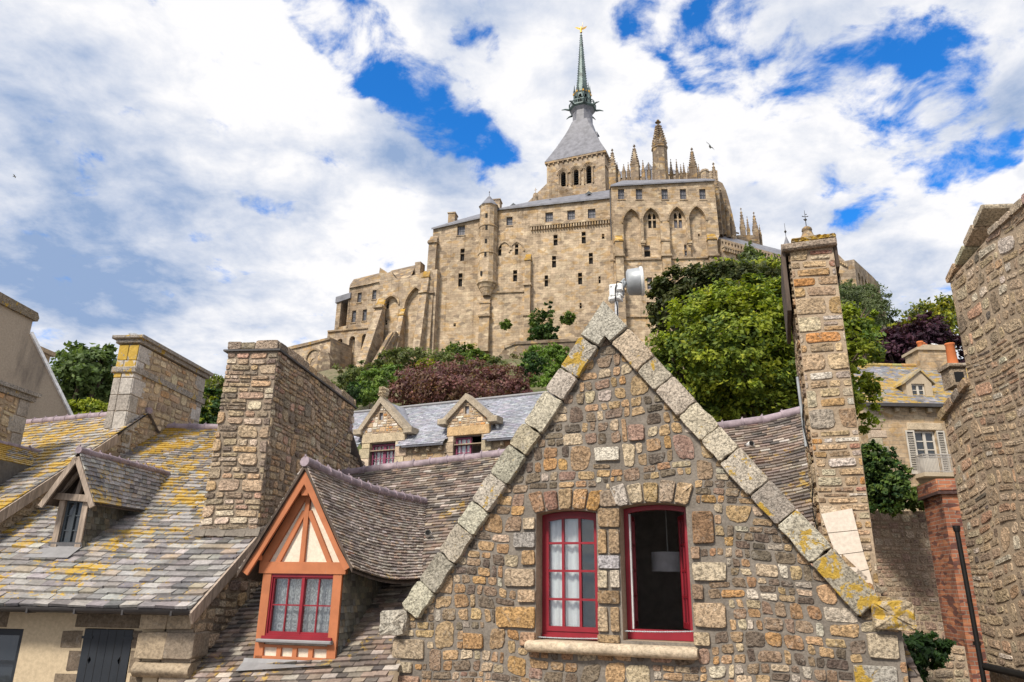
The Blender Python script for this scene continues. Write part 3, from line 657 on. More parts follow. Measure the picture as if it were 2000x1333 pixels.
def leaf_cloud(blobs, n, size, pal, clump=0.22, flat=0.5, inner=0.25, clumps=None, aspect=0.62, up=0.35):
    """numpy leaf cards gathered in clumps near the surface of a set of ellipsoid blobs (cx,cy,cz,rx,ry,rz)"""
    B = np.array(blobs, dtype=float); vol = (B[:, 3] * B[:, 4] * B[:, 5]) ** (2 / 3); nc = clumps or max(8, n // 45)
    bi = rng.choice(len(B), nc, p=vol / vol.sum()); d = rng.normal(size=(nc, 3)); d /= np.linalg.norm(d, axis=1)[:, None]
    rr = np.where(rng.random(nc) < inner, rng.uniform(0.35, 0.85, nc), rng.uniform(0.82, 1.06, nc))
    far = rng.random(nc) < 0.14; rr = np.where(far, rng.uniform(1.06, 1.24, nc), rr)
    Cc = B[bi, :3] + d * B[bi, 3:] * rr[:, None]; cs = rng.uniform(0.55, 1.45, nc) * np.where(far, 0.55, 1.0) * clump * B[bi, 3:].mean(1)
    ccol = rng.integers(0, len(pal), nc); cv = rng.uniform(0.78, 1.25, nc)
    k = rng.integers(0, nc, n); g = rng.normal(size=(n, 3)) * cs[k][:, None] * np.array([1, 1, 0.7]) * 0.62
    P = Cc[k] + g
    nrm = d[k] * 0.6 + rng.normal(size=(n, 3)) * flat + np.array([0, 0, up]); nrm /= np.linalg.norm(nrm, axis=1)[:, None]
    a = np.cross(nrm, rng.normal(size=(n, 3))); a /= np.linalg.norm(a, axis=1)[:, None]; b = np.cross(nrm, a)
    s = size * rng.uniform(0.6, 1.35, n)[:, None]
    bend = nrm * s * 0.18
    V = np.stack([P - a * s, P + b * s * aspect - bend, P + a * s, P - b * s * aspect - bend], 1).reshape(-1, 3)
    col = np.array(pal)[np.where(rng.random(n) < 0.7, ccol[k], rng.integers(0, len(pal), n))] * (cv[k] * rng.uniform(0.8, 1.22, n))[:, None]
    return V, col
def leaves_obj(name, parts, parent=None, mat=None):
    V = np.concatenate([p[0] for p in parts]); C = np.concatenate([p[1] for p in parts]); n = len(V) // 4
    F = np.arange(n * 4, dtype=np.int32).reshape(n, 4); C4 = np.concatenate([C, np.zeros((n, 1))], 1)
    return mesh_object(name, V, F, [mat or M['leaf']], None, C4, None, parent)
def limbs(base, blobs, r=0.14, n=7, sag=0.1, m=0, sub=3):
    mb = MB(); base = Vector(base)
    top = Vector((sum(b[0] for b in blobs) / len(blobs), sum(b[1] for b in blobs) / len(blobs), sum(b[2] for b in blobs) / len(blobs)))
    fork = base + (top - base) * 0.5 + Vector((random.uniform(-.1, .1), random.uniform(-.1, .1), 0)) * r * 4
    mb.tube([base, base + (fork - base) * .5 + Vector((r * .4, 0, 0)), fork], [r, r * .8, r * .65], 8)
    for b in blobs:
        c = Vector(b[:3]); mid = fork + (c - fork) * .55 + Vector((random.uniform(-1, 1), random.uniform(-1, 1), random.uniform(0, 1))) * r
        mb.tube([fork, mid, c], [r * .5, r * .33, r * .16], 6)
        for _ in range(sub):
            d = Vector((random.uniform(-1, 1), random.uniform(-1, 1), random.uniform(-.4, 1))).normalized(); e = c + Vector((d.x * b[3], d.y * b[4], d.z * b[5])) * .9
            mb.tube([mid + (c - mid) * random.random(), (c + e) / 2, e], [r * .18, r * .11, r * .04], 5)
    return mb
def plant(name, label, cat, blobs, n, size, pal, base=None, trunk_r=0.12, group=None, trunk=True, extra=(), **kw):
    """tree or shrub: crown of leaf clumps and, unless it hugs the ground, trunk with limbs"""
    B = [tuple(b) if len(b) == 6 else (b[0], b[1], b[2], b[3], b[3], b[3] * (b[4] if len(b) > 4 else 1)) for b in blobs]
    if base is None: cx = sum(b[0] for b in B) / len(B); cy = sum(b[1] for b in B) / len(B); base = (cx, cy, min(b[2] - b[5] for b in B) - 0.3)
    t = thing(name, label, cat, base, group)
    leaves_obj('crown' if trunk else 'foliage', [leaf_cloud(B, n, size, pal, **kw)] + list(extra), t)
    limbs(base, B, trunk_r).build('trunk' if trunk else 'stem', [M['bark']], t)
    return t
def blob_px(x, y, rx, ry, D, dy=None):
    """an ellipsoid crown mass whose centre is seen at pixel x,y from the camera, at depth D"""
    c = at_D(x, y, D); k = (c.length) / FPX * (sqrt(1 + ((x - CX) ** 2 + (y - CY) ** 2) / FPX ** 2)) ** -1 * 1.0
    k = c.dot(_fw) / FPX
    return (c.x, c.y, c.z, rx * k, (dy if dy else (rx + ry) / 2 * k), ry * k)
# ================================================================== village
SA = radians(-84)                                  # faces looking right (+X), running away from the viewer
def lich_spots(F, lst, r):
    S = [(*F.px(x, y), k) for x, y, k in lst]
    def fn(u, v):
        return max([0.0] + [k * (1 - min(1, sqrt((u - a) ** 2 + (v - b) ** 2) / r)) for a, b, k in S])
    return fn
def stone_px(mb, F, x0, y0, x1, y1, c=None, bulge=0.03, m=1, pal=PAL_GABLE, rnd=0.16, lich=0.0, holes=None, jit=0.05, base=-0.015, joint=0.012):
    a = F.px(x0, y0); b = F.px(x1, y1); u0, u1 = min(a[0], b[0]), max(a[0], b[0]); v0, v1 = min(a[1], b[1]), max(a[1], b[1])
    c = c or pick(pal); put_stone(mb, F, rounded(u0 + joint / 2, u1 - joint / 2, v0 + joint / 2, v1 - joint / 2, rnd, jit), bulge, m, (*c, lich), base, 0.12, crisp=True)
    if holes is not None: holes.append((u0 - 0.005, u1 + 0.005, v0 - 0.005, v1 + 0.005))
def arch_poly(u0, u1, v0, v1, rise, n=8):
    P = [(u0, v0), (u1, v0), (u1, v1 - rise)]
    for i in range(1, n): t = i / n; P.append((u1 + (u0 - u1) * t, v1 - rise + rise * sin(pi * t) ** 0.8))
    P.append((u0, v1 - rise)); return P

# ------------------------------------------------------------------ the stone house with the gable
FG = frame(1190, 1000, 8.2, 22)
house = thing('stone_gable_house', 'stone house with a steep rubble gable, two red framed windows and an orange timber dormer', 'house', (*FG.p(0, 0, -2)[:2], GROUND))
A = FG.px(1182, 592); Lf = FG.px(790, 1182); Rf = FG.px(1722, 1172)
def toward(p, q, d): L = sqrt((q[0] - p[0]) ** 2 + (q[1] - p[1]) ** 2); return (p[0] + (q[0] - p[0]) * d / L, p[1] + (q[1] - p[1]) * d / L)
cw = 0.27
def inset_dir(p, q, sgn): dx, dy = q[0] - p[0], q[1] - p[1]; L = sqrt(dx * dx + dy * dy); return (sgn * dy / L * cw, -sgn * dx / L * cw)
iL = inset_dir(A, Lf, -1); iR = inset_dir(A, Rf, 1)      # towards the inside of the gable
def line_x(p, d, q, e):
    D = d[0] * e[1] - d[1] * e[0]; t = ((q[0] - p[0]) * e[1] - (q[1] - p[1]) * e[0]) / D; return (p[0] + d[0] * t, p[1] + d[1] * t)
dL = (Lf[0] - A[0], Lf[1] - A[1]); dR = (Rf[0] - A[0], Rf[1] - A[1])
Ai = line_x((A[0] + iL[0], A[1] + iL[1]), dL, (A[0] + iR[0], A[1] + iR[1]), dR)
uL = FG.px(784, 1240)[0]; uR = FG.px(1762, 1240)[0]
Li = (Lf[0] + iL[0], Lf[1] + iL[1]); Ri = (Rf[0] + iR[0], Rf[1] + iR[1])
VB = -2.3
holes = []
# openings (u0,u1,v0,v1)
W1 = (FG.px(1047, 1120)[0], FG.px(1167, 1120)[0], FG.px(1110, 1253)[1], FG.px(1110, 996)[1])
W2 = (FG.px(1213, 1120)[0], FG.px(1347, 1120)[0], FG.px(1285, 1254)[1], FG.px(1285, 983)[1])
holes += [W1, W2]
wl = MB()
for r in [(1022, 1011, 1047, 1035, (0.58, 0.46, 0.32)), (1003, 1039, 1047, 1072, (0.36, 0.33, 0.30)), (1019, 1074, 1047, 1105, (0.47, 0.31, 0.17)), (985, 1110, 1047, 1148, (0.47, 0.36, 0.25)),
          (1012, 1151, 1047, 1178, (0.55, 0.39, 0.25)), (968, 1182, 1047, 1230, (0.49, 0.30, 0.13)), (1016, 1233, 1047, 1264, (0.48, 0.31, 0.20)),
          (1169, 957, 1206, 991, (0.33, 0.25, 0.18)), (1167, 993, 1213, 1032, (0.36, 0.25, 0.15)), (1167, 1033, 1187, 1083, (0.43, 0.29, 0.16)), (1188, 1033, 1213, 1083, (0.38, 0.27, 0.17)),
          (1167, 1084, 1213, 1112, (0.47, 0.44, 0.45)), (1167, 1113, 1189, 1150, (0.60, 0.50, 0.36)), (1191, 1113, 1213, 1150, (0.58, 0.50, 0.40)), (1167, 1152, 1213, 1182, (0.31, 0.21, 0.12)),
          (1167, 1184, 1190, 1236, (0.55, 0.42, 0.28)), (1192, 1184, 1213, 1236, (0.42, 0.29, 0.17)), (1167, 1238, 1213, 1258, (0.36, 0.25, 0.14)),
          (1348, 998, 1398, 1064, (0.27, 0.165, 0.095)), (1348, 1067, 1369, 1093, (0.40, 0.27, 0.18)), (1350, 1096, 1422, 1136, (0.60, 0.50, 0.36)), (1350, 1140, 1377, 1172, (0.36, 0.25, 0.17)),
          (1351, 1176, 1422, 1230, (0.52, 0.38, 0.25)), (1353, 1233, 1390, 1264, (0.52, 0.41, 0.27)), (1225, 830, 1262, 862, (0.40, 0.26, 0.2)), (1160, 875, 1212, 900, (0.66, 0.60, 0.50)),
          (968, 1185, 1015, 1228, (0.49, 0.30, 0.13)) if False else (905, 1235, 945, 1270, (0.45, 0.27, 0.13))]:
    stone_px(wl, FG, *r[:4], r[4], holes=holes, bulge=0.035)
def voussoirs(W, n, h, cols):
    u0, u1, _, v1 = W; rise = 0.04
    for i in range(n):
        t0, t1 = i / n, (i + 1) / n; e = 0.006
        def q(t, k):
            u = u0 - .03 + (u1 - u0 + .06) * t; lift = rise * sin(pi * t) ** .8
            sp = (t - .5) * 0.16
            return (u + sp * k, v1 - rise + lift + 0.01 + k * h * (1 + .1 * random.uniform(-1, 1)))
        P = [q(t0 + e * 2, 0), q(t1 - e * 2, 0), q(t1 - e * 2, 1), q(t0 + e * 2, 1)]
        Q = []
        for a in range(4):
            p, b, d = Vector(P[a - 1]), Vector(P[a]), Vector(P[(a + 1) % 4])
            for k in (0, .5, 1): Q.append(tuple(b + (p - b).normalized() * .02 * (1 - k) + (d - b).normalized() * .02 * k))
        put_stone(wl, FG, Q, 0.035, 1, (*cols[i % len(cols)], 0), tilt=.15)
    holes.append((u0 - .1, u1 + .1, v1 - rise, v1 + h + .03))
voussoirs(W1, 5, 0.22, [(0.42, 0.26, 0.16), (0.33, 0.19, 0.14), (0.45, 0.32, 0.19), (0.47, 0.29, 0.15), (0.45, 0.26, 0.10), (0.40, 0.25, 0.13)])
voussoirs(W2, 5, 0.22, [(0.50, 0.44, 0.38), (0.53, 0.43, 0.30), (0.46, 0.33, 0.17), (0.44, 0.34, 0.25), (0.50, 0.36, 0.22), (0.50, 0.41, 0.31)])
# quoins at both corners of the wall
for (y0, y1, xa, xb, cc, lk) in [(1246, 1289, 768, 830, (0.42, 0.33, 0.23), .15), (1291, 1316, 778, 806, (0.46, 0.38, 0.27), 0), (1318, 1345, 778, 820, (0.42, 0.27, 0.19), 0), (1346, 1380, 778, 840, (0.4, 0.3, 0.2), 0)]:
    stone_px(wl, FG, xa, y0, xb, y1, cc, holes=holes, bulge=.03, lich=lk)
for (y0, y1, xa, xb, cc, lk) in [(1236, 1290, 1688, 1762, (0.52, 0.43, 0.31), .35), (1296, 1345, 1664, 1758, (0.42, 0.39, 0.34), .55), (1348, 1390, 1690, 1758, (0.42, 0.3, 0.2), .2)]:
    stone_px(wl, FG, xa, y0, xb, y1, cc, holes=holes, bulge=.03, lich=lk)
poly = [(uL, VB), (uR, VB), (uR, Rf[1] - .04), Ai, (uL, Lf[1] - .04)]
lsp = lich_spots(FG, [(1140, 720, .4), (1245, 705, .3), (1180, 690, .5), (1250, 760, .2), (990, 1010, .2), (1370, 960, .2)], 0.4)
rubble(wl, FG, poly, holes, band=(0.19, 0.30), wid=(0.085, 0.26), joint=0.007, bulge=0.011, lich_fn=lambda u, v: lsp(u, v), rnd=.30, jit=.20)
flatp = [(uL, GROUND), (uR, GROUND), (uR, Ri[1]), Ri, Ai, Li, (uL, Li[1])]
hp = [arch_poly(*W1[:3], W1[3] + .005, .04), arch_poly(*W2[:3], W2[3] + .005, .04)]
wl.prism(FG, flatp, -0.42, 0.0, 0, (1, 1, 1, 0), hp, mh=2)
gw = wl.build('gable_wall', [M['mortar'], M['granite'], M['mortar_warm']], house)
# coping stones up both slopes, with the block at the apex
cp = MB(); PAL_COP = [((0.52, 0.46, 0.37), 4), ((0.46, 0.405, 0.33), 3), ((0.58, 0.515, 0.42), 3), ((0.50, 0.41, 0.295), 3), ((0.41, 0.36, 0.295), 2)]
lc = lich_spots(FG, [(1150, 690, .9), (1195, 690, 1.0), (1165, 705, 1.0), (1215, 720, .7), (1085, 800, .5), (1440, 890, .6), (1490, 940, .9), (1560, 1010, .8), (1600, 1060, .9), (1665, 1130, 1.0), (1700, 1160, .7), (1280, 740, .5),
                     (900, 1000, .55), (960, 960, .5), (880, 1060, .4), (1350, 800, .45), (1380, 840, .5), (1060, 850, .4), (1010, 920, .4)], 0.42)
def coping(A, B, ins, start, lens):
    L = sqrt((B[0] - A[0]) ** 2 + (B[1] - A[1]) ** 2); s = start; k = 0
    while s < L - .1:
        e = min(L, s + lens[k % len(lens)] * random.uniform(.85, 1.15)); k += 1
        if L - e < .2: e = L
        g = .004; wv = random.uniform(-.02, .03)
        P = [toward(A, B, s + g), toward(A, B, e - g)]
        Q = [(P[1][0] + ins[0] * (1 + wv), P[1][1] + ins[1] * (1 + wv)), (P[0][0] + ins[0] * (1 + wv * .5), P[0][1] + ins[1] * (1 + wv * .5))]
        R4 = P + Q; out = []
        for a in range(4):
            p, b, d = Vector(R4[a - 1]), Vector(R4[a]), Vector(R4[(a + 1) % 4]); r = .022
            for t in (0, .5, 1): out.append(tuple(b + (p - b).normalized() * r * (1 - t) + (d - b).normalized() * r * t + Vector((random.uniform(-1, 1), random.uniform(-1, 1))) * .004))
            for t in (.33, .66): out.append(tuple(b + (d - b) * t + Vector((random.uniform(-1, 1), random.uniform(-1, 1))) * .012))
        cu = sum(p[0] for p in out) / len(out); cv = sum(p[1] for p in out) / len(out)
        put_stone(cp, FG, out, 0.085 * random.uniform(.9, 1.12), 0, (*pick(PAL_COP, .12), min(.60, .10 + .75 * lc(cu, cv))), base=-0.38, tilt=.10, crisp=True); s = e
a1 = toward(A, Lf, .50); a2 = toward(A, Rf, .46)
put_stone(cp, FG, [A, toward(A, Lf, .17), toward(A, Lf, .34), a1, (a1[0] + iL[0], a1[1] + iL[1]), (Ai[0], Ai[1]), (a2[0] + iR[0], a2[1] + iR[1]), a2, toward(A, Rf, .28), toward(A, Rf, .14)], .10, 0, (0.46, 0.43, 0.36, 0.15), base=-.38, tilt=.05, crisp=True)
coping(A, Lf, iL, .51, [.42, .34, .46, .36, .40]); coping(A, Rf, iR, .47, [.42, .36, .46, .38, .33])
cp.build('coping', [M['coping']], house)
for (x0, y0, x1, y1, cc, lk) in [(750, 1190, 800, 1244, (0.47, 0.43, 0.36), .40), (1698, 1172, 1790, 1234, (0.47, 0.38, 0.26), .80)]:
    kb = MB(); a = FG.px(x0, y0); b = FG.px(x1, y1)
    put_stone(kb, FG, rounded(a[0], b[0], b[1], a[1], .18, .05), .11, 0, (*cc, lk * .74), base=-.38, tilt=.05); kb.build('kneeler_stone', [M['coping']], house)
# ledge under both windows
sb = MB(); a = (FG.px(1031, 1268)[0], FG.px(1200, 1257)[1]); b = (FG.px(1364, 1268)[0], FG.px(1200, 1281)[1]); n = 7
prof = [(-.1, b[1])] + [(.07 + .065 * cos(t), (a[1] + b[1]) / 2 + (a[1] - b[1]) / 2 * sin(t)) for t in [(-pi / 2 + pi * i / n) for i in range(n + 1)]] + [(-.1, a[1])]
us = [a[0], a[0] + .03, b[0] - .03, b[0]]; V = []
for k, u in enumerate(us):
    for w, v in prof: V.append(FG.p(u, (v - (a[1] + b[1]) / 2) * (.8 if k in (0, 3) else 1) + (a[1] + b[1]) / 2, w - (.02 if k in (0, 3) else 0)))
K = len(prof); sb.add(V, [(i * K + j, (i + 1) * K + j, (i + 1) * K + j + 1, i * K + j + 1) for i in range(3) for j in range(K - 1)], 0, (0.47, 0.38, 0.275, 0), True)
sb.add(V[:K], [tuple(range(K))], 0, (.47, .38, .275, 0)); sb.add(V[-K:], [tuple(range(K))[::-1]], 0, (.47, .38, .275, 0))
sb.build('window_sill', [M['dressed']], house)
# red windows
def arch_frame(mb, F, W, rise, wd, w0, w1, m=0, bottom=None):
    o = arch_poly(W[0], W[1], W[2], W[3], rise); bt = bottom or wd
    mb.prism(F, o, w0, w1, m, (1, 1, 1, 0), [arch_poly(W[0] + wd, W[1] - wd, W[2] + bt, W[3] - wd, rise * .8)])
RW = -0.20
win = MB(); Wf = (W1[0] + .004, W1[1] - .004, W1[2] + .004, W1[3]); arch_frame(win, FG, Wf, .04, .055, RW - .06, RW, 0, .085)
wo = win.build('closed_window', [M['red']], house)
s2 = MB(); Wi = (Wf[0] + .05, Wf[1] - .05, Wf[2] + .082, Wf[3] - .05); arch_frame(s2, FG, Wi, .035, .03, RW - .05, RW + .012, 0, .05)
for k in (1, 2):
    u = Wi[0] + (Wi[1] - Wi[0]) * k / 3; s2.box(FG, u - .014, u + .014, Wi[2] + .03, Wi[3] - .02, RW - .035, RW + .006)
for k in (1, 2, 3):
    v = Wi[2] + .03 + (Wi[3] - Wi[2] - .03) * k / 4; s2.box(FG, Wi[0] + .02, Wi[1] - .02, v - .012, v + .012, RW - .034, RW + .004)
s2.build('window_sash', [M['red']], wo)
g = MB(); g.prism(FG, arch_poly(Wi[0] + .01, Wi[1] - .01, Wi[2] + .01, Wi[3] - .012, .04), RW - .022, RW - .018); g.build('pane', [M['clear']], wo)
dr = MB(); dr.box(FG, W1[0] + .01, W1[1] - .01, W1[2] + .015, W1[2] + .05, RW, RW + .035); dr.build('drip_rail', [M['red']], wo)
def rope(F, p, q, w, name, parent):
    mb = MB(); P = [F.p(p[0] + (q[0] - p[0]) * i / 40, p[1] + (q[1] - p[1]) * i / 40 - .006 * sin(pi * i / 40), w) for i in range(41)]
    for ph in (0, pi): mb.tube([x + Vector((0, 0, .005 * sin(i * 2.2 + ph))) + F.N * .005 * cos(i * 2.2 + ph) for i, x in enumerate(P)], .0045, 5, 0)
    return mb.build(name, [M['grey_metal']], parent)
rope(FG, (W1[0], FG.px(1110, 1248)[1]), (W1[1], FG.px(1160, 1248)[1]), -.06, 'safety_wire', house)
rope(FG, (W2[0], FG.px(1230, 1234)[1]), (W2[1], FG.px(1345, 1234)[1]), -.06, 'safety_wire', house)
win = MB(); Wf = (W2[0] + .004, W2[1] - .004, W2[2] + .004, W2[3]); arch_frame(win, FG, Wf, .04, .05, RW - .06, RW, 0, .10)
wo2 = win.build('open_window', [M['red']], house)
def sash(F, u, v0, v1, wd, ang, side, name):
    """open casement hinged at u, swinging into the room; side=+1 hinge on the right"""
    d = Vector((-side * sin(ang), -cos(ang))); H = F.p(u, 0, RW - .07); e = F.U * d.x + F.N * d.y
    F2 = Fr(H, 0); F2.U = e; F2.N = Vector((-e.y, e.x, 0)) * (1 if side < 0 else -1); mb = MB()
    mb.prism(F2, [(0, v0), (wd, v0), (wd, v1), (0, v1)], -.02, .02, 0, (1, 1, 1, 0), [[(.035, v0 + .06), (wd - .03, v0 + .06), (wd - .03, v1 - .04), (.035, v1 - .04)]])
    mb.box(F2, wd / 2 - .012, wd / 2 + .012, v0 + .05, v1 - .03, -.013, .013)
    for k in (1, 2, 3): v = v0 + .05 + (v1 - v0 - .09) * k / 4; mb.box(F2, .03, wd - .025, v - .012, v + .012, -.0125, .0125)
    o = mb.build(name, [M['red']], wo2)
    g = MB(); g.box(F2, .03, wd - .025, v0 + .05, v1 - .03, -.003, .003); return o, g, F2
so, g, F2 = sash(FG, W2[1] - .05, W2[2] + .11, W2[3] - .10, .33, radians(21), 1, 'window_sash'); g.build('pane', [M['clear']], wo2)
so, g, F2 = sash(FG, W2[0] + .05, W2[2] + .11, W2[3] - .10, .33, radians(-6), -1, 'window_sash'); g.build('pane', [M['clear']], wo2)
wj = MB(); wj.box(FG, W2[0] + .055, W2[0] + .072, W2[2] + .10, W2[3] - .09, RW - .05, RW - .01); wj.build('white_sash_edge', [M['white_metal']], wo2)
# room behind the windows
rm = MB(); u0, u1, v0, v1, w0, w1 = -1.75, 2.1, -1.5, 1.75, -4.2, -.425
X6 = [(-1.6, -1.5), (1.8, -1.5), (1.8, .95), (1.15, 1.55), (-1.0, 1.55), (-1.6, .95)]
P = [FG.p(u, v, w) for w in (w0, w1) for u, v in X6]
rm.add(P, [(0, 1, 2, 3, 4, 5)] + [(i, (i + 1) % 6, 6 + (i + 1) % 6, 6 + i) for i in range(6)], 0); rm.build('room', [M['room']], house)
# curtains hang inside the closed window, lamp inside the open one
def drape(F, u0, u1, v0, v1, w, folds, mat, name, label, cat, group=None, amp=.013):
    n = folds * 8; V = []; mb = MB(); T = (u1 - u0)
    for i in range(n + 1):
        t = i / n
        for v in (v0, (v0 + v1) / 2, v1): V.append(F.p(u0 + T * t, v, w + amp * sin(t * folds * 2 * pi) * (1.0 if v < v1 else .6)))
    mb.add(V, [(i * 3 + j, (i + 1) * 3 + j, (i + 1) * 3 + j + 1, i * 3 + j + 1) for i in range(n) for j in range(2)], 0, (1, 1, 1, 0), True)
    return tag(mb.build(name, [mat]), label, cat, group)
FGr = FG
drape(FG, W1[0] - .05, FG.px(1110, 1100, -.30)[0], W1[2] - .1, W1[3] + .05, -.275, 5, M['curtain'], 'curtain', 'white curtain panel against the left jamb of the closed red gable window', 'curtain')
drape(FG, FG.px(1108, 1100, -.31)[0], FG.px(1137, 1100, -.31)[0], W1[2] - .1, W1[3] + .05, -.285, 2, M['curtain'], 'curtain', 'narrow gathered white curtain in the middle of the closed red gable window', 'curtain')
pc = at_D(1305, 1098, 9.45)
pl = thing('pendant_lamp', 'pale drum pendant lamp hanging in the dark room behind the open red window', 'lamp', pc)
mb = MB(); mb.lathe(pc, [(.205, -.115), (.205, .115)], 32, sm=True); mb.lathe(pc, [(.203, -.115), (.203, .115)], 32, sm=True); mb.build('lampshade', [M['lampshade']], pl)
mb = MB(); mb.tube([pc + Vector((0, 0, .08)), Vector((pc.x, pc.y, 1.54))], .006, 6); mb.lathe(Vector((pc.x, pc.y, 1.505)), [(.05, 0), (.05, .04), (.0, .045)], 12); mb.build('cord', [M['white_metal']], pl)
# roof of the gable wing, running back from the coping
def wing_roof():
    mb = MB(); P = lambda q, w, d: FG.p(q[0] + d[0], q[1] + d[1], w)
    for B in (Lf, Rf):
        o = (0, -.06); S = ruled([P(B, -.3, o), P(A, -.3, o)], [P(B, -3.4, o), P(A, -3.4, o)]) if B is Rf else ruled([P(B, -3.4, o), P(A, -3.4, o)], [P(B, -.3, o), P(A, -.3, o)])
        slates(mb, S, 34, .17, .014, PAL_TILE)
        mb.quad(S(0, 0), S(1, 0), S(1, 1), S(0, 1), 0, (.1, .08, .07))
    return mb.build('wing_roof', [M['tile']], house)
wing_roof()

# main roof behind, its ridge running from the big chimney on the left to the tall one on the right
PhM = radians(14)
RL = at_D(690, 926, 14.3); FM = Fr(RL, PhM)
q = hit(1557, 824, FM.O, FM.N); FMr = FM.loc(q); KZ = (q.z - RL.z) / FMr[0]; TANM = 0.673
def main_z(u, w): return RL.z + KZ * u - TANM * w
def main_pt(u, w, lift=0.0): return FM.p(u, main_z(u, w) + lift, w)
MN = Vector((0, 0, 0)) + (FM.p(1, main_z(1, 0), 0) - FM.p(0, main_z(0, 0), 0)).cross(FM.p(0, main_z(0, -1), -1) - FM.p(0, main_z(0, 0), 0)); MN.normalize()
def on_main(x, y): return hit(x, y, RL, MN)
WE = 6.6
uRm = FMr[0] + .10
def main_roof():
    mb = MB()
    le = Vector((-.11, -1, 0)); 
    # left edge follows the neighbouring side wall
    k = FM.loc(RL + le); ul = k[0] / k[2] * WE
    kq = FM.loc(on_main(385, 1322)); kw_ = kq[2] / WE; ul = -.45 + (kq[0] + .45) / kw_ - .3
    S = ruled([main_pt(ul, WE), main_pt(-.45, 0)], [main_pt(uRm, WE), main_pt(uRm, 1.2), main_pt(uRm, 0, .05)])
    S2 = lambda a, t: S(a, t) - Vector((0, 0, 1)) * .10 * sin(pi * a) * sin(pi * min(1, t)) * .6 + Vector((0, 0, .10)) * max(0, (a - .88) / .12) ** 2 * (1 if t > .4 else 0)
    def inside(a, t):
        u, v, w = FG.loc(S2(a, t)); return uL + .03 < u < uR - .03 and v < A[1] - abs(u - A[0]) * 1.38 - .05
    slates(mb, S2, 84, .165, .024, PAL_TILE, lap=1.3, jit=.35, lich=.25, drop=inside)
    for i in range(48):
        for j in range(16):
            if not inside((i + .5) / 48, (j + .5) / 16): mb.quad(*[S2(a, t) - MN * .01 * (1 if MN.z > 0 else -1) for a, t in ((i / 48, j / 16), ((i + 1) / 48, j / 16), ((i + 1) / 48, (j + 1) / 16), (i / 48, (j + 1) / 16))], 0, (.09, .07, .06, 0))
    # rear slope
    mb.quad(main_pt(0, 0), main_pt(uRm, 0), FM.p(uRm, main_z(uRm, 2.5), -2.5), FM.p(0, main_z(0, 2.5), -2.5), 0, (.12, .09, .08, 0))
    o = mb.build('main_roof', [M['tile']], house)
    r = MB(); ridge_tiles(r, [S2(i / 14, 1) + Vector((0, 0, .03)) for i in range(15)], .085, .33); r.build('ridge_tiles', [M['ridge']], o)
    for (x, y) in [(838, 1050), (1467, 876)]:
        v = MB()
        P = on_main(x, y) + MN * (.07 if MN.z > 0 else -.07)
        v.lathe(P, [(.0, -.09), (.055, -.08), (.05, .02), (.045, .055)], 12, sm=True, axis=(0.05, -1, .15)); v.lathe(P + Vector((0, -.056, .006)), [(.03, 0), (.03, .004)], 10, m=1, axis=(0.05, -1, .15)); v.add([P + Vector((0, -.05, .008)) + Vector((.032 * cos(t * .628), 0, .032 * sin(t * .628))) for t in range(10)], [tuple(range(10))], 1)
        v.build('roof_vent', [M['white_metal'], M['black']], o)
    return S2
main_S = main_roof()
# walls of the main wing under that roof
mb = MB(); mb.prism(FM, [(-1.2, GROUND), (uRm, GROUND), (uRm, main_z(uRm, 6.3)), (-1.2, main_z(-1.2, 6.3))], -2.2, 6.3 - .15); mb.build('house_wall', [M['garden_wall']], house)

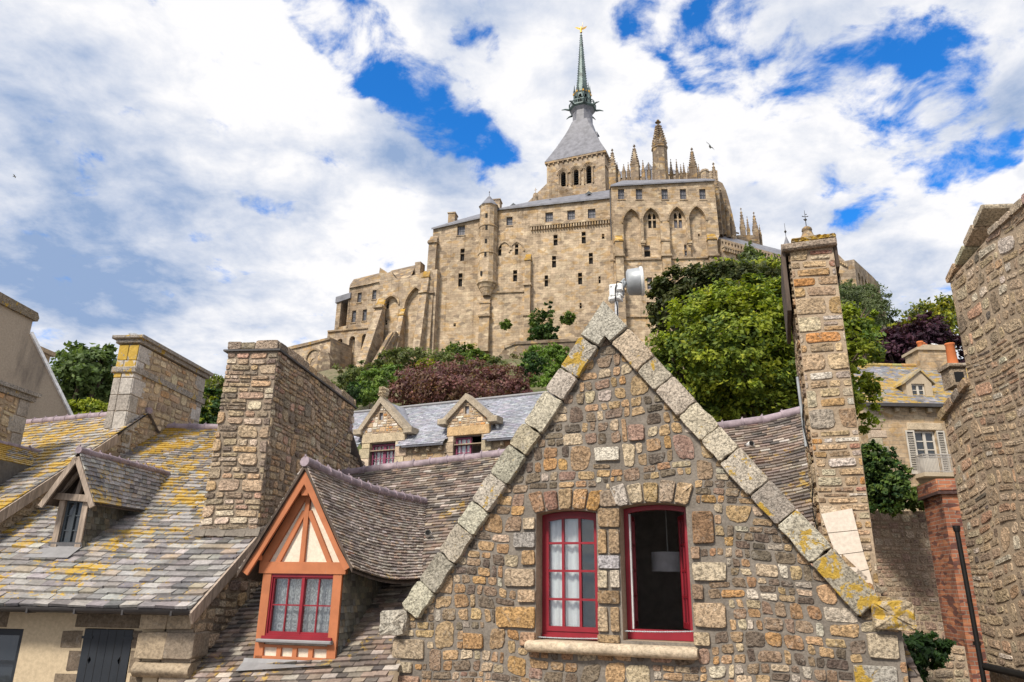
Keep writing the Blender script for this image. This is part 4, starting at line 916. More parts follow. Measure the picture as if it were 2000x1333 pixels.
# orange timber dormer
base = on_main(576, 1291); FD = Fr(base, radians(14))
def dormer():
    mbF = MB(); d0 = MB()
    u0 = (FD.px(497, 1285)[0] + FD.px(513, 1115)[0]) / 2; u1 = (FD.px(655, 1287)[0] + FD.px(668, 1110)[0]) / 2
    vb = base.z - .03; vt = FD.px(590, 1098)[1]; vbm = FD.px(590, 1121)[1]; pw = .115
    ap = FD.px(597, 921, .13); ua, va = ap
    fl = FD.px(474, 1117, .13); fr = FD.px(684, 1108, .13); half = (fr[0] - fl[0]) / 2; va_in = va - .16; um = (u0 + u1) / 2
    body = d0                                     # backing board of the front, sits just behind the timbers
    pl_ = MB(); Vt = lambda: None
    wx0, wx1 = FD.px(519, 1200)[0], FD.px(651, 1200)[0]; wy0, wy1 = FD.px(580, 1249)[1], FD.px(585, 1121)[1]
    sl = (va - fl[1]) / (ua - fl[0]); sr = (va - fr[1]) / (fr[0] - ua)
    topv = lambda u: va_in - (sl * (ua - u) if u < ua else sr * (u - ua))
    pl_.prism(FD, [(u0 + .03, vb), (u1 - .03, vb), (u1 - .03, topv(u1)), (ua, va_in), (u0 + .03, topv(u0))], -.10, -.035, 0, (1, 1, 1, 0), [[(wx0 + .02, wy0 + .02), (wx1 - .02, wy0 + .02), (wx1 - .02, wy1 - .02), (wx0 + .02, wy1 - .02)]])
    dm = pl_.build('dormer', [M['cream']], house)
    t = MB()
    def tim(a, b, w, k0=-.05, k1=0.0, m=0):
        a, b = Vector(a), Vector(b); d = (b - a).normalized(); nrm = Vector((-d.y, d.x)) * w / 2
        t.prism(FD, [tuple(a - nrm), tuple(b - nrm), tuple(b + nrm), tuple(a + nrm)], k0, k1, m)
    tim((u0 + pw / 2, vb), (u0 + pw / 2, vbm), pw); tim((u1 - pw / 2, vb), (u1 - pw / 2, vbm), pw)
    tim((u0 - .06, (vt + vbm) / 2), (u1 + .05, (vt + vbm) / 2), vt - vbm, k1=.012)
    # triangle: king post, long rafters, inner struts
    kx = ua; tim((kx, vt), (kx, va_in), .062, k1=.006)
    def rl(u_foot, off): return None
    for sgn in (-1, 1):
        foot = (um + sgn * (u1 - u0) * .5, vt)
        tim((um + sgn * ((u1 - u0) * .5 + .02), vt - .02), (ua + sgn * .0, va_in - .00), .11 if sgn < 0 else .09, k1=.004)      # under the slope
        tim((um + sgn * (u1 - u0) * .335, vt - .01), (ua + sgn * .035, va_in - .33), .062, k1=.002)
    # rails beside and under the window
    tim((u0, wy0 - .085), (u1, wy0 - .085), .03, k1=-.004)
    tim((u0 + .02, vb + .035), (u1 - .02, vb + .035), .07)
    for k in range(1, 4): u = u0 + pw + (u1 - u0 - 2 * pw) * k / 4; tim((u, vb), (u, wy0 - .07), .058, k1=-.002)
    t.build('timber_frame', [M['orange']], dm)
    # window
    w = MB(); w.prism(FD, [(wx0, wy0), (wx1, wy0), (wx1, wy1), (wx0, wy1)], -.10, -.012, 0, (1, 1, 1, 0), [[(wx0 + .035, wy0 + .055), (wx1 - .035, wy0 + .055), (wx1 - .035, wy1 - .04), (wx0 + .035, wy1 - .04)]])
    um2 = (wx0 + wx1) / 2; ih0, ih1 = wy0 + .05, wy1 - .035
    for a, b in ((wx0 + .03, um2 + .004), (um2 - .004, wx1 - .03)):
        w.prism(FD, [(a, ih0), (b, ih0), (b, ih1), (a, ih1)], -.075, -.03, 0, (1, 1, 1, 0), [[(a + .026, ih0 + .03), (b - .026, ih0 + .03), (b - .026, ih1 - .026), (a + .026, ih1 - .026)]])
        w.box(FD, (a + b) / 2 - .008, (a + b) / 2 + .008, ih0 + .02, ih1 - .02, -.06, -.036); w.box(FD, a + .02, b - .02, (ih0 + ih1) / 2 - .008, (ih0 + ih1) / 2 + .008, -.061, -.034)
    w.box(FD, um2 - .02, um2 + .02, ih0 + .002, ih1 - .002, -.045, -.02)
    w.box(FD, wx0 - .01, wx1 + .01, wy0 - .004, wy0 + .03, -.02, .03)
    w.build('window', [M['red']], dm)
    g = MB(); g.box(FD, wx0 + .03, wx1 - .03, ih0, ih1, -.060, -.056); g.build('pane', [M['clear']], dm)
    s = MB(); s.rbox(FD, wx0 - .06, wx1 + .03, wy0 - .045, wy0 - .005, -.03, .07, .01); s.build('sill', [M['lead']], dm)
    # dark space behind
    r = MB(); P = [FD.p(u, v, w_) for w_ in (-1.3, -.101) for v in (vb, vt) for u in (u0 + .05, u1 - .05)]
    r.add(P, [(0, 1, 3, 2), (0, 4, 5, 1), (2, 3, 7, 6), (0, 2, 6, 4), (1, 5, 7, 3)], 0); r.build('room', [M['room']], dm)
    # bargeboards and roof
    wo = .14; b = MB(); e = .055
    La, Ra = (fl[0], fl[1]), (fr[0], fr[1])
    for Q in (La, Ra):
        d = Vector((Q[0] - ua, Q[1] - va)); L = d.length; d.normalize(); nn = Vector((d.y, -d.x)) if Q is La else Vector((-d.y, d.x))
        if nn.y > 0: nn = -nn
        p0, p1 = Vector((ua, va)), Vector(Q); k = nn * .085
        b.prism(FD, [tuple(p0), tuple(p1), tuple(p1 + k), tuple(Vector((ua, va - abs(.085 / max(.2, -nn.y)))))], wo - .035, wo)
    b.box(FD, ua - .045, ua + .045, va - .30, va - .17, -.02, wo - .04)                                             # ridge purlin end
    zf = (fl[1] + fr[1]) / 2
    b.box(FD, fl[0] + .05, fl[0] + .20, fl[1] + .14, fl[1] + .20, .05, wo - .04); b.box(FD, fr[0] - .13, fr[0] - .04, fr[1] + .10, fr[1] + .17, -.02, wo - .02)
    b.build('bargeboard', [M['orange']], dm)
    rf = MB(); th = .10; back = 4.0
    R0 = (ua, va + .09); E = {1: (Ra[0] + .05, Ra[1] - .01), -1: (La[0] - .05, La[1] - .01)}
    # where ridge and eave lines run into the main roof
    def run(u, v):
        a, b_ = FD.p(u, v, wo + .03), FD.p(u, v, -6); d = b_ - a; tt = (RL - a).dot(MN) / d.dot(MN); return a, a + d * min(1, max(0, tt))
    rdg = (run(*R0)[0], on_main(829, 986) + Vector((0, 0, .03)))
    for sg in (1, -1):
        ev = run(*E[sg]) if sg < 0 else (run(*E[sg])[0], on_main(822, 1130)); evb = ev[1] - FD.N * .12 * -1
        # flared eave: a point a little above the eave pulled inwards
        mid = lambda p, q_: p + (q_ - p) * .30 - Vector((0, 0, .05))
        fL = [ev[0], mid(ev[0], rdg[0]), rdg[0]]; fR = [ev[1] - FD.N * .05, mid(ev[1], rdg[1]), rdg[1] - FD.N * .05]
        S = ruled(fL, fR) if sg > 0 else ruled(fR, fL)
        S2 = (lambda S: lambda a, tt: S(a, tt) - Vector((0, 0, .07)) * sin(pi * a))(S)
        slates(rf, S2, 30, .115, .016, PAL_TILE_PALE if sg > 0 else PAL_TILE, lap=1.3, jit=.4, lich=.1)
        N_ = 8
        for i in range(N_):
            for j in range(4):
                c4 = [S2(a, tt) for a, tt in ((i / N_, j / 4), ((i + 1) / N_, j / 4), ((i + 1) / N_, (j + 1) / 4), (i / N_, (j + 1) / 4))]
                rf.quad(*[p - Vector((0, 0, .004)) for p in c4], 0, (.07, .055, .045, 0)); rf.quad(*[p - Vector((0, 0, .05)) for p in c4][::-1], 1)
        rf.quad(S2(0 if sg > 0 else 1, 0), S2(0 if sg > 0 else 1, 1), S2(0 if sg > 0 else 1, 1) - Vector((0, 0, .06)), S2(0 if sg > 0 else 1, 0) - Vector((0, 0, .06)), 1)
    ro = rf.build('dormer_roof', [M['tile'], M['darkwood']], dm)
    rt = MB(); ridge_tiles(rt, [rdg[0] + (rdg[1] - rdg[0]) * i / 6 + Vector((0, 0, .03 - .07 * sin(pi * i / 6))) for i in range(7)], .06, .24, cleat=True); rt.build('ridge_tiles', [M['ridge']], dm)
    # slate hung cheeks
    for sg, uu in ((1, u1), (-1, u0)):
        ch = MB(); A0 = FD.p(uu, vb, -.04); A1 = FD.p(uu, vt + .02, -.04)
        d = -FD.N; tt = (RL - A1).dot(MN) / d.dot(MN) + .15; B1 = A1 + d * tt
        A0b = A0 - Vector((0, 0, .1))
        S = ruled([A0b, A1], [A0b + d * tt, B1]) if sg > 0 else ruled([A0b + d * tt, B1], [A0b, A1])
        slates(ch, S, 17, .10, .012, PAL_HUNG, jit=.35)
        ch.add([A0b, A0b + d * tt, B1, A1], [(0, 1, 2, 3)], 0, (.06, .055, .045, 0)); ch.build('slate_cheek', [M['hung_slate']], dm)
    fl_ = MB(); u_ = .02
    for i in range(6):
        a0, a1 = u0 - .12 + (u1 - u0 + .14) * i / 6, u0 - .12 + (u1 - u0 + .14) * (i + 1) / 6
        up = [FD.p(a0, vb + .04, .012), FD.p(a1, vb + .04, .012)]; mid = [FD.p(a0, vb - .005, .03), FD.p(a1, vb - .005, .03)]
        lo = [];
        for p in mid[::-1]:
            q_ = p + FD.N * .13 - Vector((0, 0, .0)); l = FM.loc(q_); lo.append(FM.p(l[0], main_z(l[0], l[2]) + .045, l[2]))
        fl_.quad(up[0], mid[0], mid[1], up[1]); fl_.quad(mid[0], lo[1], lo[0], mid[1]) if False else fl_.quad(lo[1], lo[0], mid[1], mid[0])
    fl_.build('lead_apron', [M['lead']], dm)
    drape(FD, wx0 + .05, wx1 - .05, ih0 - .01, ih1 + .01, -.13, 7, M['lace'], 'lace_curtain', 'white lace net curtain behind the red window of the orange timber dormer', 'curtain', amp=.012)
dormer()

# tall chimney at the right end of that roof
FC = frame(1590, 480, 8.15, 20)
def tall_chimney():
    mb = MB(); u0 = (FC.px(1541, 500)[0] + FC.px(1602, 1000)[0]) / 2; u1 = (FC.px(1628, 480)[0] + FC.px(1712, 1100)[0]) / 2
    vt = FC.px(1585, 487)[1]; vb = -3.5; dp = 1.3
    global TC; TC = (u0, u1, vt)
    rubble(mb, FC, [(u0, vb), (u1, vb), (u1, vt), (u0, vt)], [], band=(.19, .28), wid=(.13, .42), joint=.024, bulge=.014, pal=PAL_PALE, rnd=.3, jit=.10, split=(.35, .5, .15), lich_fn=lambda u, v: .35 if random.random() < .06 else 0, wave=.02)
    for r in [(1545, 575, 1572, 602, (.66, .6, .5)), (1613, 572, 1645, 597, (.72, .68, .62)), (1622, 632, 1655, 660, (.74, .72, .69)), (1560, 640, 1612, 665, (.56, .30, .10))]: pass
    FCl = FC.turned(u0, 0, pi / 2)                    # left side; its u runs towards the viewer
    FCl = Fr(FC.p(u0, 0, -dp), FC.phi + pi / 2)
    rubble(mb, FCl, [(0, vb), (dp, vb), (dp, vt), (0, vt)], [], band=(.2, .3), wid=(.12, .34), joint=.03, bulge=.02, pal=PAL_TAN, rnd=.3, wave=.02)
    mb.box(FC, u0 + .004, u1 - .004, vb - 4, vt, -dp, 0, 0)
    ch = mb.build('tall_chimney', [M['mortar_warm'], M['granite']], house)
    c = MB(); c.rbox(FC, u0 - .09, u1 + .04, vt - .01, vt + .085, -dp - .1, .09, .02, 0, (.33, .26, .20, .1))
    c.box(FC, u0 - .10, u0 - .05, vt - .78, vt - .012, -dp - .05, .02, 1)
    c.box(FC, u1 + .005, u1 + .04, vt - .28, vt - .012, -dp - .05, .02, 1)
    for k in range(5): a = u0 + .03 + (u1 - u0 - .1) * k / 5; put_stone(c, FC, rounded(a, a + .2, vt + .085, vt + .085 + random.uniform(.05, .09), .4, .1), .06, 0, (.42, .33, .2, .6), base=-.6)
    c.build('chimney_cap', [M['coping'], M['darkwood']], ch)
    w = MB(); L = [(1603, 1004, 1664, 993, 1675, 1036, 1616, 1042), (1616, 1042, 1675, 1036, 1686, 1078, 1632, 1085), (1632, 1085, 1686, 1078, 1697, 1112, 1655, 1122), (1655, 1122, 1697, 1112, 1712, 1168, 1690, 1165)]
    for q8 in L:
        P = [FC.px(q8[i], q8[i + 1], .03) for i in (0, 2, 4, 6)]; cu = sum(p[0] for p in P) / 4; cv = sum(p[1] for p in P) / 4
        P = [(cu + (p[0] - cu) * .985, cv + (p[1] - cv) * .97) for p in P][::-1]; w.prism(FC, P, -.1, .055)
    w.build('pale_stone_flashing', [M['white_stone']], ch)
    cb = MB(); P = [FC.p(u0 - .03, vt - 1.9 - i * .14, -.2 - .02 * sin(i * 1.7)) + FC.U * (-.03 * sin(i * .9)) for i in range(14)]; cb.tube(P, .008, 5); cb.tube([FC.p(u0 - .06, vt - 1.55, -.25), FC.p(u0 - .05, vt - 2.4, -.25)], .02, 6, 1); cb.build('cable', [M['black'], M['grey_metal']], ch)
tall_chimney()

# radio drum on its pole behind the apex
def antenna():
    D = 8.65; c = at_D(1238, 551, D); k = D / 1480
    t = thing('radio_antenna', 'grey drum radio antenna with its pale box on a pole behind the gable apex', 'antenna', at_D(1203, 640, D))
    ax = Vector((.985, -.13, .06)); mb = MB()
    mb.lathe(c - ax * .115, [(0, .02), (.14, .025), (.168, .045), (.180, .20)], 32, axis=ax, sm=True); mb.build('drum', [M['grey_metal']], t)
    mb = MB(); mb.lathe(c - ax * .115, [(.178, .195), (.19, .197), (.192, .225), (.183, .235), (0, .242)], 32, axis=ax, sm=True); mb.build('radome', [M['white_metal']], t)
    mb = MB(); p = at_D(1203, 640, D); mb.tube([p - Vector((0, 0, .4)), at_D(1204, 575, D)], .024, 12, sm=True); mb.build('pole', [M['steel']], t)
    F = Fr(at_D(1206, 570, D), radians(25)); z = at_D(1206, 570, D).z; b = MB()
    b.rbox(F, -.10, .07, z - .08, z + .10, -.05, .05, .02); b.rbox(F, -.11, .05, z - .13, z - .07, -.06, .06, .02); b.rbox(F, -.01, .09, z - .02, z + .07, .045, .085, .015)
    for (u, v) in ((-.07, .07), (.03, .07), (-.07, -.05), (.0, -.1)): b.lathe(F.p(u, z + v, .052), [(.012, 0), (.012, .012), (0, .014)], 8, axis=F.N)
    b.build('radio_box', [M['white_metal']], t)
    b = MB(); b.tube([F.p(.06, z + .03, .03), c - ax * .12], .035, 10); b.tube([F.p(.05, z + .11, 0), c - ax * .12 + Vector((0, 0, .05))], .018, 8); b.box(F, .05, .085, z - .05, z + .12, -.04, .03); b.build('bracket', [M['grey_metal']], t)
    b = MB(); b.tube([F.p(.085, z + .08, .06), F.p(.03, z + .10, .10), F.p(.0, z + .0, .10), F.p(-.01, z - .12, .075), F.p(.0, z - .22, .04), F.p(-.005, z - .5, .03)], .008, 6); b.build('cable', [M['black']], t)
antenna()
# ------------------------------------------------------------------ the lichened slate house on the left
SD = Vector((.105, .9945, 0)); SN = Vector((.9945, -.105, 0))
E0 = at_D(375, 1189, 9.4); FL = Fr(E0, radians(6))           # eave line, u runs right
TANL = tan(radians(32))
lhouse = thing('lichen_roof_house', 'low house with black shutters, little wooden dormer and orange lichen on grey slates', 'house', (E0.x - 3, E0.y + 1.5, GROUND))
def l_pt(u, d, lift=0.0): return FL.p(u, E0.z + TANL * d + lift, -d)
LNRM = (FL.p(1, E0.z, 0) - FL.p(0, E0.z, 0)).cross(l_pt(0, 1) - l_pt(0, 0)).normalized()
def on_left(x, y): return hit(x, y, E0, LNRM)
RD = FL.loc(on_left(430, 838)); DR = -RD[2]                  # depth of the ridge behind the eave
def left_roof():
    mb = MB(); k = 0.0
    cR = [l_pt(0, -.02, .0), l_pt(.0, .5, -.02), l_pt(.02, DR)]
    uleft = FL.loc(on_left(262, 848))[0]
    # left edge follows the neighbour's wall
    pb = on_left(0, 1041); lb = FL.loc(pb)
    ub = lb[0] + (lb[0] - uleft) / (DR + lb[2]) * (-lb[2])    # continued down to the eave
    cL = [l_pt(ub, -.02), l_pt(ub + (uleft - ub) * .12, DR * .12, -.02), l_pt(uleft, DR)]
    S = ruled(cL, cR)
    S2 = lambda a, t: S(a, t) + Vector((0, 0, .05)) * sin(a * 5 + 1) * sin(pi * t) + Vector((0, 0, .02 * sin(a * 11) * t))
    global LS; LS = S2
    rows = 34; mbS = mb
    for r0, r1, n, wd in ((0, .26, 11, .22), (.26, .58, 16, .185), (.58, 1.0, 25, .155)):
        slates(mb, S2, n, wd, .026, PAL_LEFT, t0=r0, t1=r1, jit=.5, lap=1.3, lich=lambda a, t: max(0, .50 + .25 * t - 1.1 * max(0, a - .40) * (1 - t)))
    for i in range(16):
        for j in range(8): mb.quad(*[S2(a, t) - LNRM * .012 for a, t in ((i / 16, j / 8), ((i + 1) / 16, j / 8), ((i + 1) / 16, (j + 1) / 8), (i / 16, (j + 1) / 8))], 0, (.12, .11, .11, 0))
    u0, u1 = ub, .02
    mb.quad(l_pt(uleft, DR), l_pt(.02, DR), FL.p(.02, E0.z, -2 * DR), FL.p(uleft, E0.z, -2 * DR), 0, (.25, .23, .23, 0))
    o = mb.build('slate_roof', [M['slate_lichen']], lhouse)
    r = MB(); ridge_tiles(r, [S2(i / 6, 1) + Vector((0, 0, .03)) for i in range(7)], .08, .33, c=(.9, .6, .5)); r.build('ridge_tiles', [M['ridge']], o)
    g = MB(); n = 8
    L_ = [FL.p(u, E0.z - .045, .05) for u in (ub, .03)]
    V = []
    for P in L_:
        for rr in (.062, .056):
            for i in range(n + 1): t = pi + pi * i / n; V.append(P + FL.N * rr * cos(t) + Vector((0, 0, rr * sin(t) + .03)))
    m_ = n + 1; fs = [(i, i + 1, 2 * m_ + i + 1, 2 * m_ + i) for i in range(n)] + [(m_ + i + 1, m_ + i, 3 * m_ + i, 3 * m_ + i + 1) for i in range(n)] + [(i + 1, i, m_ + i, m_ + i + 1) for i in range(n)] + [(2 * m_ + i, 2 * m_ + i + 1, 3 * m_ + i + 1, 3 * m_ + i) for i in range(n)]
    g.add(V, fs, 0, (1, 1, 1, 0), True)
    for k in range(4): u = -.2 - k * .62; g.box(FL, u - .012, u + .012, E0.z - .085, E0.z - .02, -.05, .11)
    g.build('gutter', [M['gutter']], lhouse)
    b = MB(); b.beam(l_pt(.035, -.06, -.075), l_pt(.035, 1.75, -.075), .03, .15); b.build('verge_board', [M['wood']], lhouse)
    return ub, uleft
UB, ULF = left_roof()
def left_walls():
    F = FL.off(-.28); z1 = E0.z - .06; mb = MB()
    wx = [(F.px(157, 1280)[0], F.px(254, 1280)[0], F.px(200, 1345)[1] - .9, F.px(205, 1228)[1]), (F.px(-70, 1280)[0], F.px(36, 1280)[0], F.px(0, 1345)[1] - .9, F.px(10, 1228)[1])]
    hl = [[(a, c), (b, c), (b, d), (a, d)] for a, b, c, d in wx]
    uc = F.px(272, 1260)[0]
    mb.prism(F, [(UB, GROUND), (uc + .3, GROUND), (uc + .3, z1 + .06), (UB, z1 + .06)], -.4, 0, 0, (1, 1, 1, 0), hl)
    o = mb.build('front_wall', [M['beige']], lhouse)
    s = MB(); br = [(.155, .12, .085), (.13, .10, .075), (.18, .14, .10), (.20, .155, .11)]
    for (x0, y0, x1, y1) in [(150, 1196, 272, 1229), (122, 1230, 158, 1268), (135, 1270, 156, 1312), (108, 1314, 155, 1345), (254, 1230, 274, 1268), (256, 1270, 274, 1316), (254, 1318, 275, 1360)]:
        stone_px(s, F, x0, y0, x1, y1, random.choice(br), .006, 0, rnd=.05, joint=.012)
    s.build('stone_surround', [M['dressed']], lhouse); s = MB(); stone_px(s, F, -70, 1190, 14, 1226, br[0], .006, 0, rnd=.05); s.build('stone_surround', [M['dressed']], lhouse)
    # closed black shutters with diamond holes
    a, b, c, d = wx[0]; m = (a + b) / 2
    for p, q, k in ((a + .01, m - .002, 0), (m + .002, b - .005, 1)):
        sh = MB(); uu = (p + q) / 2 + (.04 if k else -.03); vv = F.px(200, 1290)[1]; dd = [(uu - .022, vv), (uu, vv + .045), (uu + .022, vv), (uu, vv - .045)]
        sh.prism(F, [(p, c + .01), (q, c + .01), (q, d - .01), (p, d - .01)], -.04, .012, 0, (1, 1, 1, 0), [dd]); sh.box(F, p - .02 if k == 0 else q - .12, p + .12 if k == 0 else q + .02, d - .12, d - .09, .012, .022)
        for t in (.33, .66): u_ = p + (q - p) * t; sh.box(F, u_ - .003, u_ + .003, c + .02, d - .02, .0125, .0135, 1)
        sh.build('shutter', [M['shutter'], M['black']], lhouse)
    a, b, c, d = wx[1]; w = MB(); w.prism(F, [(a, c), (b, c), (b, d), (a, d)], -.10, -.04, 0, (1, 1, 1, 0), [[(a + .06, c + .06), (b - .07, c + .06), (b - .07, d - .08), (a + .06, d - .08)]])
    w.box(F, a + .05, b - .06, d - .42, d - .38, -.09, -.05); wo = w.build('window', [M['shutter']], lhouse); g = MB(); g.box(F, a + .05, b - .06, c + .05, d - .07, -.085, -.08); g.build('pane', [M['pane']], wo)
    # dressed corner with a rounded corbel
    c_ = MB(); FQ = FL.off(-.20); D_ = [(.33, .26, .18), (.29, .23, .165), (.37, .29, .20), (.25, .20, .15)]
    for (x0, y0, x1, y1) in [(277, 1199, 327, 1231), (329, 1199, 376, 1231), (271, 1233, 322, 1290), (324, 1233, 377, 1290)]:
        stone_px(c_, FQ, x0, y0, x1, y1, random.choice(D_), .03, 0, rnd=.08, base=-.35)
    a = FQ.px(262, 1293); b = FQ.px(368, 1326); um = [a[0], b[0]]; V = []; pr = [(-.3, a[1])] + [(-.02 + .07 * sin(pi * i / 8), a[1] - (a[1] - b[1]) * i / 8) for i in range(9)] + [(-.3, b[1])]
    for u in um:
        for w, v in pr: V.append(FQ.p(u, v, w))
    K = len(pr); c_.add(V, [(j, K + j, K + j + 1, j + 1) for j in range(K - 1)], 0, (.34, .27, .19, 0), True); c_.add(V[:K], [tuple(range(K))], 0, (.3, .24, .17, 0)); c_.add(V[K:], [tuple(range(K))[::-1]], 0, (.3, .24, .17, 0))
    c_.build('corner_corbel', [M['dressed']], lhouse)
    # rubble side wall facing the other house
    S0 = FL.p(-.06, 0, -.22); FS = Fr(S0, SA); sw = MB(); P = [(0, -3.4), (6.4, -3.4), (6.4, E0.z + TANL * (4.6) - .05), (4.4, E0.z + TANL * (4.6) - .05), (0, E0.z + .06)]
    FSv = FS
    rubble(sw, FS, P, [], band=(.2, .34), wid=(.12, .34), joint=.022, bulge=.022, pal=PAL_CHIM, rnd=.45, jit=.16, lich=0, wave=.04)
    sw.prism(FS, [(0, GROUND), (6.4, GROUND)] + P[2:], -.35, 0.0, 0); sw.build('side_wall', [M['mortar_dark'], M['rubble']], lhouse)
left_walls()
def big_chimney():
    b0 = on_left(398, 1044); F = Fr(b0 + Vector((0, -.02, 0)), radians(6))
    u0 = (F.px(395, 1040)[0] + F.px(448, 690)[0]) / 2 - .02; u1 = (F.px(541, 686)[0]) + .02; vt = F.px(500, 687)[1]; vb = b0.z - .3
    ub0, ub1 = F.px(388, 1040)[0] - .0, F.px(510, 1000)[0]
    m = MB(); ln = 3.92
    P = [(ub0, vb), (u1 + .02, vb), (u1, vt), (u0 + .01, vt)]
    lf = lich_spots(F, [(430, 640, .1), (455, 860, .3), (440, 950, .3)], .4)
    rubble(m, F, P, [], band=(.17, .25), wid=(.14, .38), joint=.02, bulge=.018, pal=PAL_CHIM, rnd=.35, jit=.14, split=(.4, .5, .1), lich_fn=lf, wave=.02)
    FR_ = Fr(F.p(u1, 0, 0), SA); Q = [(0, vb - 1.2), (ln, vb - 1.2), (ln, vt), (0, vt)]
    rubble(m, FR_, Q, [], band=(.17, .28), wid=(.10, .28), joint=.02, bulge=.017, pal=PAL_CHIM, rnd=.4, jit=.16, lich_fn=lambda u, v: .3 if random.random() < .06 else 0, wave=.03)
    m.prism(F, [(ub0 + .02, vb - 2), (u1 - .004, vb - 2), (u1 - .004, vt), (u0 + .02, vt)], -ln, -.004, 0)
    o = m.build('big_chimney', [M['mortar_dark'], M['rubble']], lhouse)
    c = MB(); c.box(F, u0 - .05, u1 + .05, vt, vt + .028, -ln - .05, .05, 0, (.07, .065, .065, 0)); c.build('slate_ledge', [M['hung_slate']], o)
    c = MB(); v0, v1 = vt + .03, vt + .17
    us = [u0 - .01, u0 + .22, u0 + .45, u1]
    for a, b in zip(us[:-1], us[1:]): put_stone(c, F, rounded(a, b, v0, v1 + random.uniform(-.03, .02), .22, .08), .03, 0, (*pick(PAL_CHIM), .1), base=-.4, tilt=.1)
    x = 0
    while x < ln - .05:
        w = random.uniform(.22, .42); w = min(w, ln - x); put_stone(c, FR_, rounded(x, x + w, v0, v1 + random.uniform(-.03, .02), .2, .08), .03, 0, (*pick(PAL_CHIM), .05), base=-.5, tilt=.1); x += w
    c.build('cap_stones', [M['coping']], o)
    f = MB(); n = 10
    for i in range(n):
        a0, a1 = ub0 - .08 + (u1 - ub0 + .14) * i / n, ub0 - .08 + (u1 - ub0 + .14) * (i + 1) / n
        lo = []
        for a in (a0, a1):
            l = FL.loc(F.p(a, 0, .07 + .01 * sin(i * 2))); lo.append(l_pt(l[0], -l[2], .03))
        up = []
        for a in (a0, a1):
            l = FL.loc(F.p(a, 0, .0)); up.append(l_pt(l[0], -l[2], .12))
        f.quad(lo[0], lo[1], up[1], up[0])
    f.build('mortar_fillet', [M['mortar']], o)
big_chimney()
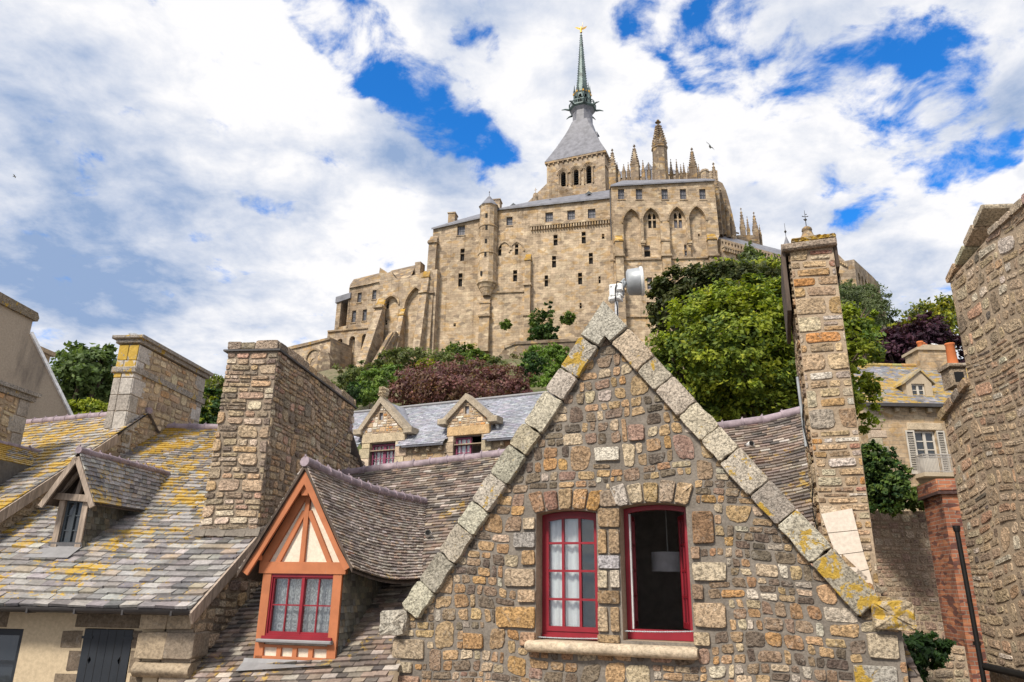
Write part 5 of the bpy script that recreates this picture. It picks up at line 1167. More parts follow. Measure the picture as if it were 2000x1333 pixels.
def wood_dormer():
    b = on_left(124, 1074); F = Fr(b, radians(6)); L = lambda x, y, w=0: F.px(x, y, w)
    u0 = (L(97, 1065)[0] + L(117, 985)[0]) / 2; u1 = (L(158, 1068)[0] + L(170, 985)[0]) / 2; vb = b.z; vt = L(140, 978)[1]
    ap = L(152, 890, .2); fl = L(84, 980, .2); fr = L(180, 981, .2)
    t = MB(); pw = .085
    t.box(F, u0, u0 + pw, vb, vt, -.1, 0); t.box(F, u1 - pw, u1, vb, vt, -.1, 0); t.prism(F, [(u0 - .1, vt + .02), (u1 + .1, vt - .03), (u1 + .1, vt + .07), (u0 - .1, vt + .11)], -.1, .05)
    um = (u0 + u1) / 2
    for (x0, y0, x1, y1, w) in [(um - .26, vt + .1, ap[0] - .02, ap[1] - .12, .05), (um + .26, vt + .08, ap[0] + .02, ap[1] - .12, .05), (um + .02, vt + .07, ap[0], ap[1] - .2, .06)]:
        a, c = Vector((x0, y0)), Vector((x1, y1)); d = (c - a).normalized(); n = Vector((-d.y, d.x)) * w / 2; t.prism(F, [tuple(a - n), tuple(c - n), tuple(c + n), tuple(a + n)], -.06, .0)
    dm = t.build('wooden_dormer', [M['wood']], lhouse)
    bk = MB(); bk.prism(F, [(u0 + .02, vt), (u1 - .02, vt), (ap[0], ap[1] - .06)], -.16, -.12); bk.build('dormer_board', [M['darkwood']], dm)
    w = MB(); a, c = u0 + pw, u1 - pw; v0, v1 = vb + .06, vt + .0
    w.prism(F, [(a, v0), (c, v0), (c, v1), (a, v1)], -.10, -.05, 0, (1, 1, 1, 0), [[(a + .035, v0 + .05), (c - .035, v0 + .05), (c - .035, v1 - .03), (a + .035, v1 - .03)]])
    w.box(F, (a + c) / 2 - .022, (a + c) / 2 + .022, v0 + .03, v1 - .01, -.09, -.045)
    for k in (1, 2): v = v0 + (v1 - v0) * k / 3; w.box(F, a + .02, c - .02, v - .009, v + .009, -.08, -.053)
    w.build('window', [M['dark_frame']], dm); g = MB(); g.box(F, a + .02, c - .02, v0 + .03, v1 - .01, -.078, -.072); g.build('pane', [M['pane']], dm)
    k = MB(); P = [F.p(u, v, w_) for w_ in (-.8, -.105) for v in (vb, vt) for u in (u0 + .03, u1 - .03)]; k.add(P, [(0, 1, 3, 2), (0, 4, 5, 1), (2, 3, 7, 6), (0, 2, 6, 4), (1, 5, 7, 3)], 0); k.build('room', [M['room']], dm)
    rf = MB(); d = -F.N
    def run(u, v, wo=.2):
        p = F.p(u, v, wo); tt = (E0 - p).dot(LNRM) / d.dot(LNRM); return p, p + d * tt
    R = run(ap[0], ap[1] + .06); bb = MB()
    for sg, Q in ((1, fr), (-1, fl)):
        Ev = run(Q[0] + sg * .02, Q[1] - .0); md = lambda p, q: p + (q - p) * .3 - Vector((0, 0, .03))
        fL = [Ev[0], md(Ev[0], R[0]), R[0]]; fR = [Ev[1] + F.N * .0, md(Ev[1], R[1]), R[1]]
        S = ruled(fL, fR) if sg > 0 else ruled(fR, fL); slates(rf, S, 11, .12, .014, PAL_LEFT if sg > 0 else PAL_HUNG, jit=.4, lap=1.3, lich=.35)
        q4 = [S(0, 0), S(1, 0), S(1, 1), S(0, 1)]; rf.quad(*[p - Vector((0, 0, .012)) for p in q4], 0, (.1, .09, .09, 0)); rf.quad(*[p - Vector((0, 0, .04)) for p in q4][::-1], 1)
        bb.beam(Ev[0] - Vector((0, 0, .07)) + F.N * .005, R[0] - Vector((0, 0, .09)) + F.N * .005, .03, .075)
        tt = (E0 - F.p(u1 if sg > 0 else u0, vt, 0)).dot(LNRM) / d.dot(LNRM); uu = u1 if sg > 0 else u0; A0 = F.p(uu, vb - .05, -.03); A1 = F.p(uu, vt + .04, -.03)
        ch = MB(); Sc = ruled([A0, A1], [A0 + d * tt, A1 + d * tt]) if sg > 0 else ruled([A0 + d * tt, A1 + d * tt], [A0, A1]); slates(ch, Sc, 9, .11, .012, PAL_HUNG, jit=.4); ch.add([A0, A0 + d * tt, A1 + d * tt, A1], [(0, 1, 2, 3)], 0, (.06, .055, .045, 0)); ch.build('slate_cheek', [M['hung_slate']], dm)
    rf.build('dormer_roof', [M['slate_some'], M['darkwood']], dm); bb.build('bargeboard', [M['wood']], dm)
    r = MB(); ridge_tiles(r, [R[0] + Vector((0, 0, .02)), R[1] + Vector((0, 0, .02))], .045, .22); r.build('ridge_tiles', [M['ridge']], dm)
    ap_ = MB(); W = [(u0 - .12, 0), (u1 + .02, 0)]; pts = []
    for u, w_ in ((u0 - .22, .24), (u1 + .02, .24), (u1 + .02, -.02), (u0 - .05, -.02)):
        l = FL.loc(F.p(u, 0, w_)); pts.append(l_pt(l[0], -l[2], .035))
    ap_.quad(*pts); ap_.quad(pts[3], pts[2], F.p(u1 + .02, vb + .10, .012), F.p(u0 - .02, vb + .10, .012)); ap_.build('lead_apron', [M['lead']], dm)
wood_dormer()

# ------------------------------------------------------------------ the house above and behind it, with the corniced chimney
CS = -8.78
def on_S3(x, y, c=CS): d = ray(x, y); D = c / (d.x / d.y - .1056); return d * (D / d.y)
h3 = thing('corniced_chimney_house', 'upper left house with orange lichen roof and a chimney with stone cornices', 'house', (-9, 11, GROUND))
def house3():
    F3 = Fr(on_S3(222, 850), SA)                            # side plane: u runs away
    p0 = on_S3(223, 846); p1 = on_S3(2, 990); a0 = F3.loc(p0); a1 = F3.loc(p1); sl = (a0[1] - a1[1]) / (a0[0] - a1[0])
    ur = a0[0] + .85; zr = a0[1] + sl * .85; ue = a1[0] - 2.2; ze = a1[1] - sl * 2.2
    rr = F3.p(ur, zr, .08); re_ = F3.p(ue, ze, .08)
    lr = at_z(-90, 842, zr + .02); dl = lr - rr; le = re_ + dl
    S = ruled([le, lr], [re_, rr]); mb = MB()
    slates(mb, S, 46, .19, .02, PAL_LEFT, jit=.5, lap=1.3, lich=.62)
    mb.quad(*[p - Vector((0, 0, .03)) for p in (le, re_, rr, lr)], 0, (.12, .11, .1, 0)); back = F3.p(ur + (ur - ue), ze, .08)
    mb.quad(lr, rr, back, back + dl, 0, (.2, .18, .18, 0)); o = mb.build('slate_roof', [M['slate_lichen']], h3)
    r = MB(); ridge_tiles(r, [lr + (rr - lr) * i / 8 + Vector((0, 0, .03)) for i in range(9)], .07, .33, c=(1.1, 1.0, 1.0)); r.build('ridge_tiles', [M['ridge']], o)
    b = MB(); b.beam(F3.p(ue, ze - .10, .09), F3.p(a0[0], a0[1] - .10, .09), .03, .16); b.build('verge_board', [M['wood']], h3)
    w = MB(); P = [(ue, GROUND + 3), (ur, GROUND + 3), (ur, zr - .1), (ue, ze - .1)]
    rubble(w, F3, [(ue + 1.8, -1.2), (ur, -1.2), (ur, zr - .12), (ue + 1.8, ze + sl * 1.8 - .12)], [], band=(.2, .34), wid=(.14, .4), joint=.04, bulge=.02, pal=PAL_TAN, rnd=.4, jit=.2)
    w.prism(F3, [(ue, GROUND), (ur + 3, GROUND), (ur + 3, zr - 1.6), (ur, zr - .12), (ue, ze - .12)], -.4, 0, 0); w.build('gable_wall', [M['mortar_warm'], M['rubble']], h3)
    # chimney
    q = on_S3(268, 700); F = Fr(q, radians(6)); FS = Fr(q, SA); u0 = F.px(231, 690)[0]; vt = F.px(268, 662)[1]; ln = FS.px(398, 760)[0]; vb = .95
    D = [(.36, .325, .285), (.42, .385, .345), (.32, .285, .25), (.46, .42, .38)]; c = MB()
    fn = lich_spots(F, [(245, 690, 1.0), (232, 730, .8), (262, 705, .9), (225, 780, .5)], .45)
    v = vt - .12; ys = [v]; k = 0; hs = []
    fw_ = -u0; y = vb
    while y < v - .02:
        h = min(random.uniform(.30, .36), v - y)
        if v - y - h < .12: h = v - y
        t = (y - vb) / (v - vb); ex = .16 * max(0, (.35 - t) / .35)
        cut = random.choice([.38, .5, .62]); um = u0 - ex + (fw_ + ex) * cut
        for a, b_ in ((u0 - ex, um), (um, 0)):
            put_stone(c, F, rounded(a + .004, b_ - .004, y + .004, y + h - .004, .06, .02), .012, 1, (*random.choice(D), fn((a + b_) / 2, y + h / 2)), base=-.25, tilt=.03)
        lq = .42 if k % 2 else .24; put_stone(c, FS, rounded(.0, lq, y + .004, y + h - .004, .06, .02), .012, 1, (*random.choice(D), .5 * fn(0, y)), base=-.1, tilt=.03)
        if y > vb + 1.0: lq = .40 if k % 2 else .24; put_stone(c, FS, rounded(ln - lq, ln, y + .004, y + h - .004, .06, .02), .012, 1, (*random.choice(D), .35), base=-.1, tilt=.03)
        y += h; k += 1
    rubble(c, FS, [(.30, vb), (ln - .2, vb), (ln - .2, v), (.30, v)], [], band=(.2, .32), wid=(.12, .36), joint=.025, bulge=.010, pal=PAL_TAN, rnd=.4, jit=.14, lich_fn=lambda u, v_: .25 if random.random() < .08 else 0)
    c.box(F, u0 + .01, -.006, vb - 1.5, v, -ln, -.008, 0)
    co = c.build('corniced_chimney', [M['mortar_warm'], M['dressed']], h3)
    for nm, va, vb_, pj in (('cornice', vt - .02, vt + .05, .12), ('cornice', vt - .10, vt - .021, .06), ('cornice', vt - .70, vt - .58, .05)):
        e = MB(); e.rbox(F, u0 - pj, pj, va, vb_, -ln - pj, pj, .015, 0, (.34, .30, .26, .45)); e.build(nm, [M['coping']], co)
    # small chimney further left
    q = on_S3(56, 800, -10.06); F2 = Fr(q, radians(6)); F2S = Fr(q, SA); vt2 = F2S.px(30, 776)[1]; c = MB(); l0 = F2S.px(-60, 776)[0]
    rubble(c, F2S, [(l0, vt2 - 1.5), (-.3, vt2 - 1.5), (-.3, vt2), (l0, vt2)], [], band=(.2, .3), wid=(.12, .34), joint=.03, bulge=.015, pal=PAL_TAN)
    for i in range(5): y = vt2 - 1.5 + .3 * i; put_stone(c, F2S, rounded(-(.4 if i % 2 else .26), 0, y + .004, y + .296, .06, .02), .014, 1, (*random.choice(D), .2), base=-.1, tilt=.03)
    c.box(F2, -.6, -.003, vt2 - 2.5, vt2, -.003, 1.9, 0); c2 = c.build('small_chimney', [M['mortar_warm'], M['dressed']], h3)
    e = MB(); e.box(F2, -.7, .05, vt2, vt2 + .10, -.07, 2, 0, (.30, .27, .24, .4)); e.box(F2, -.75, .10, vt2 + .102, vt2 + .17, -.12, 2, 0, (.34, .31, .28, .3)); e.build('cornice', [M['coping']], c2)
    # little gablet in the roof at the left edge of the view
    SNr = (re_ - le).cross(lr - le).normalized()
    R1 = hit(78, 884, le, SNr); R0 = R1 + (hit(-60, 852, R1, FL.N) - R1); Ee = hit(62, 912, le, SNr)
    Nn = Vector((0, -1, 0)); R0 = R1 - Vector((.105, .9945, 0)) * 2.2; E1 = Ee; E0_ = Ee - Vector((.105, .9945, 0)) * 2.2
    g = MB(); S_ = ruled([E0_, R0], [E1, R1]); slates(g, S_, 9, .16, .016, PAL_LEFT, jit=.4, lich=.9); g.quad(E0_, E1, R1, R0, 0, (.12, .11, .1, 0))
    W0 = R0 - Vector((1.1, 0, .8)); g.quad(R0, R1, R1 - Vector((1.1, 0, .8)), W0, 0, (.2, .18, .17, 0)); g.quad(E0_, E0_ - Vector((0, 0, .6)), E1 - Vector((0, 0, .6)), E1, 0, (.1, .09, .08, 0)); g.add([E0_, R0, W0, W0 - Vector((0, 0, .8)), E0_ - Vector((0, 0, .6))], [(0, 1, 2, 3, 4)], 0, (.3, .22, .15, 0))
    go = g.build('dormer_roof', [M['slate_lichen']], h3); r = MB(); ridge_tiles(r, [R0, R1], .05, .25); r.build('ridge_tiles', [M['ridge']], go)
house3()
# ------------------------------------------------------------------ rendered gable at the far left
def house4():
    F = Fr(at_D(60, 660, 17.5), SA); t = thing('rendered_gable_house', 'tall house end in stained grey render, seen above the lichen roofs', 'house', (F.O.x - 2, F.O.y, GROUND))
    P = F.pts([(-70, 562), (0, 600), (58, 622)]); P2 = F.px(63, 640); P3 = F.px(57, 652); P4 = F.px(137, 815)
    poly = [(P[0][0], GROUND), (P4[0] + .5, GROUND), (P4[0] + .5, P4[1] - 1), P4, (P3[0] + .02, P3[1]), (P3[0] + .02, P[2][1]), P[0]]
    mb = MB(); mb.prism(F, poly, -5, 0); mb.build('gable_wall', [M['grey_render']], t)
    c = MB(); top = P[2][1]; d = P[0]
    c.prism(F, [(d[0], d[1] + .02), (P3[0] + .10, top - .02), (P3[0] + .13, top + .08), (P3[0] + .05, top + .20), (d[0], d[1] + .30)], -.9, .07, 0, (.26, .21, .15, .45)); c.build('chimney_cap', [M['coping']], t)
    s = MB(); a, b = Vector(P3), Vector(P4); n = Vector((b.y - a.y, a.x - b.x)).normalized() * -.09
    if n.x < 0: n = -n
    s.prism(F, [tuple(a), tuple(b), tuple(b + n), tuple(a + n)], -4, .05); s.build('slate_verge', [M['slate_blue']], t)
    q = at_D(86, 690, 19); Fq = Fr(q, SA); k = MB(); v1 = Fq.px(86, 690)[1]; k.box(Fq, -.3, .25, v1 - 2.5, v1, -.6, 0); k.box(Fq, -.36, .36, v1, v1 + .12, -.66, .06); k.build('small_chimney', [M['far_wall']], t)
house4()
# ------------------------------------------------------------------ slate roofed house behind, with two stone dormers
def house5():
    PH = radians(26); r0 = at_z(705, 806, 5.6); r1 = at_z(1062, 768, 5.6)
    FR5 = Fr(r0, PH); e = hit(826, 868, FR5.O + FR5.N * 1.5, FR5.N)
    # eave where a 45 degree slope meets the sight line
    d = ray(826, 868); N_ = FR5.N
    tt = (5.6 + (-FR5.O.dot(N_)) * -1) if False else None
    # solve z = 5.6 - (w) with w the distance in front of the ridge
    w_of = lambda s: (d * s - FR5.O).dot(N_); s = 1.0
    lo, hi = 5.0, 40.0
    for _ in range(60):
        mid = (lo + hi) / 2; f = (d * mid).z - (5.6 - w_of(mid) * 1.05)
        if f > 0: lo = mid
        else: hi = mid
    E = d * lo; W = w_of(lo); F = FR5.off(W - .22)
    t = thing('slate_dormer_house', 'stone house with clean blue grey slate roof and two stone gabled dormers', 'house', (F.O.x + 3, F.O.y, GROUND))
    L5 = FR5.px(1062, 768)[0]; ul, ur = -.6, L5 + 2.5; ze = 5.6 - W * 1.05
    P = lambda u, k: FR5.p(u, 5.6 - k * W * 1.05, k * W)
    w = MB(); hl = []; info = []
    for (x0, y0, x1, y1, ax, ay, fx0, fy0, fx1, fy1) in [(722, 866, 772, 920, 748, 776, 703, 842, 801, 838), (886, 852, 941, 910, 914, 770, 868, 822, 966, 816)]:
        a = F.px(x0, (y0 + y1) / 2)[0]; b = F.px(x1, (y0 + y1) / 2)[0]; top = F.px((x0 + x1) / 2, y0)[1]; bot = F.px((x0 + x1) / 2, y1)[1] - .55
        info.append((a, b, bot, top, F.px(ax, ay), F.px(fx0, fy0), F.px(fx1, fy1))); hl.append((a - .02, b + .02, bot, top))
    mb = MB(); S = ruled([P(ul, 1), P(ul, 0)], [P(ur, 1), P(ur, 0)])
    if 0: pass
    def dr_(a, t):
        u = ul + (ur - ul) * a; z = ze + t * (5.6 - ze); k = t * W
        for i in info:
            hw_ = (i[6][0] - i[5][0]) / 2 - .12; um = i[4][0]; sl_ = (i[4][1] - .1 - max(i[5][1], i[6][1])) / hw_
            if abs(u - um) < hw_ - .05 and z < i[4][1] - .14 - sl_ * abs(u - um) and k < 1.45: return True
        return False
    slates(mb, S, 26, .2, .008, PAL_BLUE, jit=.15, drop=dr_)
    for i_ in range(90):
        for j_ in range(26):
            if not dr_((i_ + .5) / 90, (j_ + .5) / 26): mb.quad(*[S(a_, t_) - Vector((0, 0, .015)) for a_, t_ in ((i_ / 90, j_ / 26), ((i_ + 1) / 90, j_ / 26), ((i_ + 1) / 90, (j_ + 1) / 26), (i_ / 90, (j_ + 1) / 26))], 0, (.2, .2, .23, 0))
    cuts = sorted([ul, ur] + [x for i in info for x in (i[5][0] + .12, i[6][0] - .12)])
    for c0, c1 in zip(cuts[:-1], cuts[1:]):
        if not any(i[5][0] < (c0 + c1) / 2 < i[6][0] for i in info): mb.box(FR5, c0, c1, ze - .06, ze - .015, W - .03, W + .02, 0, (.10, .10, .12, 0))
    mb.quad(P(ul, 0), P(ur, 0), FR5.p(ur, ze, -W), FR5.p(ul, ze, -W), 0, (.25, .25, .28, 0))
    ro = mb.build('slate_roof', [M['slate_blue']], t)
    z = MB(); z.tube([P(ul, 0) + Vector((0, 0, .03)), P(ur, 0) + Vector((0, 0, .03))], .05, 8); z.build('ridge_strip', [M['lead']], ro)
    base_v = F.px(850, 930)[1] - 1.2
    rubble(w, F, [(ul, base_v), (ur, base_v), (ur, ze - .05), (ul, ze - .05)], [(a - .28, b + .28, bot - .1, top + .6) for a, b, bot, top in [i[:4] for i in info]], band=(.22, .34), wid=(.16, .4), joint=.03, bulge=.012, pal=PAL_TAN, rnd=.15, jit=.08, split=(.4, .6, 0), wave=.005)
    w.prism(F, [(ul, GROUND), (ur, GROUND), (ur, ze - .03), (ul, ze - .03)], -.3, 0, 0, (1, 1, 1, 0), [[(a, bot), (b, bot), (b, min(top, ze - .06)), (a, min(top, ze - .06))] for a, b, bot, top, *_ in info]); w.build('front_wall', [M['mortar_warm'], M['dressed']], t)
    k = MB(); u = ul + .1
    while u < ur:
        if not any(a - .4 < u < b + .4 for a, b, *_ in info): k = MB(); k.rbox(FR5, u, u + .10, ze - .20, ze - .065, W - .25, W - .07, .03, 0, (.42, .34, .24, 0)); k.build('eave_corbel', [M['dressed']], t)
        u += .42
    for i, (a, b, bot, top, ap, f0, f1) in enumerate(info):
        m = MB(); c = (.46, .37, .26)
        for s_, e_ in ((f0[0] + .16, a), (b, f1[0] - .16)):
            y = bot; j = 0
            while y < top + .02: h = min(.32, top + .02 - y); m.rbox(F, s_ - (.1 if j % 2 and s_ < a else 0), e_ + (.1 if j % 2 and e_ > b else 0), y + .005, y + h - .005, -.15, .05, .01, 0, (*pick([((.48, .38, .26), 1), ((.55, .46, .34), 1), ((.42, .33, .24), 1)]), 0)); y += max(h, .05); j += 1
        m.rbox(F, f0[0] + .14, f1[0] - .14, top + .02, top + .30, -.2, .06, .015, 0, (.50, .34, .18, 0) if i else (.47, .38, .26, 0))
        base = max(f0[1], f1[1]); tp = [(f0[0] + .12, top + .3), (f1[0] - .12, top + .3), (f1[0] - .1, f1[1]), (ap[0], ap[1] - .12), (f0[0] + .1, f0[1])]
        mid_h = (f0[1] + ap[1]) / 2 - .12
        m.prism(F, tp, -.3, .03, 1, (1, 1, 1, 0), [[(ap[0] - .07, mid_h - .12), (ap[0] + .07, mid_h - .12), (ap[0] + .07, mid_h + .12), (ap[0] - .07, mid_h + .12)]])
        rubble(m, F.off(.03), tp, [(ap[0] - .1, ap[0] + .1, mid_h - .16, mid_h + .16)], band=(.13, .2), wid=(.1, .26), joint=.025, bulge=.012, pal=PAL_PALE, m=0, rnd=.2, jit=.1, wave=.004)
        do = m.build('stone_dormer', [M['dressed'], M['mortar_warm']], t)
        e = MB()
        for s_, Q in ((-1, f0), (1, f1)):
            A_, B_ = Vector(ap), Vector((Q[0] + s_ * .02, Q[1])); dd = (B_ - A_).normalized(); nn = Vector((-dd.y, dd.x)); nn = nn if nn.y < 0 else -nn
            e.prism(F, [tuple(A_), tuple(B_), tuple(B_ + nn * .15), (ap[0], ap[1] - .15 / abs(nn.y))], -.25, .14, 0, (.36, .30, .225, 0)); e.rbox(F, Q[0] - .16, Q[0] + .16, Q[1] - .16, Q[1] + .03, -.25, .17, .02, 0, (.36, .30, .22, 0))
        if i == 0:
            for q_ in range(7): put_stone(e, F, rounded(ap[0] - .10 + random.uniform(-.1, .08), ap[0] + .08 + random.uniform(-.08, .1), ap[1] - .05 + .045 * q_, ap[1] + .1 + .04 * q_, .4, .3), .10, 0, (.45, .36, .24, 0), base=-.1)
        e.build('dormer_coping', [M['dressed']], do)
        h = MB(); h.prism(F, [(f0[0] + .06, f0[1] - .02), (f1[0] - .06, f1[1] - .02), (ap[0], ap[1] - .1)], -1.6, -.05, 0, (.27, .275, .31, 0)); h.prism(F, [(f0[0] + .12, top), (f1[0] - .12, top), (f1[0] - .12, f1[1] - .05), (f0[0] + .12, f0[1] - .05)], -1.3, -.05, 1, (.6, .6, .62, 0)); h.build('dormer_roof', [M['slate_blue'], M['lead']], do)
        fl = MB(); fl.beam(F.p(f1[0] - .10, f1[1] - .02, -.28), F.p(f1[0] + .06, top + .18, -.12), .10, .02); fl.build('flashing', [M['white_metal']], do)
        wn = MB()
        def leaf(p0, p1, Fq, z0, z1, nm='window'):
            q = MB(); q.prism(Fq, [(p0, bot + .02), (p1, bot + .02), (p1, top - .02), (p0, top - .02)], -.06, 0, 0, (1, 1, 1, 0), [[(p0 + .05, bot + .08), (p1 - .05, bot + .08), (p1 - .05, top - .07), (p0 + .05, top - .07)]])
            for j in (1, 2): u_ = p0 + (p1 - p0) * j / 3; q.box(Fq, u_ - .013, u_ + .013, bot + .05, top - .04, -.045, -.012)
            for j in range(1, 6): v_ = bot + (top - bot) * j / 6; q.box(Fq, p0 + .03, p1 - .03, v_ - .012, v_ + .012, -.046, -.011)
            o_ = q.build('window', [M['plum_paint']], do); gl = MB(); gl.box(Fq, p0 + .04, p1 - .04, bot + .06, top - .06, -.035, -.028); gl.build('pane', [M['clear']], o_)
        Fw = F.off(-.10); mm = (a + b) / 2
        if i == 0: leaf(a + .01, mm, Fw, 0, 0); leaf(mm + .004, b - .01, Fw, 0, 0)
        else: leaf(a + .01, mm + .06, Fw, 0, 0)
        rm_ = MB(); Pp = [F.p(u_, v_, w_) for w_ in (-1.6, -.16) for v_ in (bot, top) for u_ in (a, b)]; rm_.add(Pp, [(0, 1, 3, 2), (0, 4, 5, 1), (2, 3, 7, 6), (0, 2, 6, 4), (1, 5, 7, 3)], 0); rm_.build('room', [M['room']], do)
        if i == 0: drape(F, a + .04, b - .04, bot, top - .02, -.19, 6, M['curtain'], 'curtain', 'white curtain behind the purple red window of the leftmost slate roof dormer', 'curtain', amp=.01)
        else: drape(F, a + .04, mm + .05, bot, top - .02, -.19, 3, M['curtain'], 'curtain', 'white curtain behind the half open purple red dormer window', 'curtain', amp=.02)
M['plum_paint'] = mat_paint('plum_paint', (0.22, 0.05, 0.10), 0.15, (0.25, 0.15, 0.16), 0.5)
house5()
# ------------------------------------------------------------------ house with the shuttered balcony window on the right
def house6():
    F = frame(1780, 880, 27, 0); t = thing('balcony_house', 'stone house with a shuttered balcony window above the brick stack', 'house', (F.O.x, F.O.y + 3, GROUND))
    ul = (F.px(1703, 800)[0] + F.px(1712, 960)[0]) / 2; ur = ul + 6.5; ze = F.px(1760, 793)[1]; w = MB()
    a, b = F.px(1793, 890)[0], F.px(1834, 890)[0]; top, bot = F.px(1812, 842)[1], F.px(1815, 927)[1]
    w.prism(F, [(ul, GROUND), (ur, GROUND), (ur, ze), (ul, ze)], -6, 0, 0, (1, 1, 1, 0), [[(a, bot), (b, bot), (b, top), (a, top)]])
    w.build('front_wall', [M['far_wall']], t)
    q = MB()
    for j in range(26): v = ze - .3 * (j + 1) - .05; l = .55 if j % 2 else .36; q.rbox(F, ul - .02, ul + l, v + .01, v + .29, -.3, .03, .015, 0, (*pick([((.38, .31, .23), 1), ((.43, .35, .26), 1), ((.34, .29, .23), 1)]), 0))
    q.build('stone_quoins', [M['dressed']], t); q = MB(); q.rbox(F, a - .25, b + .28, top + .02, top + .30, -.1, .05, .02, 0, (.46, .37, .26, 0)); q.build('window_lintel', [M['dressed']], t)
    P = [F.px(1800, 716)]; FRd = F.off(-3.2); zr = FRd.px(1770, 716)[1]; ru0 = FRd.px(1712, 714)[0]
    mb = MB(); S = ruled([F.p(ul - .25, ze + .02, .28), FRd.p(ul + .1, zr)], [F.p(ur, ze + .02, .28), FRd.p(ur, zr)])
    slates(mb, S, 30, .24, .014, PAL_LEFT[:3] + [((.22, .225, .25), 8), ((.26, .265, .30), 8)], jit=.3, lich=.5); mb.quad(S(0, 0) - Vector((0, 0, .02)), S(1, 0) - Vector((0, 0, .02)), S(1, 1), S(0, 1), 0, (.15, .15, .17, 0))
    mb.quad(S(0, 1), S(1, 1), FRd.p(ur, ze, -3.2), FRd.p(ul, ze, -3.2), 0, (.2, .2, .23, 0)); ro = mb.build('slate_roof', [M['slate_far']], t)
    r = MB(); ridge_tiles(r, [S(i / 6, 1) + Vector((0, 0, .03)) for i in range(7)], .09, .4, c=(.36, .27, .10), cleat=False); r.build('ridge_tiles', [M['dressed']], ro)
    g = MB(); g.box(F, ul - .3, ur, ze - .10, ze + .03, .20, .36); g.build('gutter', [M['gutter']], t)
    k = MB(); u = ul + .3
    while u < ur: k = MB(); k.rbox(F, u, u + .18, ze - .27, ze - .11, 0, .2, .03, 0, (.42, .34, .24, 0)); k.build('eave_corbel', [M['dressed']], t); u += .62
    # french window, louvred shutters, balcony
    wn = MB(); wn.prism(F, [(a, bot), (b, bot), (b, top), (a, top)], -.16, -.1, 0, (1, 1, 1, 0), [[(a + .07, bot + .62), (b - .07, bot + .62), (b - .07, top - .07), (a + .07, top - .07)]]); m_ = (a + b) / 2; wn.box(F, m_ - .05, m_ + .05, bot + .02, top - .03, -.15, -.085)
    for j in range(1, 3): v = bot + .62 + (top - bot - .69) * j / 3; wn.box(F, a + .04, b - .04, v - .02, v + .02, -.14, -.102)
    for s_ in (-1, 1): wn.rbox(F, m_ + s_ * .21 - .12, m_ + s_ * .21 + .12, bot + .12, bot + .52, -.12, -.088, .02)
    wo = wn.build('french_window', [M['cream_paint']], t); gl = MB(); gl.box(F, a + .05, b - .05, bot + .58, top - .05, -.135, -.13); gl.build('pane', [M['pane']], wo)
    for s_, u0_, u1_ in ((-1, a - .36, a - .03), (1, b + .02, b + .32)):
        sh = MB(); sh.prism(F, [(u0_, bot), (u1_, bot), (u1_, top), (u0_, top)], .02, .06, 0, (1, 1, 1, 0), [[(u0_ + .05, bot + .1), (u1_ - .05, bot + .1), (u1_ - .05, top - .06), (u0_ + .05, top - .06)]])
        v = bot + .12
        while v < top - .1: sh.beam(F.p(u0_ + .04, v, .035), F.p(u1_ - .04, v, .035), .035, .02, up=Vector((0, -.6, .8))); v += .065
        sh.box(F, u0_ + .04, u1_ - .04, bot + .05, top - .04, .015, .02, 1); sh.build('shutter', [M['cream_paint'], M['gutter']], t)
    bl = MB(); y0, y1 = F.px(1820, 928)[1], F.px(1820, 893)[1]; b0, b1 = F.px(1789, 910)[0], F.px(1862, 910)[0]; dp = .55
    bl.box(F, b0 - .1, b1 + .1, y0 - .14, y0, 0, dp + .1, 1); 
    for (p, q_) in ((F.p(b0, y1, dp), F.p(b1, y1, dp)), (F.p(b0, y1, 0), F.p(b0, y1, dp)), (F.p(b1, y1, 0), F.p(b1, y1, dp)), (F.p(b0, y0 + .06, dp), F.p(b1, y0 + .06, dp)), (F.p(b0, y1 - .1, dp), F.p(b1, y1 - .1, dp))): bl.beam(p, q_, .035, .035)
    n = 26
    for i in range(n + 1): u = b0 + (b1 - b0) * i / n; bl.tube([F.p(u, y0, dp), F.p(u, y1, dp)], .011, 5)
    for i in range(1, 9): bl.tube([F.p(b0, y0, dp * i / 9), F.p(b0, y1, dp * i / 9)], .011, 5)
    for i in range(n): u = b0 + (b1 - b0) * (i + .5) / n; bl.tube([F.p(u + .03 * cos(k_), y1 - .05 + .03 * sin(k_), dp) for k_ in [j * pi / 3 for j in range(7)]], .006, 4)
    bl.build('balcony', [M['rail_paint'], M['dressed_plain']], t)
    # dormer
    FDm = F.off(-.35); d0, d1 = FDm.px(1771, 760)[0], FDm.px(1821, 760)[0]; wv0, wv1 = FDm.px(1795, 786)[1], FDm.px(1795, 750)[1]; wa, wb = FDm.px(1782, 765)[0], FDm.px(1808, 765)[0]; ap = FDm.px(1795, 722); ft = FDm.px(1770, 748)[1]
    dm = MB(); dm.prism(FDm, [(d0, wv0 - .1), (d1, wv0 - .1), (d1, ft), (ap[0], ap[1] - .06), (d0, ft)], -.3, 0, 0, (1, 1, 1, 0), [[(wa, wv0), (wb, wv0), (wb, wv1), (wa, wv1)]]); do = dm.build('stone_dormer', [M['dressed_plain']], t)
    rr_ = MB()
    for s_, uu in ((-1, d0 - .12), (1, d1 + .12)): rr_.prism(FDm, [(uu, ft - .06), (uu, ft + .03), (ap[0], ap[1] + .05), (ap[0], ap[1] - .06)][::s_], -2.2, .08, 0, (.36, .30, .20, .2))
    rr_.box(FDm, d0 + .02, d1 - .02, wv0 - .2, ft - .02, -2, -.31, 0, (.2, .2, .2, 0)); rr_.build('dormer_roof', [M['slate_far']], do)
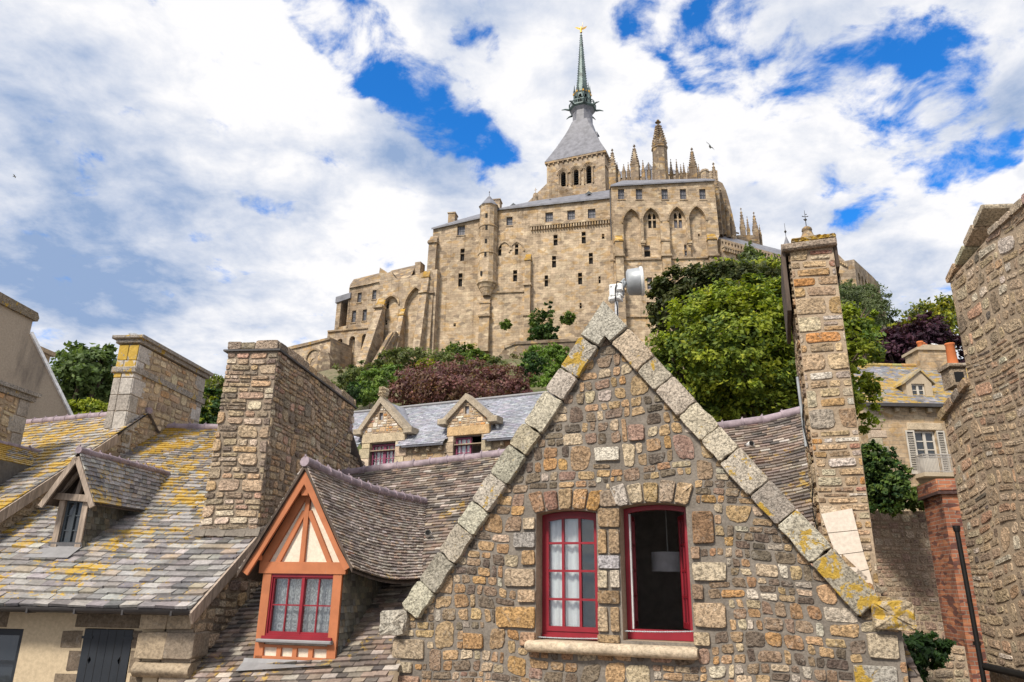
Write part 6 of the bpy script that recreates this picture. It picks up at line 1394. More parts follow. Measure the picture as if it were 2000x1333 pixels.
    wn = MB(); wn.prism(FDm, [(wa, wv0), (wb, wv0), (wb, wv1), (wa, wv1)], -.14, -.08, 0, (1, 1, 1, 0), [[(wa + .05, wv0 + .05), (wb - .05, wv0 + .05), (wb - .05, wv1 - .05), (wa + .05, wv1 - .05)]]); mm = (wa + wb) / 2; wn.box(FDm, mm - .04, mm + .04, wv0 + .02, wv1 - .02, -.13, -.07)
    for j in (1, 2): v = wv0 + (wv1 - wv0) * j / 3; wn.box(FDm, wa + .03, wb - .03, v - .015, v + .015, -.12, -.083)
    wn.build('window', [M['cream_paint']], do); gl = MB(); gl.box(FDm, wa + .03, wb - .03, wv0 + .03, wv1 - .03, -.12, -.115); gl.build('pane', [M['pane']], do)
    # chimney with pots
    FK = F.off(-2.9); k0, k1 = FK.px(1793, 700)[0], FK.px(1850, 700)[0]; kt = FK.px(1820, 686)[1]; kb = FK.px(1820, 735)[1]; c = MB()
    c.box(FK, k0, k1, kb - 1, kt, -1.0, .1, 0); c.box(FK, k0 - .08, k1 + .06, kt, kt + .12, -1.1, .18, 1); c.box(FK, k0 + .25, k1 + .02, kt + .121, kt + .25, -1.05, .12, 1); ko = c.build('chimney', [M['far_wall'], M['dressed_plain']], t)
    for i in range(3):
        p = MB(); x = FK.px(1806 + i * 9, 678)[0]; p.lathe(FK.p(x, kt + .12, -.3 - .2 * i), [(.12, 0), (.125, .32), (.14, .33), (.14, .40), (.10, .41)], 12, sm=True); p.build('chimney_pot', [M['terracotta']], ko)
    gull('seagull', 'white seagull sitting on the chimney of the balcony house', FK.p(FK.px(1834, 676)[0], kt + .25, -.2), 1.0, radians(180), M['gull_white'])
M['cream_paint'] = mat_paint('cream_paint', (0.50, 0.46, 0.40), 0.15); M['rail_paint'] = mat_paint('grey_rail_paint', (0.36, 0.33, 0.30), 0.2); M['dressed_plain'] = mat_plaster('plain_dressed_stone', (0.44, 0.36, 0.26), (0.28, 0.22, 0.15), 0.6)
M['gull_white'] = mat_plain('white_feathers', (0.72, 0.72, 0.72), 0.8); M['gull_grey'] = mat_plain('grey_feathers', (0.26, 0.27, 0.29), 0.8)
def gull(name, label, loc, s, rz, mat, fly=False):
    """a small bird as one skin: body, head, tail, folded or open wings"""
    mb = MB(); C = Vector((0, 0, 0))
    prof = [(0, -.20), (.022, -.17), (.05, -.10), (.065, -.02), (.06, .05), (.04, .10), (.034, .13), (.036, .155), (.02, .185), (.008, .20), (.0, .235)]
    up = .35 if not fly else .05
    ax = Vector((1, 0, up)).normalized(); mb.lathe(Vector((0, 0, .07)), prof, 10, axis=ax, sm=True)
    if fly:
        for s_ in (-1, 1): mb.add([(.07, s_ * .03, .08), (.10, s_ * .22, .16), (.0, s_ * .5, .10), (-.05, s_ * .48, .10), (-.02, s_ * .2, .14), (-.07, s_ * .03, .075), (.0, s_ * .2, .165), (0, s_ * .03, .10)], [(0, 1, 6, 7), (7, 6, 4, 5), (1, 2, 3, 6), (6, 3, 4), (5, 4, 1, 0), (4, 3, 2, 1)], 1)
    else:
        for s_ in (-1, 1): mb.add([(.08, s_ * .062, .10), (.02, s_ * .075, .06), (-.24, s_ * .02, .01), (-.22, s_ * .015, .05), (.0, s_ * .05, .125)], [(0, 1, 2, 3, 4), (4, 3, 2, 1, 0)], 1)
        for s_ in (-1, 1): mb.tube([(0, s_ * .02, .03), (.005, s_ * .02, 0.0)], .005, 5, 2)
    o = mb.build(name, [mat, M['gull_grey'], M['terracotta']]); o.location = loc; o.rotation_euler = (0, 0, rz); o.scale = (s,) * 3
    me = o.data; zmin = min(v.co.z for v in me.vertices); return tag(o, label, 'bird')
house6()
# ------------------------------------------------------------------ garden wall, brick stack, right-hand house
def garden_wall():
    F = frame(1760, 1100, 18, 0); mb = MB(); z1 = F.px(1760, 998)[1]; u0 = F.px(1560, 1100)[0]; u1 = F.px(1960, 1100)[0]; zb = -4.2
    rubble(mb, F, [(u0, zb), (u1, zb), (u1, z1), (u0, z1)], [], band=(.15, .22), wid=(.12, .26), joint=.022, bulge=.012, pal=[((.46, .355, .25), 5), ((.38, .28, .20), 4), ((.53, .43, .32), 3), ((.31, .22, .17), 2), ((.46, .31, .225), 2)], rnd=.3, jit=.16, split=(.6, .4, 0), wave=.015)
    mb.prism(F, [(u0, GROUND), (u1, GROUND), (u1, z1), (u0, z1)], -.6, 0, 0); o = mb.build('garden_wall', [M['mortar_warm'], M['rubble']]); tag(o, 'high rubble retaining wall between the tall chimney and the brick stack', 'wall')
    return F, z1
FGW, ZGW = garden_wall()
def brick_stack():
    F = frame(1850, 1000, 15.5, 12); a = (F.px(1830, 950)[0]); b = a + 1.3; zt = F.px(1840, 936)[1]; z2 = F.px(1840, 960)[1]; m = MB()
    m.box(F, a + .06, b, GROUND, z2, -1.2, 0); m.rbox(F, a - .02, b + .05, z2, zt, -1.25, .06, .02); o = m.build('brick_stack', [M['brick']]); tag(o, 'tall red brick stack below the balcony', 'chimney')
    k = MB(); k.box(F, a - .03, b + .06, z2 - .06, z2 - .001, -1.26, .07); k.build('dark_band', [M['brick_dark']], o)
M['brick_dark'] = mat_plain('dark_brown_brick', (0.07, 0.04, 0.035), .9, var=.4, sc=3)  # very dark mottled brown for the band just below the cap
brick_stack()
def right_house():
    A_ = at_D(1880, 1060, 9.2); F = Fr(A_, radians(96)); t = thing('rubble_end_house', 'rough rubble house end filling the right edge with sloping coping stones', 'house', (A_.x + 2.0, A_.y - 2, GROUND))
    P = F.pts([(1880, 1040), (1846, 812), (1896, 748), (1890, 690), (1849, 554), (1926, 402), (2010, 393), (2140, 383)])
    ua = (P[0][0] + P[1][0]) / 2; ub = (P[3][0] + P[4][0]) / 2; uend = 4.6; sh = P[2][1]; top = P[6][1]
    lo = [(ua, -4.2), (uend, -4.2), (uend, sh + .0), (ub, sh), (ua, P[1][1])]; up = [(ub, sh), (uend, sh), (uend, top), (P[5][0], top), (ub, P[4][1])]
    m = MB(); kw = dict(band=(.16, .32), wid=(.09, .36), joint=.022, bulge=.009, pal=PAL_RIGHT, rnd=.36, jit=.22, wave=.05, tilt=.5, split=(.2, .45, .35))
    rubble(m, F, [(ua, -4.2), (4.2, -4.2), (4.2, sh), (ub, sh), (ua, P[1][1])], [], **kw); rubble(m, F, [(ub, sh + .02), (4.2, sh + .02), (4.2, top), (P[5][0], top), (ub, P[4][1])], [], **kw)
    m.prism(F, [(ua, GROUND), (uend, GROUND), (uend, top), (P[5][0], top), (ub, P[4][1]), (ub, sh), (ua, P[1][1])], -.32, 0, 0); m.box(F, ub + .25, uend, GROUND, sh, -3, -.33, 0); m.box(F, P[5][0] + .9, uend, sh, top - .3, -3, -.33, 0); m.build('gable_wall', [M['mortar_warm'], M['rubble']], t)
    def cop(p, q, n, wd=.13, pr=.09, cc=(.30, .24, .17, .15)):
        c = MB(); p, q = Vector(p), Vector(q); d = (q - p).normalized(); nn = Vector((-d.y, d.x)); nn = nn if nn.y > 0 else -nn
        for i in range(n):
            a, b = p + (q - p) * (i / n) + d * .006, p + (q - p) * ((i + 1) / n) - d * .006; o_ = random.uniform(-.015, .02)
            R4 = [a - nn * .02, b - nn * .02, b + nn * (wd + o_), a + nn * (wd + o_)]; out = []
            for k in range(4):
                x, y, z = R4[k - 1], R4[k], R4[(k + 1) % 4]
                for s_ in (0, .5, 1): out.append(tuple(y + (x - y).normalized() * .02 * (1 - s_) + (z - y).normalized() * .02 * s_))
            put_stone(c, F, out, pr, 0, (*[v * random.uniform(.85, 1.15) for v in cc[:3]], cc[3]), base=-.30, tilt=.1, crisp=True)
        c.build('coping', [M['coping']], t)
    cop((P[1][0] - .07, P[1][1] - .05), P[2], 4, .09, .06, (.36, .29, .20, .4)); cop((ub - .04, P[4][1] - .02), P[5], 4, .05, .03, (.50, .39, .275, .1)); cop((P[5][0] - .03, top), (4.4, top + .02), 11, .07, .035, (.48, .38, .27, .1))
    # flue block and clay pot where the slope meets the stack
    q = at_D(1872, 735, 9.45); FB = Fr(q, radians(6)); zb = q.z; b = MB(); b.rbox(FB, -.10, .12, zb - .14, zb + .12, -.25, .0, .02, 0, (.36, .28, .2, .1)); b.rbox(FB, -.13, .14, zb + .12, zb + .18, -.28, .04, .02, 0, (.38, .30, .22, .2)); b.box(FB, -.05, .07, zb - .08, zb + .06, -.02, .003, 1); bo = b.build('flue_block', [M['coping'], M['black']], t)
    p = MB(); p.lathe(FB.p(.02, zb + .20, -.12), [(.068, 0), (.056, .27), (.064, .28), (.064, .30), (.045, .305)], 14, sm=True); p.build('chimney_pot', [M['terracotta']], t)
    # drainpipe and gutter
    d = MB(); x0 = F.px(1888, 1035); pipe = [F.p(ua + .02, x0[1], .09), F.p(ua + .06, F.px(1876, 1200)[1], .10), F.p(ua + .10, -4.5, .11)]
    d.tube(pipe, .028, 10, sm=True); d.lathe(pipe[0] - Vector((0, 0, .02)), [(.036, 0), (.042, .04), (.042, .07), (0, .07)], 10)
    for k in (.25, .6): q = pipe[0] + (pipe[2] - pipe[0]) * k; d.lathe(q, [(.041, 0), (.041, .04)], 10)
    d.build('drainpipe', [M['black']], t)
    g = MB(); gv = F.px(1940, 1303)[1]; g.tube([F.p(ua + .1, gv, .07), F.p(2.4, gv - .03, .07)], .042, 10, sm=True); g.build('gutter', [M['black']], t)
right_house()
# ================================================================== the abbey on its rock
def pointed(cx, w, v0, vs, va, n=7):
    """pointed arch outline: bottom v0, springing vs, apex va"""
    h = w / 2; H = va - vs; k = max(0.0, (H * H - h * h) / (2 * h)); R = h + k; am = math.asin(min(1, H / R)); P = [(cx - h, v0), (cx + h, v0), (cx + h, vs)]
    for i in range(1, n): t = am * i / n; P.append((cx - k + R * cos(t), vs + R * sin(t)))
    P.append((cx, va))
    for i in range(n - 1, 0, -1): t = am * i / n; P.append((cx + k - R * cos(t), vs + R * sin(t)))
    P.append((cx - h, vs)); return P
def roundarch(cx, w, v0, vt, n=8):
    h = w / 2; vs = vt - h; return [(cx - h, v0), (cx + h, v0)] + [(cx + h * cos(pi * i / n), vs + h * sin(pi * i / n)) for i in range(n + 1)]
def px_rect(F, x0, y0, x1, y1):
    xm, ym = (x0 + x1) / 2, (y0 + y1) / 2; return F.px(x0, ym)[0], F.px(x1, ym)[0], F.px(xm, y1)[1], F.px(xm, y0)[1]
def win_part(F, R, parent, depth=.45, kind='slit', name='window'):
    u0, u1, v0, v1 = R; m = MB(); W, H = u1 - u0, v1 - v0
    if kind == 'slit':
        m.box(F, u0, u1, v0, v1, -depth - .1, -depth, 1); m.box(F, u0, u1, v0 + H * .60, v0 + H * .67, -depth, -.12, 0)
    elif kind == 'pane':
        m.box(F, u0, u1, v0, v1, -depth - .1, -depth, 2)
        for k in (1, 2): u = u0 + W * k / 3; m.box(F, u - .04, u + .04, v0, v1, -depth, -depth + .06, 3)
        m.box(F, u0, u1, v0 + H * .48, v0 + H * .53, -depth, -depth + .06, 3)
        m.box(F, u0 - .15, u1 + .15, v0 - .22, v0, -.3, .12, 0)
    elif kind == 'half':
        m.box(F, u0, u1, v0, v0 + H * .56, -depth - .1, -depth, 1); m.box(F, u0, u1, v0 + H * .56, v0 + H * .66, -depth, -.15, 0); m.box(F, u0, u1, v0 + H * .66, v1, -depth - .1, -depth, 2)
    elif kind == 'cross':
        m.box(F, u0, u1, v0, v1, -depth - .1, -depth, 2); m.box(F, u0, u1, v0 + H * .5, v0 + H * .58, -depth, -.15, 0)
        for k in (.2, .38, .78): m.box(F, u0, u1, v0 + H * k, v0 + H * k + .05, -depth, -depth + .05, 3)
    return m.build(name, [M['abbey_trim'], M['dark_hole'], M['abbey_pane'], M['dark_frame']], parent)
def rect_poly(R): return [(R[0], R[2]), (R[1], R[2]), (R[1], R[3]), (R[0], R[3])]
def hood(m, F, P, wd, w0, w1, mat=0, k0=2):
    """moulding following an arch outline from springing to springing"""
    L = P[k0:]
    for i in range(len(L) - 1):
        a, b = Vector(L[i]), Vector(L[i + 1]); d = b - a
        if d.length < 1e-6: continue
        d.normalize(); n = Vector((d.y, -d.x)) * wd
        m.prism(F, [tuple(a - d * .02), tuple(b + d * .02), tuple(b + n + d * .02), tuple(a + n - d * .02)], w0, w1, mat)
def buttress(parent, F, x0, x1, ytop, ybot, d0=1.2, d1=2.2, lich=True, steps=(), mat='abbey_trim'):
    """wall buttress with a sloping lichened top, growing deeper downwards"""
    u0 = (F.px(x0, ytop)[0] + F.px(x0, ybot)[0]) / 2; u1 = u0 + (F.px(x1, ytop)[0] - F.px(x0, ytop)[0]); vt = F.px((x0 + x1) / 2, ytop)[1]; vb = F.px((x0 + x1) / 2, ybot)[1]
    m = MB(); sl = 1.3
    pts = [(0, vt), (d0, vt - sl), (d1, vb), (0, vb)]
    A = [F.p(u0, v, w) for w, v in pts]; B = [F.p(u1, v, w) for w, v in pts]
    m.add(A + B, [(0, 4, 5, 1)], 1 if lich else 0); m.add(A + B, [(1, 5, 6, 2), (0, 1, 2, 3), (7, 6, 5, 4)], 0)
    m.box(F, u0 - .12, u1 + .12, vt - sl - .35, vt - sl - .05, 0, d0 + .2, 1 if lich else 0)
    for ys in steps: v = F.px((x0 + x1) / 2, ys)[1]; dd = d0 + (d1 - d0) * (vt - v) / (vt - vb); m.box(F, u0 - .2, u1 + .2, v - .2, v + .2, 0, dd + .3, 0)
    return m.build('buttress', [M[mat], M['abbey_lichen']], parent)
def string_course(m, F, x0, x1, y0, y1=None, h=.3, pr=.3, mat=0):
    a = F.px(x0, y0); b = F.px(x1, y0 if y1 is None else y1); m.prism(F, [a, b, (b[0], b[1] + h), (a[0], a[1] + h)], -.1, pr, mat)
DOWN = 26.0
FA_ = frame(1190, 500, 125, 12)
def lodging():
    F = FA_; top = F.pts([(846, 448), (941, 426), (976, 410), (1194, 387)]); t = thing('abbey_lodging', 'long tall abbey lodging with round corner turret, left of the arcaded block', 'abbey building', F.p((top[0][0] + top[-1][0]) / 2, 30, -6))
    u0 = (top[0][0] + F.px(833, 690)[0]) / 2; pol = [(u0, DOWN), (top[-1][0], DOWN), top[-1], top[2], top[1], (u0, top[0][1])]
    sl = [(1085, 459, 480, 8), (1140, 453, 476, 8), (1082, 500, 523, 8), (1154, 494, 516, 8), (1067, 538, 560, 7), (1133, 533, 556, 8), (903, 486, 510, 8), (899, 534, 560, 8), (976, 478, 500, 7), (1009, 477, 498, 7), (1006, 528, 550, 8)]
    sm = [(1178, 457, 467, 5), (1171, 540, 554, 4), (1134, 592, 603, 4), (888, 632, 638, 5)]
    pn = [(893, 441, 908, 460), (989, 424, 1001, 441), (1065, 415, 1080, 434), (1108, 411, 1123, 430), (1148, 408, 1163, 427)]
    hl = []; wn = []
    for x, a, b, w in sl: R = px_rect(F, x - w / 2, a, x + w / 2, b); hl.append(rect_poly(R)); wn.append((R, 'slit'))
    for x, a, b, w in sm: R = px_rect(F, x - w / 2, a, x + w / 2, b); hl.append(rect_poly(R)); wn.append((R, 'slit'))
    for q in pn: R = px_rect(F, *q); hl.append(rect_poly(R)); wn.append((R, 'pane'))
    m = MB(); m.prism(F, pol, -12, 0, 0, (1, 1, 1, 0), hl); m.build('lodging_wall', [M['abbey']], t)
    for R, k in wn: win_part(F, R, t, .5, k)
    # slate roof set back from the eaves
    r = MB(); e = [top[0], top[1], top[2], top[3]]; rg = [F.px(*q, -6) for q in [(880, 434), (955, 413), (1035, 394), (1194, 371)]]
    for i in range(3):
        a, b, c, d = F.p(e[i][0] - .2, e[i][1] + .05, .5), F.p(e[i + 1][0], e[i + 1][1] + .05, .5), F.p(*rg[i + 1], -6), F.p(*rg[i], -6); r.quad(a, b, c, d); r.quad(a - Vector((0, 0, .35)), b - Vector((0, 0, .35)), b, a, 0)
        r.quad(d, c, F.p(e[i + 1][0], e[i + 1][1], -12), F.p(e[i][0], e[i][1], -12))
    r.add([F.p(e[0][0], e[0][1], .5), F.p(*rg[0], -6), F.p(e[0][0], e[0][1], -12)], [(0, 1, 2)]); ro = r.build('slate_roof', [M['abbey_slate']], t)
    for (x, y) in [(1075, 396), (1150, 381), (1003, 404)]:
        q = MB(); p = F.px(x, y, -2.5); c = F.p(*p, -2.2); q.add([c + F.U * -.8, c + F.U * .8, c + Vector((0, 0, .7)), c - F.N * 1.6 + Vector((0, 0, .75))], [(0, 1, 2), (1, 3, 2), (0, 2, 3)], 0); q.build('roof_light', [M['dark_frame']], ro)
    for (x0, x1, y0, y1, w) in [(875, 888, 417, 441, -4), (962, 976, 391, 412, -7)]:
        q = MB(); R = px_rect(F.off(w), x0, y0, x1, y1); q.box(F, R[0], R[1], R[2] - 2, R[3], w - 2, w); q.box(F, R[0] - .15, R[1] + .15, R[3], R[3] + .25, w - 2.1, w + .15); q.build('chimney', [M['abbey_grey']], t)
    # battlemented corbel table over the right half
    c = MB(); a = F.px(1036, 450); b = F.px(1192, 436); n = 30
    c.prism(F, [(a[0], a[1] + .5), (b[0], b[1] + .5), (b[0], b[1] + .95), (a[0], a[1] + .95)], -.1, .55)
    for i in range(n):
        k = (i + .5) / n; u = a[0] + (b[0] - a[0]) * k; v = a[1] + (b[1] - a[1]) * k; c.box(F, u - .13, u + .13, v - .25, v + .5, -.1, .5)
    c.build('corbel_table', [M['abbey_trim']], t)
    s = MB(); string_course(s, F, 960, 1028, 574, 571); s.build('string_course', [M['abbey_trim']], t)
    for cx_, hw, ya, ys, yb in [(985, 12, 474, 490, 500), (1009, 13, 474, 492, 500)]:
        P = pointed(F.px(cx_, ys)[0], F.px(cx_ + hw, ys)[0] - F.px(cx_ - hw, ys)[0], F.px(cx_, yb)[1], F.px(cx_, ys)[1], F.px(cx_, ya)[1]); s = MB(); hood(s, F, P, .28, -.05, .22); s.build('arch_moulding', [M['abbey_trim']], t)
    buttress(t, F, 835, 850, 462, 700, .9, 2.2, False, (478, 578), 'abbey_grey'); buttress(t, F, 1026, 1037, 497, 690, .8, 1.6, True, (560, 620)); buttress(t, F, 938, 957, 580, 690, .7, 1.4, False, (620,))
    # corner turret on its moulded corbel
    uc = F.px(954, 480)[0]; C = F.p(uc, 0, .35); rr = (F.px(972, 480)[0] - F.px(937, 480)[0]) / 2; zt = F.px(954, 408)[1]; zb = F.px(954, 553)[1]; q = MB()
    pr = [(rr * .42, zb - 2.9), (rr * .55, zb - 2.2), (rr * .6, zb - 2.1), (rr * .75, zb - 1.5), (rr * .82, zb - 1.4), (rr * .95, zb - .7), (rr * 1.1, zb - .55), (rr * 1.12, zb - .1), (rr, zb)]
    for y in (500, 448): z = F.px(954, y)[1]; pr += [(rr, z - .2), (rr * 1.08, z - .15), (rr * 1.08, z + .1), (rr * .98, z + .15)]
    pr += [(rr * .97, zt - .3), (rr * 1.08, zt)]
    q.lathe(C, pr, 12, rot=.13)
    tu = q.build('corner_turret', [M['abbey']], t)
    q = MB(); za = F.px(957, 386)[1]; q.lathe(C, [(rr * 1.15, zt), (rr * .62, zt + (za - zt) * .5), (rr * .12, za), (.06, za + .1), (.06, za + .9), (.16, za + 1.0), (.0, za + 1.3)], 8, rot=.2); q.build('turret_roof', [M['abbey_slate']], tu)
    q = MB()
    for (x, y0, y1) in [(950, 417, 425), (950, 440, 449), (949, 467, 475), (948, 492, 501), (940, 530, 538)]:
        R = px_rect(F.off(rr + .3), x - 2, y0, x + 2, y1); q.box(F, R[0], R[1], R[2], R[3], rr * .5, rr * .98 + .4)
    q.build('slit_windows', [M['dark_hole']], tu)
lodging()
FR_ = frame(1195, 500, 123.2, 4)
def arcade_block():
    F = FR_; t = thing('abbey_arcade_block', 'tall tan abbey block with four pointed blind arches and a row of five shuttered windows', 'abbey building', F.p(9, 30, -5))
    a = F.px(1194, 364); b = F.px(1394, 353); ub = F.px(1412, 600)[0]
    pol = [(a[0], DOWN), (ub, DOWN), (ub, F.px(1411, 470)[1]), (F.px(1405, 460)[0], F.px(1405, 460)[1]), b, a]; hl = []; wn = []; rec = []
    for x in (1213, 1248, 1298, 1334, 1372): R = px_rect(F, x - 6, 369.5, x + 6.5, 390); hl.append(rect_poly(R)); wn.append((R, 'pane'))
    s = MB()
    for cx_, hw, ya, ys, yb in [(1235, 17, 409, 436, 502), (1273.5, 17, 407, 434, 502), (1325, 16.5, 405, 432, 502), (1364, 17, 404, 431, 502)]:
        w = F.px(cx_ + hw, 460)[0] - F.px(cx_ - hw, 460)[0]; P = pointed(F.px(cx_, 460)[0], w, F.px(cx_, yb)[1], F.px(cx_, ys)[1], F.px(cx_, ya)[1]); hl.append(P); rec.append(P)
        Q = pointed(F.px(cx_, 460)[0], w + .02, F.px(cx_, yb)[1], F.px(cx_, ys)[1], F.px(cx_, ya)[1]); s = MB(); hood(s, F, Q, .32, -.05, .22); s.build('arch_moulding', [M['abbey_trim']], t)
    for q in [(1268, 542, 1274, 565, 'cross'), (1267, 590, 1272, 607, 'slit')]: R = px_rect(F, q[0] - 4, q[1], q[0] + 4, q[3]) if False else px_rect(F, q[0] - 4, q[1], q[2], q[3]); hl.append(rect_poly(R)); wn.append((R, q[4]))
    m = MB(); m.prism(F, pol, -10, 0, 0, (1, 1, 1, 0), hl); m.build('block_wall', [M['abbey']], t)
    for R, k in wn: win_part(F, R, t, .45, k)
    # recessed arch panels with their own windows
    Fi = F.off(-.75); k = MB(); hi = []; wi = []
    for cx_, y0, y1 in [(1264, 480, 502), (1342, 478, 500)]: R = px_rect(Fi, cx_ - 5.5, y0, cx_ + 6, y1); hi.append(rect_poly(R)); wi.append((R, 'half' if cx_ < 1300 else 'cross'))
    lan = []
    for cx_, y0 in [(1273.5, 417), (1324, 415)]:
        for dx in (-4.6, 4.6):
            c = Fi.px(cx_ + dx, 430)[0]; P = pointed(c, .62, Fi.px(cx_, 446)[1], Fi.px(cx_, y0 + 8)[1], Fi.px(cx_, y0)[1]); hi.append(P); lan.append((c, P))
    R = px_rect(Fi, 1363, 457, 1367, 462); hi.append(rect_poly(R)); wi.append((R, 'slit'))
    lo, hi_ = F.px(1300, 504)[1], F.px(1300, 400)[1]; k.prism(Fi, [(F.px(1215, 460)[0], lo), (F.px(1384, 460)[0], lo), (F.px(1384, 460)[0], hi_), (F.px(1215, 460)[0], hi_)], -.5, 0, 0, (1, 1, 1, 0), hi); k.build('arch_panel', [M['abbey']], t)
    for R, kk in wi: win_part(Fi, R, t, .4, kk)
    for c, P in lan:
        q = MB(); v0, v1 = P[0][1], P[9][1] if len(P) > 9 else P[-1][1]; vt = max(p[1] for p in P); q.box(Fi, c - .35, c + .35, v0, vt, -.5, -.4, 1); q.box(Fi, c - .31, c + .31, v0 + (vt - v0) * .52, v0 + (vt - v0) * .6, -.4, -.05, 0); q.box(Fi, c - .31, c + .31, v0 + .1, v0 + (vt - v0) * .5, -.4, -.36, 2) if c > Fi.px(1300, 430)[0] else None; q.build('lancet_window', [M['abbey_trim'], M['dark_hole'], M['abbey_pane']], t)
    # capitals between arches
    for cx_ in (1254.5, 1345): s = MB(); u = F.px(cx_, 450)[0]; v0, v1 = F.px(cx_, 472)[1], F.px(cx_, 430)[1]; s.box(F, u - .22, u + .22, v0, v1, -.1, .2); s.box(F, u - .45, u + .45, v0 - .5, v0, -.1, .45); s.box(F, u - .3, u + .3, v0 - .9, v0 - .5, -.1, .3); s.build('wall_shaft', [M['abbey_trim']], t)
    for sc_ in ((1192, 1396, 511, 505, .3), (1228, 1300, 572, 571, .2), (1196, 1300, 621, 620, .2)): s = MB(); string_course(s, F, *sc_[:4], h=sc_[4]); s.build('string_course', [M['abbey_trim']], t)
    for x0, x1, y, lk in [(1204, 1219, 460, 1), (1296, 1312, 460, 0), (1388, 1405, 457, 1)]: buttress(t, F, x0, x1, y, 690, .9, 2.0, bool(lk), (504, 572))
    r = MB(); L = F.px(1216, 353, -5), F.px(1378, 349, -5); e0, e1 = F.p(a[0] - .2, a[1], .45), F.p(b[0] + .2, b[1], .45); g0, g1 = F.p(*L[0], -5), F.p(*L[1], -5); k0, k1 = F.p(a[0], a[1], -10), F.p(b[0], b[1], -10)
    r.quad(e0, e1, g1, g0); r.quad(k1, k0, g0, g1); r.add([e0, g0, k0], [(0, 1, 2)]); r.add([e1, k1, g1], [(0, 1, 2)]); r.quad(e0 - Vector((0, 0, .3)), e1 - Vector((0, 0, .3)), e1, e0); r.build('slate_roof', [M['abbey_slate']], t)
    d = MB(); u = F.px(1193, 430)[0]; d.tube([F.p(u, F.px(1193, 372)[1], .25), F.p(u, F.px(1193, 470)[1], .25)], .12, 6); d.build('drainpipe', [M['gutter']], t)
arcade_block()
def pinnacle(parent, x, yt, ys, yb, wpx, D, name='pinnacle', oct_=False, crock=7, mat='abbey_dark', shaft_extra=None):
    c = at_D(x, (ys + yb) / 2, D); k = c.dot(_fw) / FPX; r = wpx / 2 * k; z = lambda y: at_D(x, y, D).z; n = 8 if oct_ else 4; rot = .4 if not oct_ else .39
    f = 1.0 if oct_ else 1.30; m = MB(); zs, zt, zb = z(ys), z(yt), z(yb)
    m.lathe((c.x, c.y, 0), [(r * f, zb), (r * f, zs - r * .5), (r * f * 1.12, zs - r * .4), (r * f * 1.12, zs - r * .15), (r * f * .92, zs)], n, rot)
    m.lathe((c.x, c.y, 0), [(r * f * .74, zs), (r * .13, zt - r * .5), (r * .12, zt - r * .3), (r * .42, zt - r * .15), (r * .12, zt), (r * .2, zt + r * .2), (0, zt + r * .35)], n, rot)
    for i in range(n):           # gablets at the foot of the spirelet
        a = rot + (i + .5) * 2 * pi / n; d = Vector((cos(a), sin(a), 0)); e = Vector((-sin(a), cos(a), 0)); p = Vector((c.x, c.y, zs)) + d * r * f * (.72 if n == 4 else .93); w = r * (.7 if n == 4 else .42)
        m.add([p - e * w, p + e * w, p + Vector((0, 0, r * 1.1)), p - d * r * .4 + Vector((0, 0, r * 1.1))], [(0, 1, 2), (1, 3, 2), (0, 2, 3)], 0)
    for i in range(n if not oct_ else 8):                     # crockets up every edge
        a = rot + i * 2 * pi / n
        for j in range(1, crock):
            t = j / crock; rr = r * f * .74 * (1 - t) + r * .13 * t; zz = zs + (zt - r * .5 - zs) * t; s = r * .26 * (1 - .3 * t); P = Vector((c.x + cos(a) * (rr + s * .7), c.y + sin(a) * (rr + s * .7), zz)); m.lathe(P - Vector((0, 0, s)), [(0, 0), (s, s * .8), (s * .8, s * 1.6), (0, s * 2.1)], 4, a)
    return m.build(name, [M[mat]], parent)
